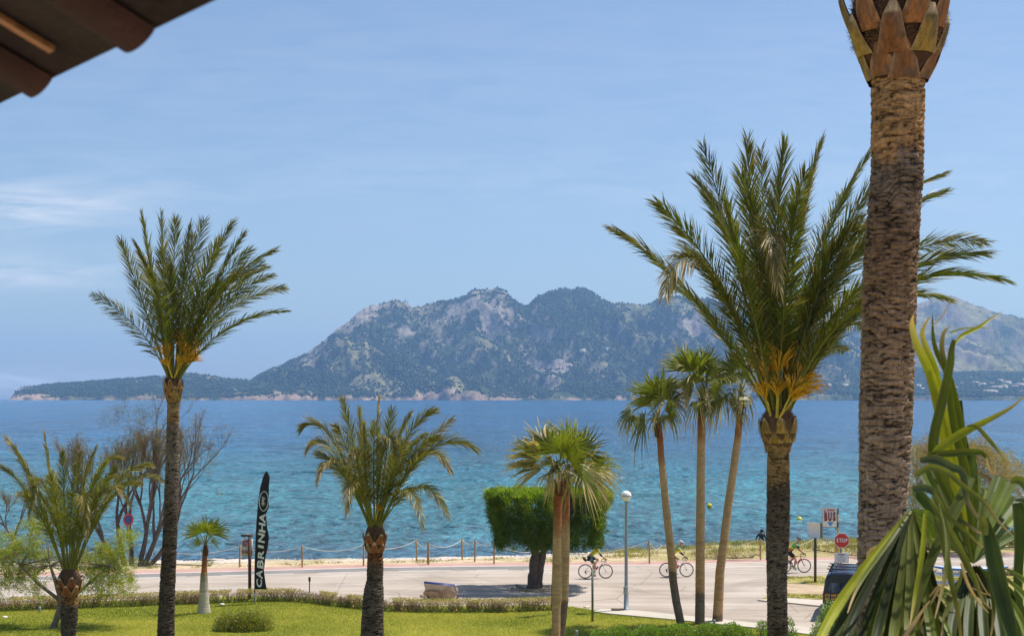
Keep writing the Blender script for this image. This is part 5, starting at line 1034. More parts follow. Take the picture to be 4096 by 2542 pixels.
far_bush('straw coloured bushes on the bank behind the right hand fan palm trunk', [(2860, 2225, 50, 28), (2940, 2228, 50, 30), (3010, 2225, 40, 26), (2790, 2228, 40, 22)], (0.27, 0.22, 0.09), 1200, dry=.5, nm='dry_shrub')
far_bush('green weeds at the foot of the large half bare tree', [(600, 2268, 40, 28), (545, 2262, 30, 20), (850, 2262, 18, 24), (680, 2270, 40, 18)], (0.15, 0.2, 0.04), 1800, dry=.3)
far_bush('green and yellow shrubs beside the stop sign by the water', [(3400, 2215, 35, 45), (3440, 2222, 30, 40), (3250, 2195, 30, 26), (3470, 2225, 30, 36)], (0.16, 0.18, 0.035), 1700, dry=.3)
far_bush('dark green shrub mass below the orange flushed tamarisk', [(3660, 2190, 60, 80), (3760, 2190, 60, 70), (3860, 2190, 60, 60), (3960, 2185, 70, 50), (4060, 2185, 70, 60)], (0.06, 0.10, 0.02), 900, size=.13)
bush('shrub', 'green shrub under the rack of paddle boards', [ge(3800, 2420, 60, .6, 60), ge(3900, 2430, 70, .6, 65), ge(3990, 2440, 60, .6, 60), ge(3700, 2430, 50, .6, 60)], 0, .5, 2200, (0.12, 0.2, 0.03), .08, .4)
bush('hedge', 'short brownish hedge at the right edge behind the paddle boards', [ge(3640, 2300, 40, .5, 36), ge(3720, 2302, 50, .5, 36), ge(3820, 2302, 60, .5, 34), ge(3930, 2302, 60, .5, 32), ge(4040, 2300, 70, .5, 34)], 0, .5, 2000, (0.2, 0.18, 0.06), .06, .4, .4, cat='hedge')
# ------------------------------------------------------------------ tiled roof corner, near the camera
def roof():
    h = 0.386; e = nrm([0.62, -0.785, 0]); nn = np.array([0.75, 0.66, 0]); sl = nrm([-0.75, -0.66, 0.42]) # along the eave; up the slope
    P0 = px(185, 372, 1.80); P0[2] = H + h
    up = nrm(np.cross(e, sl)); up = up if up[2] > 0 else -up
    t = thing('tiled_roof', 'dark underside of a clay tiled roof corner at the top left', 'roof', P0)
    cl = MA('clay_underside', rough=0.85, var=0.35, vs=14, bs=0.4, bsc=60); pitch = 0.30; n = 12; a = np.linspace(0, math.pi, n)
    for k in range(-3, 7):
        c = P0 + e * k * pitch
        for kind in ('channel_tile', 'cover_tile'):
            for row in range(2):
                mb = MB(); off = 0.0 if kind == 'channel_tile' else 0.5; r = 0.036 if kind == 'channel_tile' else 0.078; sgn = -1 if kind == 'channel_tile' else 1
                s0 = (0.0 if kind == 'channel_tile' else 0.05) + row * 0.40; s1 = s0 + 0.46; V = []
                for (s, rs) in ((s0, 1.0), (s1, 0.84)):
                    for ro in (r * rs, r * rs - 0.014):
                        cc = c + e * off * pitch + sl * (s + .010) + up * (0.006 if sgn < 0 else 0.036) + up * row * 0.01
                        for q in a: V.append(cc + e * math.cos(q) * ro * 1.15 + up * sgn * math.sin(q) * ro * (0.55 if sgn < 0 else 0.6))
                Fs = []
                for i in range(n - 1):
                    Fs += [(i, i + 1, 2 * n + i + 1, 2 * n + i), (n + i, n + i + 1, 3 * n + i + 1, 3 * n + i), (i, i + 1, n + i + 1, n + i), (2 * n + i, 2 * n + i + 1, 3 * n + i + 1, 3 * n + i)]
                Fs += [(0, n, 3 * n, 2 * n), (n - 1, 2 * n - 1, 4 * n - 1, 3 * n - 1)]
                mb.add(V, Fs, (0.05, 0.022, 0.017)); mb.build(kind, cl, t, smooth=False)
    # boards carried under the tiles, and added strips painting the lit tile rims
    for k in range(-4, 7):
        c = P0 + e * (k + 0.5) * pitch + up * 0.012
        w = np.array([c - e * .15 + sl * .005, c + e * .15 + sl * .005, c + e * .15 + sl * 1.6, c - e * .15 + sl * 1.6]); mb = MB(); V = np.vstack([w, w + up * .018])
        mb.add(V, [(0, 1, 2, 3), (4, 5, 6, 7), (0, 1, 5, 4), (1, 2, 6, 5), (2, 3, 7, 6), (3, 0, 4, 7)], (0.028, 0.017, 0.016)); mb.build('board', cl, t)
    for k in range(-3, 7):
        c = P0 + e * (k + 0.42) * pitch - up * 0.018; c = c + up * .02; w = np.array([c - e * .008 + sl * .045, c + e * .008 + sl * .045, c + e * .008 + sl * 1.6, c - e * .008 + sl * 1.6]); mb = MB(); V = np.vstack([w, w + up * .006])
        mb.add(V, [(0, 1, 2, 3), (4, 5, 6, 7), (0, 1, 5, 4), (1, 2, 6, 5), (2, 3, 7, 6), (3, 0, 4, 7)], (0.40, 0.20, 0.10)); mb.build('lit_rim', cl, t)
roof()
# ------------------------------------------------------------------ foreground fan palm: big folded blades at the right
def ribbon(mb, pts, wpx, col, Ds, tipcol=None, fold=0.35, n=22, nface=None, tw=0.0):
    P = np.array([px(x, y, d) for (x, y), d in zip(pts, Ds)]); q = np.linspace(0, len(P) - 1, n)
    def cr(v):
        i = np.clip(q.astype(int), 0, len(P) - 2); f = q - i; g_ = lambda k: v[np.clip(i + k, 0, len(v) - 1)]
        f = f[:, None]; a, b, c, d = g_(-1), g_(0), g_(1), g_(2); return 0.5 * ((2 * b) + (-a + c) * f + (2 * a - 5 * b + 4 * c - d) * f ** 2 + (-a + 3 * b - 3 * c + d) * f ** 3)
    C = cr(P); W = np.interp(q, np.linspace(0, len(P) - 1, len(wpx)), wpx) / F * np.array(C[:, 1]) / 2
    T = np.gradient(C, axis=0); T /= np.linalg.norm(T, axis=1)[:, None]; view = C - np.array([0, 0, H]); view /= np.linalg.norm(view, axis=1)[:, None]
    S = np.cross(T, view); S /= np.linalg.norm(S, axis=1)[:, None] + 1e-6
    if tw:
        N0 = np.cross(S, T); an = tw * np.linspace(0, 1, n); S = S * np.cos(an)[:, None] + N0 * np.sin(an)[:, None]
    N_ = np.cross(S, T)
    us = np.linspace(-1, 1, 9); pl = np.array([0, .05, -.01, .05, -.01, .05, -.01, .05, 0]); off = fold * (1 - abs(us)) + pl
    V = np.stack([C + S * (W * k)[:, None] + N_ * (W * o_)[:, None] for k, o_ in zip(us, off)], 1).reshape(-1, 3)
    Fs = [(i * 9 + a, i * 9 + a + 1, i * 9 + a + 10, i * 9 + a + 9) for i in range(n - 1) for a in range(8)]
    u = np.linspace(0, 1, n)[:, None]; k = np.clip((u - 0.62) * 2.6, 0, 1) if tipcol is not None else u * 0
    tc = np.array(tipcol if tipcol is not None else col); cc = np.array(col)[None] * (1 - k) + tc[None] * k
    mot = 0.75 + 0.5 * fbm(u[:, 0] * 7 + pts[0][0], wpx[0] * 1.3, 0, 3)[:, None]; edge_ = np.array([0.62, 0.50, 0.16])
    cols = []
    for k in range(9):
        v_ = cc * mot * (1.12 if k % 2 else 0.88) * RNG.uniform(.9, 1.1)
        if k in (0, 8): v_ = v_ * .85 + edge_ * .15
        cols.append(v_)
    mb.add(V, Fs, np.clip(np.stack(cols, 1).reshape(-1, 3), .003, 1))
YG = (0.30, 0.31, 0.010); MG = (0.085, 0.105, 0.007); DG = (0.022, 0.033, 0.003); GG = (0.135, 0.15, 0.022); TN = (0.56, 0.37, 0.18); BL = (0.07, 0.09, 0.04)  # sunlit blades painted yellow green, shaded ones dark green
NEARL = MA('near_fan_leaf', rough=0.5, var=0.18, vs=14, bs=0.15, bsc=90, trans=0.22, spec=0.3, bd=.002)
def near_fan():
    D = 4.6; B = px(3890, 2900, D + 0.2); B[2] = 4.6
    t = thing('fan_palm', 'very close fan palm with long folded green blades filling the lower right corner', 'palm tree', (B[0] + .25, B[1], 0.0))
    cl = [(B[0] + .25, D + .25, -0.1, .16), (B[0] + .22, D + .25, 2.5, .14), (B[0] + .15, D + .25, 5.2, .13), (B[0] + .1, D + .25, 6.1, .12)]; fan_trunk(t, cl, TW)
    hub = (3893, 2250)
    def leafs(items, ws=1.0):
        for q_ in items: leaf([q_], ws=ws)
    def leaf(items, nm='fan_leaf', lab=None, ws=1.0):
        mb = MB()
        for it in items:
            pts, w, col = it[0], it[1], it[2]; tip = it[3] if len(it) > 3 else None; d0 = it[4] if len(it) > 4 else 0.0; d1 = it[5] if len(it) > 5 else d0; tw = it[6] if len(it) > 6 else 0
            ribbon(mb, pts, [q_ * ws for q_ in w], col, np.linspace(D + d0, D + d1, len(pts)), tip, tw=tw)
        o = mb.build(nm, NEARL, t, smooth=False)
        if lab: o['label'] = lab
    # upright leaf with its blades reaching above the horizon
    leaf([([hub, (3850, 2050), (3800, 1850), (3770, 1700), (3722, 1500), (3668, 1380), (3648, 1300), (3653, 1258)], [8, 40, 62, 60, 56, 44, 30, 3], YG, TN, 0.05, -.05),
          ([hub, (3855, 2050), (3815, 1850), (3780, 1680), (3740, 1480), (3700, 1380), (3690, 1320), (3722, 1262)], [8, 40, 60, 52, 44, 34, 26, 3], YG, TN, 0.08, 0.05),
          ([hub, (3870, 2050), (3850, 1880), (3842, 1720), (3800, 1520), (3752, 1420), (3733, 1350), (3730, 1255)], [8, 40, 58, 54, 42, 30, 22, 3], MG, None, 0.1, .1),
          ([hub, (3880, 2050), (3860, 1880), (3815, 1700), (3788, 1500), (3768, 1400), (3775, 1330), (3800, 1305)], [8, 40, 56, 44, 36, 30, 22, 3], MG, TN, 0.02, .02),
          ([hub, (3830, 2050), (3745, 1860), (3735, 1750), (3770, 1600), (3800, 1460), (3806, 1400), (3816, 1358)], [8, 50, 66, 60, 56, 46, 34, 22], MG, None, -0.05, -.05),
          ([(3812, 1385), (3850, 1340), (3920, 1305), (3962, 1275), (4010, 1245)], [6, 26, 22, 14, 3], YG, TN, 0.0, 0.1), ([(3800, 1330), (3860, 1312), (3960, 1310)], [10, 9, 3], YG, TN),
          ([(3730, 1300), (3770, 1262), (3800, 1200)], [8, 8, 3], TN, TN), ([hub, (3900, 2050), (3888, 1900), (3850, 1750), (3838, 1600)], [8, 40, 54, 50, 30], DG, None, 0.15, .2)], ws=.68)
    # the fan behind: spread blades radiating from the hub, shade painted as darker greens
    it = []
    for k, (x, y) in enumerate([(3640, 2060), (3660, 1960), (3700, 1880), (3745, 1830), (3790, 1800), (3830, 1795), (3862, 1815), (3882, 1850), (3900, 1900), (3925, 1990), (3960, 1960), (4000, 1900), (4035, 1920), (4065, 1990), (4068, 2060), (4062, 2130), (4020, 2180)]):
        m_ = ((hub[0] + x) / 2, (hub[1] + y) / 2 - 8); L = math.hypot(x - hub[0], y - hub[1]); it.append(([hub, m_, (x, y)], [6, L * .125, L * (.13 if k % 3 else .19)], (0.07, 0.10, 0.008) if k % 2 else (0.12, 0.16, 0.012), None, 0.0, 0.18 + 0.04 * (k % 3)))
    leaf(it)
    # ribs folding over to the left with dry tips
    leafs([([(3720, 1830), (3760, 1790), (3850, 1730), (3930, 1690), (4039, 1632), (4098, 1580)], [14, 44, 46, 34, 18, 3], YG, TN, -.1, -.1), ([(3870, 1702), (3905, 1705), (3950, 1750), (4000, 1810), (4050, 1862)], [10, 22, 24, 18, 5], GG, TN, -.15, -.15),
          ([(3712, 1815), (3800, 1812), (3890, 1806), (3935, 1815), (3965, 1870), (3978, 1905)], [16, 40, 38, 24, 14, 3], MG, TN, -.1, -.12), ([(3945, 1830), (3955, 1870), (3975, 1900), (3982, 1860)], [12, 14, 10, 3], TN, TN, -.12, -.12),
          ([(3680, 1840), (3740, 1835), (3800, 1865), (3850, 1890), (3866, 1990), (3905, 2060), (3960, 2140)], [30, 48, 50, 40, 30, 16, 4], BL, TN, -.2, -.25, 0.3), ([(3665, 1900), (3720, 1868), (3790, 1888), (3850, 1940), (3940, 2010), (3990, 2080), (4055, 2145)], [26, 36, 34, 28, 24, 16, 3], GG, TN, -.22, -.28),
          ([(3650, 1955), (3700, 1950), (3745, 1975), (3780, 2040), (3860, 2090), (3905, 2120), (3955, 2140)], [34, 44, 40, 30, 22, 14, 3], BL, TN, -.2, -.2, 0.4), ([(3735, 1960), (3770, 2030), (3800, 2070), (3870, 2130), (3920, 2180), (3940, 2190)], [20, 26, 24, 18, 10, 3], GG, TN, -.25, -.25),
          ([(3720, 1995), (3760, 2060), (3830, 2180), (3880, 2280), (3905, 2330), (3930, 2400), (3975, 2440)], [20, 34, 44, 38, 26, 12, 3], GG, TN, -.3, -.35), ([(3845, 2250), (3870, 2330), (3910, 2400), (3955, 2450)], [14, 18, 14, 3], TN, TN, -.35, -.35),
          ([(3735, 2065), (3770, 2150), (3800, 2300), (3830, 2440), (3845, 2560)], [26, 40, 34, 24, 12], GG, (0.45, 0.30, 0.05), -.3, -.4), ([(3905, 2290), (3950, 2370), (3990, 2400)], [6, 6, 2], TN, TN, -.3, -.3), ([(3890, 2350), (3950, 2375), (3985, 2360)], [5, 5, 2], TN, TN, -.3, -.3)], ws=.74)
    leaf([([(3885, 1905), (3850, 1980), (3800, 2080), (3740, 2200), (3690, 2340), (3640, 2520), (3620, 2580)], [30, 46, 44, 40, 30, 20, 8], MG, (0.34, 0.28, 0.08), -.15, -.4)])
    leafs([([(3600, 2570), (3650, 2500), (3690, 2440), (3720, 2400)], [14, 16, 10, 4], TN, TN, -.4, -.4), ([(3690, 2420), (3760, 2340), (3690, 2480), (3680, 2560)], [4, 10, 8, 4], TN, TN, -.3, -.3),
          ([(3700, 2180), (3740, 2210), (3780, 2170), (3790, 2210)], [8, 14, 12, 4], BL, None, -.2, -.2)])
    # big pleated leaf hanging at the left
    it = []; H2 = (3644, 2040)
    HB = []
    for k, x in enumerate(np.linspace(3285, 3790, 18)):
        HB.append((x + RNG.normal(0, 7), 2570 + 70 * math.sin((k + .5) / 18 * math.pi) + RNG.normal(0, 12), RNG.uniform(26, 40), (YG, DG, MG, DG, DG, MG, DG, GG, DG, GG, GG, DG, GG, MG, DG, GG, MG, DG)[k]))
    for k, (x, y, w, c) in enumerate(HB):
        m_ = (H2[0] + (x - H2[0]) * .42, H2[1] + (y - H2[1]) * .38 - abs(x - 3560) * .05); it.append(([H2, m_, (x + (H2[0] - x) * .2, y - 140), (x, y)], [14, w * .8, w * 1.25, w], c, None, -.15 + .02 * (k % 3), -.45 + 0.05 * (k % 3)))
    leaf(it)
    leafs([([H2, (3560, 2160), (3440, 2330), (3390, 2450)], [10, 18, 14, 3], GG, TN, -.2, -.5), ([(3700, 2050), (3690, 2200), (3660, 2380), (3640, 2500)], [12, 22, 16, 3], YG, TN, -.35, -.5), ([(3760, 2010), (3790, 2150), (3780, 2300), (3740, 2470)], [10, 20, 18, 3], GG, TN, -.3, -.5), ([(3860, 2240), (3830, 2350), (3780, 2450), (3765, 2560)], [8, 16, 12, 3], GG, TN, -.3, -.4), ([(3915, 2260), (3960, 2330), (3975, 2450), (3960, 2560)], [8, 18, 14, 3], MG, TN, -.3, -.4)])
    it = []
    for (x, y, w) in [(3740, 2150, 26), (3750, 2120, 24), (3760, 2090, 24), (3735, 2190, 24), (3700, 2170, 20)]: it.append(([H2, ((H2[0] + x) / 2 + 5, (H2[1] + y) / 2 - 14), (x, y)], [10, w, w * .7], (0.16, 0.24, 0.04), None, -.15, .05))
    leaf(it); leafs([([(3470, 2240), (3480, 2205), (3520, 2185), (3565, 2190), (3580, 2205)], [12, 18, 14, 12, 5], TN, TN, .1, .1), ([(3440, 2290), (3470, 2270), (3500, 2262), (3540, 2240)], [40, 56, 40, 10], (0.32, 0.34, 0.04), TN, .1, .1, .5), ([(3455, 2330), (3480, 2290), (3505, 2262), (3520, 2240)], [30, 34, 30, 20], YG, TN, .08, .08, .6), ([(3500, 2260), (3520, 2235), (3535, 2250), (3520, 2275)], [16, 20, 20, 8], GG, TN, .1, .1)])
    # skirt below the hub, its shade painted as dark green
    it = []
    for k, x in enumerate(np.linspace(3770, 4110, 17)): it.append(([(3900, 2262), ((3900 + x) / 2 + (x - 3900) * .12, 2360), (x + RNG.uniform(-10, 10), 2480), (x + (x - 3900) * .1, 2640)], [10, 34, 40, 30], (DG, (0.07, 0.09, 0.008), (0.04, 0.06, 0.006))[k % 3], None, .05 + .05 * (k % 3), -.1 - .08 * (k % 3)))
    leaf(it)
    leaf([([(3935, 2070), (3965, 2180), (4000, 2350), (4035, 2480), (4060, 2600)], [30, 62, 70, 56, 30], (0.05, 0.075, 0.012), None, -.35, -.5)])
    leaf([([(3925, 2065), (3935, 2100), (3942, 2140)], [30, 36, 20], GG, None, -.4, -.4)])
    leaf([([(3990, 2290), (4020, 2400), (4060, 2520), (4090, 2640)], [16, 34, 30, 20], MG, None, -.4, -.5)])
    leaf([([(4072, 2010), (4080, 2080), (4078, 2200), (4072, 2330), (4082, 2430), (4086, 2480)], [46, 52, 40, 36, 24, 6], (0.05, 0.08, 0.012), None, -.2, -.2), ([(4040, 1925), (4070, 1918), (4100, 1935), (4140, 1990)], [16, 34, 40, 30], GG, None, -.15, -.2)])
    leaf([([(4060, 2000), (4090, 1998), (4130, 2010)], [8, 18, 20], BL, None, -.1, -.1)])
    it = []
    for (a, b, w) in [((4010, 2300), (4150, 2480), 26), ((4020, 2270), (4150, 2400), 24), ((4000, 2340), (4120, 2600), 28), ((3680, 2330), (3800, 2440), 22), ((3700, 2350), (3820, 2390), 18), ((3690, 2400), (3800, 2540), 24), ((3720, 2440), (3790, 2580), 18), ((3980, 2330), (4060, 2560), 22)]:
        it.append(([a, ((a[0] + b[0]) / 2 + 15, (a[1] + b[1]) / 2 - 14), b], [6, w, w * .5], (0.19, 0.23, 0.04), TN if w < 23 else None, -.2, -.35))
    leafs(it)
near_fan()
# ------------------------------------------------------------------ street things
WHITE = M('white_paint', (0.78, 0.78, 0.78), 0.45, 0.05, 4); METAL = M('grey_metal', (0.33, 0.36, 0.38), 0.45, 0.12, 12, metal=0.4); STEEL = M('galvanised', (0.30, 0.30, 0.29), 0.5, 0.15, 14, metal=0.3)
BLACK = M('black_plastic', (0.025, 0.025, 0.03), 0.5, 0.2); REDP = M('sign_red', (0.55, 0.035, 0.02), 0.45, 0.08, 3); BLUE = M('sign_blue', (0.03, 0.28, 0.62), 0.45, 0.05); MAROON = M('maroon', (0.22, 0.01, 0.03), 0.5, 0.05)
ORANGE = M('orange_letters', (0.75, 0.36, 0.04), 0.5, 0.05); YEL = M('buoy_yellow', (0.80, 0.62, 0.02), 0.35, 0.06, 4); WOOD = M('post_wood', (0.42, 0.26, 0.11), 0.85, 0.3, 6, 0.5, 30, coord=(1, 1, .2)); DWOOD = M('brown_paint', (0.085, 0.03, 0.022), 0.6, 0.25, 5)
ROCKM = MA('rock', rough=0.9, var=0.3, vs=4, bs=0.8, bsc=9, bd=0.05)
RX = Matrix.Rotation(math.radians(90), 3, 'X')   # text upright, facing the camera
def lamp():
    B = gd(2505, 2436, 0.1); s = F / B[1]; t = thing('street_lamp', 'grey lamp post topped by a white glass globe at the road corner', 'street lamp', B)
    mb = MB(); ztop = H + (YH - 1998) / s; mb.lathe([(0.17, B[2]), (0.17, B[2] + .02), (0.10, B[2] + .04), (0.095, B[2] + .7), (0.075, B[2] + .75), (0.055, ztop - .12), (0.06, ztop - .1), (0.10, ztop - .02), (0.10, ztop + .02)], (B[0], B[1], 0), 16); mb.build('post', METAL, t, smooth=True)
    mb = MB(); mb.box((B[0] - .045, B[1] - .11, B[2] + .80), (.15, .10, .30)); bevel(mb.build('junction_box', METAL, t), .01)
    g_, nt, b = _mat('lamp_glass'); b.inputs['Base Color'].default_value = (.92, .90, .86, 1); b.inputs['Roughness'].default_value = .2; b.inputs['Subsurface Weight'].default_value = .6; b.inputs['Subsurface Radius'].default_value = (.2, .2, .2)
    mb = MB(); mb.sphere((B[0], B[1], H + (YH - 1982) / s), .215, 28, 20); mb.build('globe', g_, t, smooth=True)
    mb = MB(); zc = H + (YH - 1982) / s; mb.lathe([(.217, zc - .02), (.222, zc), (.217, zc + .02)], (B[0], B[1], 0), 28); mb.build('band', METAL, t, smooth=True)
    mb = MB(); p = gd(2470, 2436, .1); mb.box((p[0], p[1], .112), (.5, .5, .012)); tag(mb.build('manhole_cover', M('rust', (0.14, 0.08, 0.05), .9, .3), None, p), 'rusty square cover plate in the pavement beside the lamp post', 'cover plate')
lamp()
def grey_post():
    B = gd(2370, 2485, 0.05); s = F / B[1]; top = H + (YH - 2272) / s; mb = MB(); mb.box((B[0], B[1], (top + B[2]) / 2), (.075, .05, top - B[2]), 0.5); mb.box((B[0], B[1], top + .004), (.085, .06, .012), 0.5)
    for k in range(7): mb.box((B[0] - .016, B[1] - .045, top - .12 - k * .22), (.012, .012, .02), 0.5)
    o = mb.build('sign_post', M('post_olive', (0.16, 0.165, 0.13), .55, .2, 8, metal=.2), None, B); tag(o, 'bare grey square sign post on the lawn in front of the first cyclist', 'post')
grey_post()
def stub_post():
    for (x, y0, y1, w, lab) in [(159, 2447, 2424, .055, 'tiny grey stub post on the lawn at the far left'), (2575, 2512, 2496, .05, 'tiny grey stub post among the green hedge under the fan palms, nearest the lamp'), (2306, 2545, 2519, .055, 'tiny grey stub post at the bottom edge right of the palm pair'), (2857, 2500, 2476, .05, 'tiny grey stub post between the straight and right fan palm trunks')]:
        B = gd(x, y0, .05); s = F / B[1]; hh = (y0 - y1) / s; t = MB(); t.lathe([(w, 0), (w, hh * .85), (w * .75, hh), (0.001, hh + .004)], B, 10); tag(t.build('stake', STEEL, None, B, True), lab, 'stake', 'grey stub posts on the lawn')
    for (x, y, lab) in [(20, 2468, 'white sprinkler lid lying on the lawn at the far left'), (889, 2417, 'white sprinkler lid on the lawn by the small young fan palm')]:
        B = gd(x, y, .05); t = MB(); t.lathe([(.10, .01), (.09, .05), (.02, .07), (0.001, .072)], B, 14); tag(t.build('sprinkler_lid', WHITE, None, B, True), lab, 'lid', 'white lids on the lawn')
stub_post()
def bollard_light():
    B = gd(1238, 2368, 0); s = F / B[1]; t = thing('marker_post', 'short thin black headed marker post behind the hedge', 'post', B); mb = MB(); mb.lathe([(.025, 0), (.025, .5)], B, 8); mb.build('stem', DWOOD, t, smooth=True)
    mb = MB(); mb.lathe([(.03, .48), (.05, .52), (.055, .66), (.035, .70), (.001, .71)], B, 10); mb.build('head', BLACK, t, smooth=True)
bollard_light()
def rock(name, x, y, rx, rz, col, lab, group=None, ry=None, z=0.0, seed=0, sub=3):
    B = gd(x, y, z); s = F / B[1]; r = np.array([rx / s, (ry or rx / s), rz / s]); bm = bmesh.new(); bmesh.ops.create_icosphere(bm, subdivisions=sub, radius=1)
    V = np.array([v.co[:] for v in bm.verts]); n_ = fbm(V[:, 0] * 1.1 + seed, V[:, 1] * 1.1, V[:, 2] * 1.1, 4, .6); V = V * (0.6 + 0.8 * n_[:, None]); Q = rnd_unit(7)
    for q in Q: d = V @ q; k = np.clip(d - .62, 0, None); V = V - k[:, None] * q * .85
    fs = np.array([[v.index for v in f.verts] for f in bm.faces]); bm.free(); V[:, 2] = V[:, 2] * .9 + .35; P = B + V * r
    c = np.array(col) * (0.6 + .7 * fbm(V[:, 0] * 3, V[:, 1] * 3, V[:, 2] * 3 + seed, 4)[:, None]); mb = MB(); mb.add(P, fs, c); return tag(mb.build(name, ROCKM, None, B), lab, 'rock', group)
def rocks():
    br = (0.46, 0.30, 0.17); gr = (0.26, 0.24, 0.20)
    rock('rock', 1745, 2392, 48, 40, br, 'wide brown boulder leaning in front of the tilted board, left of the pointed one', 'boulders by the leaning board', .5, seed=3, sub=4); rock('rock', 1792, 2394, 42, 50, (0.5, .34, .2), 'pointed brown boulder at the right of the tilted board', 'boulders by the leaning board', .45, seed=8, sub=4); rock('rock', 1693, 2386, 15, 12, (.4, .3, .2), 'small brown stone left of the boulders by the tilted board', 'boulders by the leaning board', .15, seed=5, sub=2)
    for k, (x, y, a, b, lab) in enumerate([(2072, 2350, 12, 15, 'upright grey stone, leftmost at the foot of the clipped tree'), (2088, 2357, 14, 10, 'grey stone right of the upright one at the foot of the clipped tree'), (2050, 2352, 9, 6, 'small dark stone at the far left of the clipped tree ring'), (2104, 2364, 12, 8, 'low pale stone in front of the clipped tree ring, left of the brown one'), (2126, 2364, 11, 7, 'brown stone right in front of the clipped tree trunk'),
                                           (2172, 2350, 10, 11, 'rounded grey stone just right of the clipped tree trunk'), (2192, 2350, 11, 9, 'grey green stone between the clipped tree trunk and the palm pair'), (2176, 2362, 8, 6, 'small stone in front of the rounded grey one by the palm pair'), (2196, 2364, 9, 6, 'small pale stone nearest the palm pair')]):
        rock('stone', x, y, a, b, (0.34, .22, .13) if 'brown' in lab else gr, lab, 'stones around the clipped tree', .16, seed=k * 3.1, sub=2)
    rock('stone', 2345, 2428, 16, 7, (0.62, .5, .34), 'flat pale yellow stone at the end of the hedge near the grey post', None, .2, seed=9, sub=2)
    mb = MB(); B = gd(2125, 2358); a = np.linspace(0, 6.28, 28)[:-1]; mb.prism([(B[0] + .25 + 1.05 * math.cos(q), B[1] + .1 + .75 * math.sin(q)) for q in a], 0.0, .05); tag(mb.build('dirt_patch', dirt), kind='structure')
rocks()
def board():
    D = gd(1700, 2400)[1] + .7; t = thing('sign_board', 'fallen wooden sign board with blue edge leaning behind the brown boulders', 'board', px(1765, 2392, D))
    c = [px(1696, 2331, D - .45), px(1816, 2343, D - .62), px(1832, 2398, D - .25), px(1712, 2400, D + .0)]; c = np.array(c); nb = nrm(np.cross(c[1] - c[0], c[3] - c[0])); nb = nb if nb[1] > 0 else -nb
    V = np.vstack([c, c + nb * .09 + np.array([0, 0, .03])]); q = [(0, 1, 2, 3), (4, 5, 6, 7), (0, 1, 5, 4), (1, 2, 6, 5), (2, 3, 7, 6), (3, 0, 4, 7)]
    mb = MB(); mb.add(V, q[:1]); mb.build('panel', M('bare_ply', (0.46, 0.38, 0.29), .8, .25, 3, .2, 20), t)
    mb = MB(); cc = c.mean(0); V2 = V.copy(); V2 = cc + (V2 - cc) * 1.012 + nb * .004; mb.add(V2, q[1:]); mb.build('edge', M('navy_edge', (0.02, 0.035, 0.16), .5, .2), t)
board()
# rope fence
FP = [(958, 2267, 'post behind the hanging red lettered sign'), (1209, 2267, 'post standing alone between the tall banner and the middle palm'), (1454, 2262, 'post just left of the middle palm trunk'), (1667, 2244, 'post right of the middle palm, left of two touching posts'),
      (1709, 2253, 'thin back post of the touching two right of the middle palm'), (1714, 2257, 'front post of the touching two right of the middle palm'), (1849, 2240, 'post left of the flat topped tree, third from it'), (1899, 2246, 'post left of the flat topped tree, second from it'), (1976, 2254, 'post nearest the flat topped tree on its left side'), (2175, 2253, 'short looking post just right of the flat topped tree trunk'),
      (2598, 2247, 'post between the lamp post and the left leaning fan palm'), (3042, 2230, 'post in front of the person in the black wetsuit')]
def fence():
    tops = []
    for (x, y, lab) in FP:
        D = 75
        for _ in range(6):
            X = (x - 2048) / F * D; z = zb(X, D); D = (H - z) * F / (y - YH)
        X = (x - 2048) / F * D; hh = 88 / F * D if y > 2235 else 78 / F * D; mb = MB(); r = .045 if x != 1709 else .03; tl = RNG.uniform(-.03, .03); mb.tube([(X, D, z - .1), (X + tl * .5, D, z + hh * .5), (X + tl, D, z + hh - .015), (X + tl, D, z + hh)], [r, r, r, r * .75], 10)
        tag(mb.build('fence_post', WOOD, None, (X, D, z), True), 'round wooden rope fence ' + lab, 'post', 'posts of the rope fence'); tops.append((X + tl, D, z + hh - .06))
    seq = [(-31.5, 76, .85), (-26.5, 76, .85), (-20, 76.2, .85), tops[0], tops[1], tops[2], tops[3], tops[5], tops[6], tops[7], tops[8], (1.65, 76, .55), tops[10], (8.2, 78, .60), tops[11], (17.0, 80, .75), (21.5, 80.5, .85), (27, 82, .8), (34, 84, .8)]
    mb = MB()
    for a, b in zip(seq[:-1], seq[1:]):
        a, b = np.array(a), np.array(b); L = np.linalg.norm(b - a); s = np.linspace(0, 1, 12); P = a + (b - a) * s[:, None]; P[:, 2] -= (min(.55, .05 * L + .12) if L > 1.2 else .12) * 4 * s * (1 - s); mb.tube(P, .016, 5, cap=False)
    tag(mb.build('rope', M('rope', (0.62, 0.56, 0.44), .9, .15, 20), None, (0, 76, 0)), 'long pale rope sagging from post to post along the beach', 'rope')
fence()
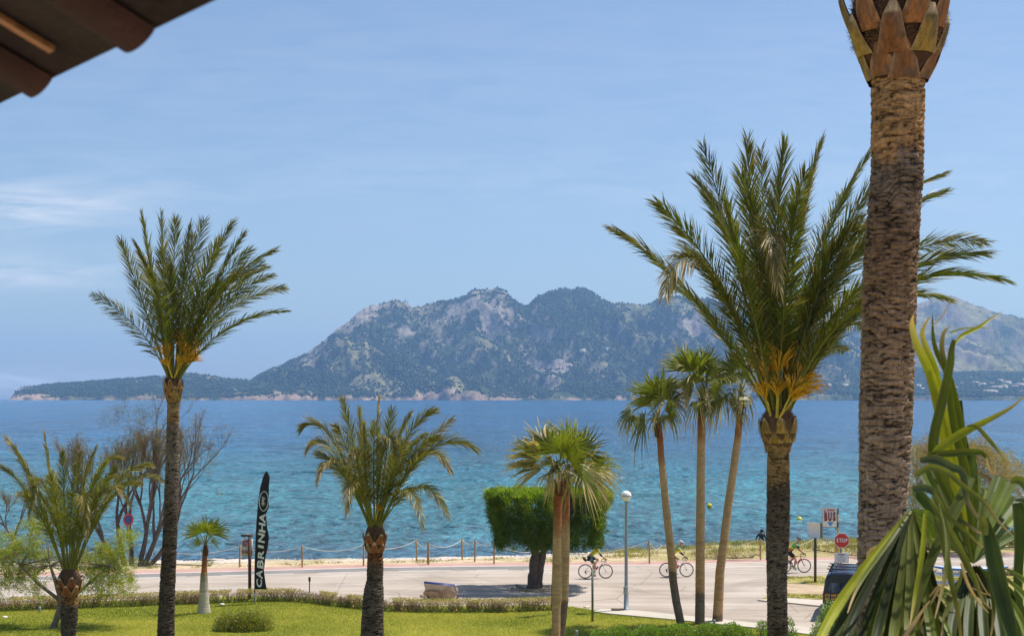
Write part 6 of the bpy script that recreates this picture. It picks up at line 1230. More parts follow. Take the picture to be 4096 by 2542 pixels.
# ---- signs
def quad_panel(t, name, cx, cy, cz, w, h, th, rz, mat, bev=0.0):
    mb = MB(); mb.box((cx, cy, cz), (w, th, h), rz); o = mb.build(name, mat, t)
    if bev: bevel(o, bev)
    return o
def txt(t, s, size, mat, x, y, z, rz=0.0, nm='lettering', **k): return text_obj(s, size, mat, nm, t, (x, y, z), Matrix.Rotation(rz, 3, 'Z') @ RX @ Matrix.Identity(3), **k)
def kite_sign():
    B = gd(999, 2400); D = B[1]; s = F / D; zz = lambda y: H + (YH - y) / s; X = lambda x: (x - 2048) / s
    t = thing('hanging_sign', 'brown gallows post with a hanging pale panel lettered KITE SCHOOL', 'sign', B); mb = MB(); mb.box((X(999), D, zz(2140) / 2), (.12, .12, zz(2140))); mb.build('post', DWOOD, t)
    mb = MB(); mb.box((X(987), D, zz(2140)), (.48, .13, .09)); mb.build('arm', DWOOD, t)
    quad_panel(t, 'panel', X(988), D + .09, zz(2190), .47, .74, .025, 0, M('pale_panel', (0.62, 0.66, 0.64), .5, .08), 0)
    mg = M('magenta_letters', (0.50, 0.03, 0.12), .5, .1); txt(t, 'KITE', .36, mg, X(988), D + .07, zz(2174), depth=.006, sx=.58, bold=.012); txt(t, 'SCHOOL', .19, mg, X(988), D + .07, zz(2207), depth=.006, sx=.62, bold=.006)
    mb = MB(); mb.tube([(X(975), D + .09, zz(2144)), (X(975), D + .09, zz(2157))], .008, 5); mb.tube([(X(1001), D + .09, zz(2144)), (X(1001), D + .09, zz(2157))], .008, 5); mb.build('hooks', BLACK, t)
kite_sign()
FLAGM = M('black_cloth', (0.012, 0.013, 0.018), .75, .3, 3, .3, 6)
def banner(label, base_px, Lpts, Rpts, lettering, logo, ripple=1.0, dz=0.05):
    B = gd(*base_px, dz); D = B[1]; s = F / D; W = lambda x, y, o=0.0: np.array([(x - 2048) / s, D + o, H + (YH - y) / s])
    t = thing('feather_banner', label, 'banner', B, 'tall feather banners on the lawn'); Y = np.linspace(max(Lpts[0][1], Rpts[0][1]) + .5, min(Lpts[-1][1], Rpts[-1][1]), 90); mb = MB(); n = 16; V = []
    for y in Y:
        xl = interp(y, [(p[1], p[0]) for p in Lpts]); xr = interp(y, [(p[1], p[0]) for p in Rpts])
        for k in range(n):
            u = k / (n - 1); V.append(W(xl + (xr - xl) * u, y, (0.05 * math.sin(y * .045 + u * 3) + .04 * math.sin(y * .11 + u * 5)) * u * ripple))
    idx = np.arange(90 * n).reshape(90, n); Fs = np.stack([idx[:-1, :-1], idx[:-1, 1:], idx[1:, 1:], idx[1:, :-1]], -1).reshape(-1, 4); V = np.array(V); mb.add(V, Fs); V2 = V + np.array([0, .006, 0]); mb.add(V2, Fs[:, ::-1])
    mb.build('flag', FLAGM, t, smooth=True)
    mb = MB(); P = [W(x, y, 0.01) for x, y in Lpts[::-1]]; P = [B + np.array([0, .01, -.1]), ] + P + [W(Rpts[0][0], Rpts[0][1], .01)]; mb.tube(P, [.022] + list(np.linspace(.02, .009, len(P) - 1)), 8); mb.build('pole', BLACK, t, smooth=True)
    mb = MB(); mb.lathe([(.035, 0), (.035, .42), (.02, .45)], B, 10); mb.build('ground_spike', STEEL, t, smooth=True)
    if lettering:
        wl = M('white_letters', (0.78, 0.78, 0.8), .7, .04)
        for ch, x, y, hpx, wpx in lettering:
            R = Matrix.Rotation(math.radians(-90), 3, 'Y').inverted().to_3x3(); R = Matrix.Rotation(math.radians(-90), 3, 'Y') @ RX  # letters climb the flag
            p = W(x, y, -.11); o = text_obj(ch, 1.0, wl, 'lettering', t, (0, 0, 0), Matrix.Identity(3), depth=.004, bold=.03); me = o.data; co = np.zeros(len(me.vertices) * 3); me.vertices.foreach_get('co', co); co = co.reshape(-1, 3)
            co -= (co.max(0) + co.min(0)) / 2; ex = co.max(0) - co.min(0); co[:, 0] *= hpx / s / ex[0]; co[:, 1] *= wpx / s / ex[1]
            sh = co[:, 1] * .22; q = np.stack([-co[:, 1], co[:, 2], co[:, 0] + sh - co[:, 1] * .0], 1); q = np.array(q) + p; q -= np.array(t.location)
            me.vertices.foreach_set('co', q.astype(np.float32).ravel()); me.update()
        mb = MB(); lx, ly, a, b = logo
        def ring(cx, cy, a, b, th, t0=0, t1=6.283, n=40, rot=0.0):
            q = np.linspace(t0, t1, n); Vv = []
            for k in q:
                for f in (1, -1):
                    aa, bb = a + f * th / 2, b + f * th / 2; x_, y_ = aa * math.cos(k), bb * math.sin(k); Vv.append(W(cx + x_ * math.cos(rot) - y_ * math.sin(rot), cy + x_ * math.sin(rot) + y_ * math.cos(rot), -.115))
            mb.add(Vv, [(2 * i, 2 * i + 1, 2 * i + 3, 2 * i + 2) for i in range(n - 1)])
        ring(lx, ly, a, b, 2.6, rot=.06); ring(lx + 4, ly, a * .55, b * .42, 3.4, 1.9, 4.4); ring(lx + 10, ly, a * .62, b * .34, 2.6, 2.0, 4.3); ring(lx - 7, ly + 5, a * .35, b * .26, 3.0, -1.9, 1.4); ring(lx - 8, ly - 9, a * .3, b * .2, 3.0, -1.6, 1.4); ring(lx - 6, ly + 13, a * .3, b * .10, 3.0, -2.5, 1.6)
        mb.build('emblem', wl, t)
f1 = lambda pts: [(940 + x / 2.605, 1860 + y / 2.605) for x, y in pts]
LET = []
for ch, x, y, hp, wp in [('C', 257, 1222, 84, 58), ('A', 258, 1128, 92, 66), ('B', 268, 1022, 88, 66), ('R', 274, 922, 88, 64), ('I', 274, 842, 28, 58), ('N', 279, 752, 94, 68), ('H', 287, 645, 96, 66), ('A', 290, 545, 98, 62)]:
    LET.append((ch, 940 + x / 2.605, 1860 + y / 2.605, hp / 2.605, wp / 2.605))
LET.insert(6, None); LET = [q for q in LET if q]
banner('tall black feather banner with white vertical lettering and oval emblem beside the kite school sign', (1020, 2412), f1([(330, 60), (310, 85), (295, 120), (265, 230), (240, 420), (225, 600), (215, 800), (208, 1000), (205, 1200), (205, 1342)]),
       f1([(332, 60), (345, 75), (358, 120), (352, 250), (355, 400), (345, 450), (318, 515), (328, 600), (350, 700), (355, 770), (340, 850), (322, 930), (312, 1000), (305, 1080), (310, 1180), (328, 1280), (326, 1290)]), LET, (940 + 305 / 2.605, 1860 + 370 / 2.605, 17.5, 39))
banner('black feather banner mostly hidden behind the pair of fan palm trunks', (2212, 2456), [(2276, 1948), (2262, 1970), (2240, 2050), (2222, 2160), (2212, 2260), (2207, 2350), (2206, 2420)],
       [(2278, 1948), (2287, 1965), (2294, 2000), (2297, 2035), (2280, 2090), (2262, 2130), (2250, 2200), (2240, 2300), (2230, 2380), (2226, 2400)], None, None)
def bus_sign():
    D = 67.0; s = F / D; X = lambda x: (x - 2048) / s; zz = lambda y: H + (YH - y) / s
    t = thing('bus_stop_sign', 'white bus stop panel lettered BUS on a black and yellow pole', 'sign', (X(3351), D, .03)); rz = -.10
    mb = MB(); mb.box((X(3318), D, zz(2069)), (.68, .05, .90), rz, tilt=0); o = mb.build('panel', WHITE, t); bevel(o, .008)
    mb = MB()
    for (dx, dz, w, h) in ((0, .455, .70, .02), (0, -.455, .70, .02), (-.345, 0, .02, .92), (.345, 0, .02, .92)): mb.box((X(3318) + dx * math.cos(rz), D - .012 + dx * math.sin(rz), zz(2069) + dz), (w, .07, h), rz)
    mb.build('frame', STEEL, t)
    y = D - .05; [txt(t, ch_, .55, MAROON, X(3319) + dx_, y - dx_ * .1, zz(2066), rz, depth=.02, sx=.44, bold=.022) for ch_, dx_ in (('B', -.20), ('U', 0), ('S', .20))]; txt(t, 'BUSred', .125, REDP, X(3323), y, zz(2038.5), rz, depth=.006, sx=.86, bold=.004)
    mb = MB(); mb.add([(X(3307), y - .01, zz(2087)), (X(3333), y - .02, zz(2086)), (X(3321), y - .015, zz(2102))], [(0, 1, 2, 2)]); mb.build('arrow', BLUE, t)
    mb = MB(); c = (X(3299), y - .012, zz(2041)); a = np.linspace(0, 6.283, 17)[:-1]; mb.add([(c[0] + .042 * math.cos(q), c[1], c[2] + .042 * math.sin(q)) for q in a] + [c], [(i, (i + 1) % 16, 16, 16) for i in range(16)]); mb.build('emblem', REDP, t)
    yl = M('pole_yellow', (0.62, 0.36, 0.05), .5, .1); segs = [(2030, 2055, BLACK), (2055, 2087, yl), (2087, 2108, BLACK), (2108, 2128, yl), (2128, 2175, yl), (2175, 2249, yl), (2249, 2281, BLACK), (2281, 2330, yl)]
    for y0, y1, m_ in segs: mb = MB(); mb.lathe([(.038, zz(y1)), (.038, zz(y0))], (X(3352), D + .03, 0), 12); mb.build('pole_band', m_, t, smooth=True)
    mb = MB(); mb.box((X(3349), D + .1, zz(2190)), (.20, .06, .56)); mb.build('timetable_case', M('case_tan', (0.55, 0.36, 0.14), .5, .1), t)
    mb = MB(); mb.tube([(X(3341), D - .02, zz(2106)), (X(3343), D - .02, zz(2116)), (X(3347), D - .02, zz(2120))], [.045, .04, .01], 8); mb.build('bracket', STEEL, t)
bus_sign()
def stop_sign():
    D = 62.0; s = F / D; X = lambda x: (x - 2048) / s; zz = lambda y: H + (YH - y) / s
    t = thing('stop_sign', 'red octagonal sign lettered STOP on a grey post in front of the bus sign', 'sign', (X(3364), D, .03)); c = (X(3367), D, zz(2160)); a = [math.pi / 8 + k * math.pi / 4 for k in range(8)]
    def octo(r, y0, y1):
        mb = MB(); V = [(c[0] + r * math.cos(q), y, c[2] + r * math.sin(q)) for y in (y0, y1) for q in a]; mb.add(V, [(i, (i + 1) % 8, 8 + (i + 1) % 8, 8 + i) for i in range(8)])
        for b in (0, 8): mb.add([V[b + i] for i in range(8)] + [(c[0], V[b][1], c[2])], [(i, (i + 1) % 8, 8, 8) for i in range(8)])
        return mb
    octo(.345, D - .01, D + .01).build('border', WHITE, t); octo(.325, D - .018, D - .011).build('face', REDP, t); [txt(t, ch_, .235, WHITE, c[0] + dx_, D - .024, c[2], depth=.004, sx=.78, bold=.004) for ch_, dx_ in (('S', -.195), ('T', -.065), ('O', .066), ('P', .200))]
    mb = MB(); mb.box((X(3364), D + .045, (zz(2190) + .03) / 2), (.10, .05, zz(2190) - .03 + .3)); mb.build('post', METAL, t)
    y = D - .02; mb = MB(); mb.box((X(3366), y, zz(2218)), (.62, .014, .235)); mb.box((X(3366), y, zz(2218) - .0), (.61, .012, .44)); mb.build('notice', WHITE, t)
    u = thing('notice', 'white printed traffic notice fixed below the stop sign', 'notice', (X(3366), y, zz(2249)))
    bpy.data.objects.remove([k for k in kids(t) if k.name.startswith('notice')][0])
    mb = MB(); mb.box((X(3366), y, zz(2229)), (.615, .012, .44), rz=0); bevel(mb.build('sheet', WHITE, u), .003)
    bk = M('ink', (0.05, 0.04, 0.05), .6, .1); mb = MB()
    for (dx, dz, w, h) in ((0, .10, .58, .010), (0, -.205, .58, .010), (-.29, -.05, .010, .31), (.29, -.05, .010, .31)): mb.box((X(3366) + dx, y - .009, zz(2229) + dz), (w, .004, h))
    mb.build('border', bk, u); txt(u, 'IRONMAN', .065, MAROON, X(3366), y - .010, zz(2229) + .150, depth=.002, bold=.003)
    for k, l in enumerate(['ATENCION', 'Restricciones de trafico', 'por prueba deportiva', 'Sabado 13 de Mayo', 'de 6:50 a 17:00 h']): txt(u, l, (.03, .05, .05, .05, .05)[k], bk, X(3366), y - .010, zz(2229) + .07 - k * .055, depth=.002, sx=.86)
    mb = MB(); mb.box((X(3339), D + .02, (zz(2245) + .03) / 2), (.055, .04, zz(2245) - .03)); mb.build('side_post', METAL, t)
stop_sign()
def blank_sign():
    B = gd(3261, 2327, .03); D = B[1]; s = F / D; X = lambda x: (x - 2048) / s; zz = lambda y: H + (YH - y) / s
    t = thing('blank_sign', 'blank white panel on a dark square post left of the bus sign', 'sign', B); mb = MB(); mb.box((X(3261), D, zz(2150) / 2), (.11, .09, zz(2150))); mb.build('post', M('post_olive_dark', (0.085, .075, .05), .7, .2), t)
    c = [px(3233, 2087, D), px(3281, 2091, D - .05), px(3281, 2151, D - .05), px(3233, 2147, D)]; b = np.array([px(3289, 2092, D + .45), px(3289, 2150, D + .45)]); mb = MB(); mb.add(c + [c[0] + [0, .05, 0], c[1] + [0, .05, 0], c[2] + [0, .05, 0], c[3] + [0, .05, 0]], [(0, 1, 2, 3), (4, 5, 6, 7), (0, 1, 5, 4), (2, 3, 7, 6), (0, 3, 7, 4), (1, 2, 6, 5)]); mb.build('panel', WHITE, t)
    mb = MB(); p = [c[1] + [.004, 0, 0], b[0], b[1], c[2] + [.004, 0, 0]]; mb.add(p + [q + np.array([.02, .0, 0]) for q in p], [(0, 1, 2, 3), (4, 5, 6, 7), (0, 1, 5, 4), (2, 3, 7, 6), (1, 2, 6, 5), (0, 3, 7, 4)]); mb.build('side_panel', BLACK, t)
blank_sign()
def no_stopping():
    D = 74.6; s = F / D; X = lambda x: (x - 2048) / s; zz = lambda y: H + (YH - y) / s; cx, cz = X(513), zz(2077); rz = math.radians(52)
    t = thing('round_sign', 'round red and blue no stopping sign turned away among the bare trees', 'sign', (cx, D, 0)); a = np.linspace(0, 6.283, 29)[:-1]
    def disc(r0, r1, o, mat, nm):
        mb = MB(); V = []
        for r in (r0, r1):
            for q in a: V.append((cx + r * math.cos(q) * math.cos(rz), D + o + r * math.cos(q) * math.sin(rz), cz + r * math.sin(q)))
        V = np.array(V) + np.array([math.sin(rz), -math.cos(rz), 0]) * o * -1; mb.add(V, [(i, (i + 1) % 28, 28 + (i + 1) % 28, 28 + i) for i in range(28)]); return mb.build(nm, mat, t)
    disc(0.001, .24, -.006, M('deep_blue', (0.03, 0.06, 0.22), .4, .1), 'face'); disc(.235, .33, -.010, REDP, 'border')
    mb = MB(); u = np.array([math.cos(rz), math.sin(rz), 0]); o = np.array([0, -.012, 0])
    for sg in (1, -1): d = u * .23 * .71 * sg + np.array([0, 0, .23 * .71]); w = (u * -.71 * sg + np.array([0, 0, .71])) * .03 * 1.0; w = np.array([-d[2] * u[0] * sg * 1, -d[2] * u[1] * sg, abs(d @ u)]) / .23 * .035; c_ = np.array([cx, D, cz]) + o; mb.add([c_ - d - w, c_ - d + w, c_ + d + w, c_ + d - w], [(0, 1, 2, 3)])
    mb.build('cross', REDP, t); mb = MB(); mb.lathe([(.03, 0), (.03, cz + .2)], (cx + .02, D + .06, 0), 10); mb.build('pole', STEEL, t, smooth=True)
no_stopping()
# ---- buoys
for (x, y, lab) in [(2838, 2029, 'round yellow buoy farther out, between the straight and right leaning fan palms'), (3198, 2085, 'round yellow buoy nearer the shore, right of the big date palm trunk')]:
    B = gd(x, y, SEA_Z); t = thing('buoy', lab, 'buoy', B, 'yellow buoys'); mb = MB(); mb.sphere(B + np.array([0, 0, .16]), .225, 20, 14); mb.build('float', YEL, t, smooth=True); mb = MB(); mb.lathe([(.05, .37), (.05, .41), (.001, .42)], B, 10); mb.build('eyelet', YEL, t, smooth=True)
# ---- boards on a rack
def rack():
    t = thing('board_rack', 'steel rack holding paddle boards behind the near fan palm', 'rack', (0, 0, 0)); B = gd(3870, 2410, 0); D = B[1]; s = F / D; X = lambda x: (x - 2048) / s; zz = lambda y: H + (YH - y) / s; t.location = tuple(B)
    for x in (3780, 3960):
        mb = MB(); mb.box((X(x), D + .3, zz(2262) / 2), (.05, .05, zz(2262))); mb.build('upright', STEEL, t)
        for y in (2281, 2303, 2338): mb = MB(); mb.box((X(x), D, zz(y)), (.04, .75, .03)); mb.build('arm', STEEL, t)
    for (x0, x1, y, th, c1, c2, lab) in [(3730, 4034, 2272, .15, (0.70, 0.72, 0.75), (0.05, 0.17, 0.42), 'blue edged paddle board on the top arm of the rack'), (3724, 3900, 2297, .13, (0.72, 0.72, 0.75), (0.70, 0.70, 0.74), 'white paddle board on the middle arm of the rack'), (3714, 3890, 2330, .13, (0.70, 0.70, 0.78), (0.62, 0.60, 0.74), 'white paddle board on the lowest arm of the rack')]:
        L = (x1 - x0) / s; cx = X((x0 + x1) / 2); n = 40; m = 14; V = []; C = []
        for i in range(n):
            u = -1 + 2 * i / (n - 1); w = .38 * (1 - abs(u) ** 3.2) ** .5 + .002; th_ = th * (1 - abs(u) ** 8 * .6); rk_ = .10 * abs(u) ** 3
            for k in range(m): a = k / m * 6.283; V.append((cx + u * L / 2, D + w * math.cos(a), zz(y) + rk_ + th_ / 2 * np.sign(math.sin(a)) * abs(math.sin(a)) ** .5)); C.append(c1 if math.sin(a) > .55 or math.sin(a) < -.5 else c2)
        o = MB(); o.add(V, [(i * m + k, i * m + (k + 1) % m, (i + 1) * m + (k + 1) % m, (i + 1) * m + k) for i in range(n - 1) for k in range(m)], np.array(C)); tag(o.build('paddle_board', MA('board_gloss', .25, .05, 4, 0, spec=.5), None, (cx, D, zz(y)), True), lab, 'paddle board', 'paddle boards on the rack')
rack()
# ---- van
def van():
    D = 55.5; s = F / D; X = lambda x: (x - 2048) / s; x0, x1 = X(3291), X(3291) + 1.82; cx = (x0 + x1) / 2; rz = -.27
    t = thing('van', 'dark blue van seen from behind with roof bars and orange phone numbers', 'van', (cx, D, 0.0)); body = M('van_paint', (0.012, 0.018, 0.040), .22, .1, 2, spec=.6); glass = M('van_glass', (0.02, 0.022, 0.026), .06, .05, spec=.8); rub = M('tyre', (0.02, 0.02, 0.02), .8, .2)
    sec = [(-.83, .32), (-.90, .55), (-.905, 1.0), (-.87, 1.15), (-.80, 1.62), (-.72, 1.78), (-.55, 1.86), (0, 1.90)]; sec = sec + [(-x, z) for x, z in sec[-2::-1]]; n = len(sec); V = []
    for (y, f, zf) in ((-.03, .90, .95), (.02, .98, .995), (.12, 1, 1), (3.0, 1, 1), (3.5, .98, .80), (4.3, .94, .56), (4.45, .85, .5)):
        for x, z in sec: V.append((x * f, y, .32 + (z - .32) * zf if y < 3.2 else .32 + (min(z, .32 + (1.9 - .32) * zf) - .32)))
    mb = MB(); Fs = [(i * n + k, i * n + k + 1, (i + 1) * n + k + 1, (i + 1) * n + k) for i in range(6) for k in range(n - 1)]; V = np.array(V); cR = np.array(Matrix.Rotation(rz, 3, 'Z')); o_ = np.array([cx, D, 0]); mb.add(V @ cR.T + o_, Fs)
    for b in (0, 6): mb.add(np.vstack([V[b * n:(b + 1) * n], V[b * n:(b + 1) * n].mean(0)]) @ cR.T + o_, [(k, (k + 1) % n, n, n) for k in range(n)])
    mb.build('body', body, t, smooth=False)
    P = lambda x, y, z: np.array([x, y, z]) @ cR.T + o_
    for (a, b) in ((-.70, -.03), (.03, .70)):
        mb = MB(); zl, zh = 1.12, 1.66; q = [(a if a < 0 else a, zl), (b, zl), (b * (.93 if b > .1 else 1), zh), (a * (.93 if a < -.1 else 1), zh)]; Vv = [P(x, -.052 + (z - 1.12) * .06, z) for x, z in q] + [P(x, -.02, z) for x, z in q]; mb.add(Vv, [(0, 1, 2, 3), (0, 1, 5, 4), (1, 2, 6, 5), (2, 3, 7, 6), (3, 0, 4, 7)]); mb.build('window', glass, t)
    mb = MB(); mb.box(P(0, -.037, 1.0), (.012, .012, 1.3), rz); mb.build('door_gap', BLACK, t); mb = MB(); mb.box(P(0, -.10, .42), (1.7, .16, .2), rz); bevel(mb.build('bumper', BLACK, t), .03)
    for sx in (-1, 1):
        mb = MB(); mb.box(P(sx * .82, -.03, .95), (.11, .05, .42), rz); bevel(mb.build('tail_light', M('lens_red', (.07, .01, .01), .3, .1), t), .015)
        for y in (.85, 3.7):
            w = MB(); c = P(sx * .80, y, .32); a = np.linspace(0, 6.283, 21)[:-1]
            for r, y0, mt, nm in ((.32, .10, rub, 'tyre'), (.20, .105, STEEL, 'rim')):
                w = MB(); Vv = [c + cR @ np.array([d, r * math.cos(q), r * math.sin(q)]) for d in (-y0, y0) for q in a]; w.add(Vv, [(i, (i + 1) % 20, 20 + (i + 1) % 20, 20 + i) for i in range(20)])
                for b in (0, 20): w.add(Vv[b:b + 20] + [sum(Vv[b:b + 20]) / 20], [(i, (i + 1) % 20, 20, 20) for i in range(20)])
                w.build(nm, mt, t)
    mb = MB(); mb.box(P(0, -.055, .62), (.50, .02, .11), rz); mb.build('number_plate', WHITE, t)
    for k, y in enumerate((.45, 1.35, 2.3)):
        mb = MB(); mb.box(P(0, y, 1.97), (1.5, .05, .035), rz)
        for sx in (-.62, .62): mb.box(P(sx, y, 1.915), (.10, .08, .10), rz)
        mb.build('roof_bar', BLACK, t)
    for sx in (-.5, .5): mb = MB(); mb.box(P(sx, 1.3, 2.005), (.04, 2.3, .03), rz); mb.build('roof_rail', BLACK, t)
    txt(t, '676 668 954', .155, ORANGE, *P(-.47, -.062, 1.0), rz, depth=.003, sx=.86, bold=.002); txt(t, '695 641 742', .155, ORANGE, *P(-.47, -.062, .86), rz, depth=.003, sx=.86, bold=.002)
    for k, (a, b) in enumerate(((-.5, 1.2), (.1, 1.6), (.35, .6))): pass
van()
# ------------------------------------------------------------------ bicycles and people
def bike(col, mats=None):
    t = thing('bicycle', 'bicycle', 'bicycle', (0, 0, 0)); rub = M('bike_tyre', (0.018, 0.018, 0.02), .7, .1); fm = M('bike_' + col[0], col[1], .35, .05, 2, spec=.5); R = .335
    for x in (0, .99):
        a = np.linspace(0, 6.2832, 41); mb = MB(); mb.tube([(x + R * math.cos(q), 0, .335 + R * math.sin(q)) for q in a], .0145, 8, cap=False); w = mb.build('tyre', rub, t, smooth=True)
        mb = MB(); mb.tube([(x + (R - .03) * math.cos(q), 0, .335 + (R - .03) * math.sin(q)) for q in a], .012, 6, cap=False); r_ = mb.build('rim', M('bike_rim', (.05, .05, .055), .35, .1), t, smooth=True)
        mb = MB()
        for k in range(20): q = k / 20 * 6.283; mb.tube([(x + .02 * math.cos(q), .02 * (-1) ** k, .335 + .02 * math.sin(q)), (x + (R - .03) * math.cos(q + .1), 0, .335 + (R - .03) * math.sin(q + .1))], .0018, 3, cap=False)
        mb.tube([(x, -.05, .335), (x, .05, .335)], .018, 8); mb.build('spokes', STEEL, t)
    bb = (.42, 0, .275); st = (.30, 0, .80); hd = (.80, 0, .83); hl = (.835, 0, .70); mb = MB()
    for a, b, r in ((bb, st, .016), (bb, hl, .022), ((.315, 0, .75), hd, .016), (hd, hl, .02)): mb.tube([a, b], r, 8)
    for sy in (-1, 1): mb.tube([bb, (0, sy * .05, .335)], .011, 6); mb.tube([(.31, 0, .76), (0, sy * .05, .335)], .009, 6)
    mb.build('frame', fm, t, smooth=True); mb = MB()
    for sy in (-1, 1): mb.tube([(.84, sy * .03, .69), (.90, sy * .045, .52), (.99, sy * .05, .335)], [.016, .014, .009], 6)
    mb.build('fork', fm, t, smooth=True); mb = MB(); mb.tube([hd, (.79, 0, .90), (.86, 0, .92)], .015, 6); mb.build('stem', BLACK, t)
    mb = MB(); mb.tube([(.86, -.2, .92), (.86, .2, .92)], .012, 6)
    for sy in (-1, 1): mb.tube([(.86, sy * .2, .92), (.93, sy * .205, .92), (.985, sy * .21, .90), (1.0, sy * .21, .85), (.96, sy * .21, .79), (.88, sy * .21, .785)], .014, 6); mb.tube([(.97, sy * .21, .91), (1.02, sy * .21, .95), (1.015, sy * .21, .86)], [.016, .014, .006], 6)
    mb.build('handlebar', BLACK, t, smooth=True); mb = MB(); mb.tube([st, (.265, 0, .90)], .013, 6); mb.build('seat_post', BLACK, t)
    mb = MB(); mb.add([(.13, -.07, .93), (.13, .07, .93), (.28, -.03, .925), (.28, .03, .925), (.41, -.018, .92), (.41, .018, .92), (.13, -.06, .89), (.13, .06, .89), (.28, -.02, .89), (.28, .02, .89), (.41, -.012, .90), (.41, .012, .90)], [(0, 2, 3, 1), (2, 4, 5, 3), (6, 7, 9, 8), (8, 9, 11, 10), (0, 1, 7, 6), (4, 10, 11, 5), (0, 6, 8, 2), (2, 8, 10, 4), (1, 3, 9, 7), (3, 5, 11, 9)]); bevel(mb.build('saddle', BLACK, t), .01)
    mb = MB(); a = np.linspace(0, 6.283, 25); mb.tube([(bb[0] + .095 * math.cos(q), -.06, bb[2] + .095 * math.sin(q)) for q in a], .008, 5, cap=False); mb.tube([(bb[0], -.08, bb[2]), (bb[0], .08, bb[2])], .02, 8)
    for k in range(5): q = k * 1.2566; mb.tube([(bb[0], -.06, bb[2]), (bb[0] + .09 * math.cos(q), -.06, bb[2] + .09 * math.sin(q))], .008, 4)
    mb.build('chainring', BLACK, t); mb = MB(); mb.tube([(bb[0], -.06, bb[2] + .095), (0, -.06, .375)], .004, 4); mb.tube([(bb[0], -.06, bb[2] - .095), (.03, -.06, .24), (0, -.06, .295)], .004, 4); mb.lathe([(.045, -.02), (.03, .02)], (0, 0, 0), 10) if False else None; mb.build('chain', BLACK, t)
    mb = MB(); mb.tube([(0, -.07, .335), (.02, -.07, .26), (.045, -.07, .20)], [.045, .022, .018], 8); mb.build('derailleur', BLACK, t)
    for sy, d in ((-1, 1), (1, -1)): mb = MB(); mb.tube([(bb[0], sy * .085, bb[2]), (bb[0] + d * CR[0], sy * .09, bb[2] + d * CR[1])], [.012, .009], 6); mb.box((bb[0] + d * CR[0], sy * .13, bb[2] + d * CR[1]), (.08, .07, .02)); mb.build('crank', BLACK, t)
    mb = MB(); mb.tube([(.50, 0, .42), (.60, 0, .55), (.625, 0, .585)], [.036, .036, .016], 10); mb.build('bottle', M('bottle_red', (.45, .08, .10), .4, .2), t, smooth=True)
    return t
CR = (-.02, -.168)
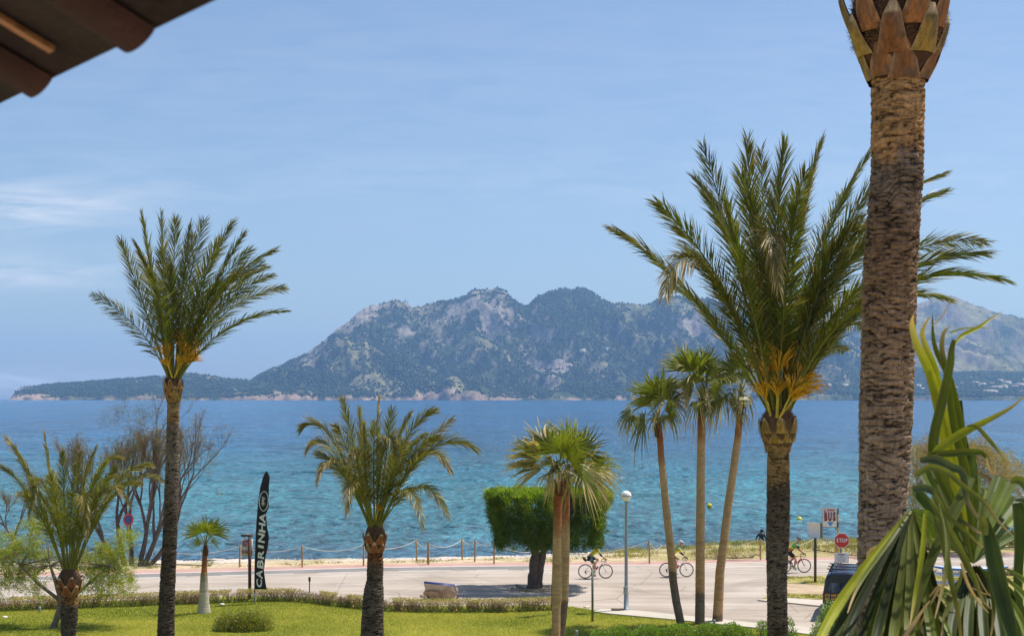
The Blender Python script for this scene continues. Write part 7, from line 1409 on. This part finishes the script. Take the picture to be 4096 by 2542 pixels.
def cyclist(label, jersey, shorts, helmet_col, crank, bag=False, socks=(0.7, .7, .7), shoe=(.75, .75, .75), gloves=(.05, .05, .05), sleeves=None):
    t = thing('person', label, 'person', (0, 0, 0), 'cyclists riding along the road'); skinm = MA('skin', .55, .12, 9, 0, spec=.35); cloth = MA('lycra', .6, .1, 30, .1, 60)
    bb = np.array([.42, 0, .275]); hip = np.array([.20, 0, .98]); N = {}; Eg = []
    N['pel'] = (.215, 0, 1.0, .115); N['sp1'] = (.30, 0, 1.13, .10); N['sp2'] = (.43, 0, 1.27, .115); N['ch'] = (.565, 0, 1.375, .125); N['nk'] = (.655, 0, 1.455, .055); N['nk2'] = (.70, 0, 1.51, .055); N['hd1'] = (.735, 0, 1.58, .082); N['hd2'] = (.74, 0, 1.66, .085); N['hd3'] = (.725, 0, 1.72, .06); N['nose'] = (.835, 0, 1.585, .014); N['chin'] = (.80, 0, 1.525, .03)
    Eg += [('pel', 'sp1'), ('sp1', 'sp2'), ('sp2', 'ch'), ('ch', 'nk'), ('nk', 'nk2'), ('nk2', 'hd1'), ('hd1', 'hd2'), ('hd2', 'hd3'), ('hd1', 'nose'), ('hd1', 'chin')]
    J = {}
    for sy, nm in ((-1, 'r'), (1, 'l')):
        d = 1 if sy < 0 else -1; ped = bb + np.array([crank[0] * d, sy * .12, crank[1] * d]); ank = ped + np.array([-.045, 0, .11]); h = np.array([.225, sy * .095, .965]); v = ank - h; L = np.linalg.norm(v); l1, l2 = .43, .43; L = min(L, l1 + l2 - .01)
        aa = (l1 ** 2 - l2 ** 2 + L * L) / (2 * L); hh = math.sqrt(max(0, l1 * l1 - aa * aa)); u = v / np.linalg.norm(v); pn = np.array([-u[2], 0, u[0]]); pn = pn if pn[0] > 0 else -pn; kn = h + u * aa + pn * hh
        N['h' + nm] = (*h, .095); N['th' + nm] = (*(h * .5 + kn * .5), .08); N['k' + nm] = (*kn, .056); N['cf' + nm] = (*(kn * .66 + ank * .34 + np.array([-.012, 0, 0])), .056); N['a' + nm] = (*ank, .036); N['he' + nm] = (*(ank + np.array([-.03, 0, -.055])), .034); N['to' + nm] = (*(ped + np.array([.10, 0, .03])), .032)
        Eg += [('pel', 'h' + nm), ('h' + nm, 'th' + nm), ('th' + nm, 'k' + nm), ('k' + nm, 'cf' + nm), ('cf' + nm, 'a' + nm), ('a' + nm, 'he' + nm), ('a' + nm, 'to' + nm)]
        sh = np.array([.60, sy * .17, 1.37]); el = np.array([.735, sy * .225, 1.13]); wr = np.array([.93, sy * .215, .975]); pal = wr + np.array([.045, 0, -.01])
        N['s' + nm] = (*sh, .068); N['e' + nm] = (*el, .043); N['f' + nm] = (*((el * .6 + wr * .4)), .041); N['w' + nm] = (*wr, .028); N['p' + nm] = (*pal, .03); Eg += [('ch', 's' + nm), ('s' + nm, 'e' + nm), ('e' + nm, 'f' + nm), ('f' + nm, 'w' + nm), ('w' + nm, 'p' + nm)]
        for q in range(4): a_ = 'g%d%s' % (q, nm); b_ = 'i%d%s' % (q, nm); yy = sy * (.185 + .019 * q); N[a_] = (wr[0] + .085, yy, wr[2] - .02 + .004 * q, .0095); N[b_] = (wr[0] + .088 - .006 * q, yy, wr[2] - .06, .008); Eg += [('p' + nm, a_), (a_, b_)]
        N['tb' + nm] = (wr[0] + .05, sy * .175, wr[2] - .035, .010); Eg.append(('p' + nm, 'tb' + nm)); J[nm] = (kn, ank, ped, sh, el, wr, h)
    skin('body', N, Eg, skinm, t, 1, lambda c: np.tile([0.50, 0.27, 0.17], (len(c), 1)))
    TN_ = {}; TE = []
    for k in ('pel', 'sp1', 'sp2', 'ch'): TN_[k] = (*N[k][:3], N[k][3] + .018)
    TE += [('pel', 'sp1'), ('sp1', 'sp2'), ('sp2', 'ch')]; TN_['nk'] = (*N['nk'][:3], .066); TE.append(('ch', 'nk'))
    for nm in 'rl': TN_['s' + nm] = (*N['s' + nm][:3], .08); m_ = J[nm][3] * .25 + J[nm][4] * .75; TN_['m' + nm] = (*m_, .054); TE += [('ch', 's' + nm), ('s' + nm, 'm' + nm)]
    skin('jersey', TN_, TE, cloth, t, 1, jersey)
    SN = {'pel': (*N['pel'][:3], .128)}; SE = []
    for nm in 'rl': SN['h' + nm] = (*N['h' + nm][:3], .108); m_ = J[nm][6] * .22 + J[nm][0] * .78; SN['t' + nm] = (*(J[nm][6] * .5 + J[nm][0] * .5), .09); SN['q' + nm] = (*m_, .069); SE += [('pel', 'h' + nm), ('h' + nm, 't' + nm), ('t' + nm, 'q' + nm)]
    skin('shorts', SN, SE, cloth, t, 1, shorts)
    for nm in 'rl':
        kn, ank, ped, sh, el, wr, h = J[nm]; mb = MB(); mb.tube([ank + [0, 0, .07], ank + [0, 0, .0], ank + [-.01, 0, -.03]], [.042, .041, .04], 10, socks); mb.build('sock', cloth, t, smooth=True)
        mb = MB(); mb.tube([ped + [-.10, 0, .05], ped + [-.04, 0, .045], ped + [.03, 0, .035], ped + [.09, 0, .025], ped + [.14, 0, .02]], [.034, .045, .042, .036, .018], 10, shoe); mb.build('shoe', cloth, t, smooth=True)
        mb = MB(); mb.tube([wr + [-.02, 0, .01], wr + [.04, 0, -.005], wr + [.075, 0, -.02]], [.031, .037, .03], 8, gloves); mb.build('glove', cloth, t, smooth=True)
        if sleeves: mb = MB(); mb.tube([sh * .25 + el * .75, el, el * .75 + wr * .25], [.052, .050, .044], 8, sleeves); mb.build('arm_band', cloth, t, smooth=True)
    mb = MB(); n = 24; m = 9; V = []; C = []
    for i in range(m):
        th = i / (m - 1) * 1.5
        for k in range(n): a = k / n * 6.283; V.append((.735 + .145 * math.sin(th) * math.cos(a) - .02 * math.sin(th), .098 * math.sin(th) * math.sin(a), 1.665 + .115 * math.cos(th) - .02 * math.cos(a) * math.sin(th))); C.append(np.array(helmet_col) if (k // 2) % 2 == 0 or i > 6 else np.array(helmet_col) * .25)
    mb.add(V, [(i * n + k, i * n + (k + 1) % n, (i + 1) * n + (k + 1) % n, (i + 1) * n + k) for i in range(m - 1) for k in range(n)], np.array(C)); mb.build('helmet', MA('helmet', .4, .05, 3, 0), t, smooth=True)
    mb = MB(); a = np.linspace(-1.3, 1.3, 9); V = [(.735 + .092 * math.cos(q), .086 * math.sin(q), z) for z in (1.605, 1.645) for q in a]; mb.add(V, [(i, i + 1, 9 + i + 1, 9 + i) for i in range(8)], (.02, .02, .02)); mb.build('sunglasses', BLACK, t)
    for sy in (-1, 1): mb = MB(); mb.sphere((.725, sy * .086, 1.585), (.018, .012, .03), 8, 6, (0.50, 0.27, 0.17)); mb.build('ear', skinm, t, smooth=True)
    mb = MB(); mb.tube([(.815, -.022, 1.552), (.822, 0, 1.552), (.815, .022, 1.552)], [.003, .006, .003], 5, (.35, .12, .10)); mb.build('mouth', skinm, t)
    return t
def jer(c):
    o = np.tile([0.03, 0.03, 0.035], (len(c), 1)); u = (c[:, 0] - .2) * .6 + (c[:, 2] - 1.0) * .8 # distance up the back
    o[(u > .20) & (u < .38)] = (0.55, 0.50, 0.02); o[u >= .37] = (0.04, 0.30, 0.06); o[(u > .18) & (u < .37)] = (0.72, 0.62, 0.03); o[u < .12] = (0.45, 0.03, 0.04); o[(abs(c[:, 1]) > .165) & (c[:, 2] < 1.36)] = (0.72, 0.62, 0.03); return o
def jer2(c):
    o = np.tile([0.02, 0.02, 0.025], (len(c), 1)); u = (c[:, 0] - .2) * .6 + (c[:, 2] - 1.0) * .8; o[u < .22] = (0.6, 0.02, 0.03); o[(u > .26) & (u < .34)] = (0.7, 0.62, 0.03); o[u >= .34] = (0.05, 0.32, 0.08); o[(abs(c[:, 1]) > .18) & (c[:, 2] < 1.33)] = (.02, .02, .03); return o
def jer3(c):
    o = np.tile([0.50, 0.52, 0.03], (len(c), 1)); u = (c[:, 0] - .2) * .6 + (c[:, 2] - 1.0) * .8; o[u < .10] = (0.04, 0.045, 0.05); o[(u > .10) & (u < .16)] = (.5, .1, .03); o[u > .36] = (.6, .6, .04); return o
def sh_blk(c): return np.tile([0.015, 0.015, 0.018], (len(c), 1))
def sh_band(c):
    o = sh_blk(c); d = (c[:, 0] - .2) * .8 - (c[:, 2] - .98) * .5; o[(d > .23) & (d < .27)] = (.5, .35, .03); o[(abs(c[:, 1]) > .1) & (d > .04) & (d < .14)] = (0.12, 0.25, 0.45); return o
def put(t, p, rz):
    t.location = tuple(float(v) for v in p); t.rotation_euler = (0, 0, rz)
CY = [(2341, 2389, 2313, 0.0, ('white', (.75, .75, .76)), 'first cyclist, in yellow green jersey with white helmet, half behind the clipped tree', jer3, sh_band, (.75, .76, .78), (-.04, -.163), 'white racing bicycle ridden beside the clipped tree', dict(gloves=(.5, .5, .03), sleeves=(.02, .02, .02), shoe=(.03, .03, .03))),
      (2665, 2700, 2305, 0.0, ('white', (.75, .75, .76)), 'second cyclist, in yellow green and black jersey, behind the leaning fan palm trunk', jer, sh_band, (.62, .66, .68), (.02, -.166), 'white racing bicycle ridden behind the left leaning fan palm', dict(gloves=(.3, .2, .15), sleeves=(.02, .02, .02))),
      (0, 0, 0, 0, ('red', (.42, .02, .02)), 'third cyclist, in black and red jersey on a red bicycle', jer2, sh_blk, (.10, .12, .12), (.10, -.135), 'red racing bicycle right of the big date palm trunk', dict(socks=(.35, .6, .05), gloves=(.4, .25, .2)))]
for k, (hubx) in enumerate(((2341), (2665), (3138))):
    ywheel = (2311, 2305, 2288)[k]; c = CY[k]; B = gd(hubx, ywheel, 0.012); CR = c[9]
    b = bike(c[4]); b['label'] = c[10]; b['group'] = 'road bicycles'; p = cyclist(c[5], c[6], c[7], c[8], c[9], **c[11]); put(b, B, 0.03); put(p, B, 0.03)
    if k == 0: mb = MB(); mb.tube([(.10, 0, .90), (.02, 0, .86), (-.06, 0, .95), (-.10, 0, 1.02)], [.04, .075, .075, .04], 10); o = mb.build('saddle_bag', BLACK, None); o.parent = b
def surfer():
    B = gd(3045, 2170, SEA_Z); t = thing('person', 'person in a black wetsuit sitting on a white board in the water, back turned', 'person', B); z0 = B[2]; N = {}; x0, y0 = B[0], B[1]
    def n_(k, x, y, z, r): N[k] = (x0 + x, y0 + y, z0 + z, r)
    n_('pel', 0, 0, .12, .15); n_('sp', 0, .02, .32, .135); n_('ch', .02, .07, .52, .15); n_('nk', .04, .14, .66, .06); n_('hd1', .06, .20, .71, .085); n_('hd2', .07, .22, .80, .09); n_('hd3', .07, .20, .85, .05); Eg = [('pel', 'sp'), ('sp', 'ch'), ('ch', 'nk'), ('nk', 'hd1'), ('hd1', 'hd2'), ('hd2', 'hd3')]
    for s_, nm in ((-1, 'l'), (1, 'r')):
        n_('s' + nm, .02 + s_ * .19, .08, .56, .07); n_('e' + nm, s_ * .30, .16, .32, .05); n_('w' + nm, s_ * .33 + .05, .34, .15, .033); n_('p' + nm, s_ * .33 + .05, .38, .12, .03); n_('h' + nm, s_ * .14, .06, .10, .11); n_('k' + nm, s_ * .32, .42, .06, .075); n_('a' + nm, s_ * .42, .30, -.3, .05)
        Eg += [('ch', 's' + nm), ('s' + nm, 'e' + nm), ('e' + nm, 'w' + nm), ('w' + nm, 'p' + nm), ('pel', 'h' + nm), ('h' + nm, 'k' + nm), ('k' + nm, 'a' + nm)]
        for q in range(4): n_('f%d' % q + nm, s_ * .33 + .02 + .02 * q, .45, .10, .009); Eg.append(('p' + nm, 'f%d' % q + nm))
        n_('t' + nm, s_ * .29 + .05, .40, .11, .010); Eg.append(('p' + nm, 't' + nm))
    def cf(c):
        o = np.tile([0.014, 0.016, 0.02], (len(c), 1)); z = c[:, 2] - (t.location.z - t.location.z); hi = c[:, 2] > (z0 + .66); o[hi] = (.45, .25, .16); return o
    me = skin('body', N, Eg, MA('wetsuit', .45, .1, 8, .1, 20), t, 1, cf); me.data.transform(Matrix.Translation(-Vector(t.location)))
    mb = MB(); mb.sphere(B + np.array([.07, .19, .80]), (.105, .11, .115), 16, 12, (.06, .03, .018)); P = B + np.array([.07, .17, .78]) + rnd_unit(160) * np.array([.10, .08, .1]); leaves(mb, P, .10, .12, (.07, .035, .02), .4, np.array([0, -.3, -1]), .6); mb.build('hair', MA('hair', .6, .2, 20, 0), t)
    mb = MB(); n = 30; m = 12; V = []
    for i in range(n):
        u = -1 + 2 * i / (n - 1); w = .30 * (1 - abs(u) ** 2.6) ** .5 + .002
        for k in range(m): a = k / m * 6.283; V.append((B[0] - .05 + u * 1.05 * math.cos(.15) - w * math.cos(a) * math.sin(.15), B[1] + .12 + u * 1.05 * math.sin(.15) + w * math.cos(a) * math.cos(.15), B[2] + .05 + .045 * math.sin(a) + .10 * max(0, -u) ** 3))
    mb.add(V, [(i * m + k, i * m + (k + 1) % m, (i + 1) * m + (k + 1) % m, (i + 1) * m + k) for i in range(n - 1) for k in range(m)]); tag(mb.build('surfboard', WHITE, None, B, True), 'white surfboard under the person in the black wetsuit', 'surfboard')
surfer()
# ------------------------------------------------------------------ the air over the bay
def haze():
    mb = MB(); mb.box((0, 7100, 270), (16000, 14800, 600))
    m = bpy.data.materials.new('air'); m.use_nodes = True; nt = m.node_tree; nt.nodes.clear()
    o = nt.nodes.new('ShaderNodeOutputMaterial'); v = nt.nodes.new('ShaderNodeVolumePrincipled')
    v.inputs['Color'].default_value = (0.38, 0.63, 1.0, 1); v.inputs['Density'].default_value = 0.000082; v.inputs['Anisotropy'].default_value = 0.25
    nt.links.new(v.outputs[0], o.inputs['Volume'])
    tag(mb.build('haze', m), 'thin blue air over the whole bay', 'haze', kind='stuff')
haze()
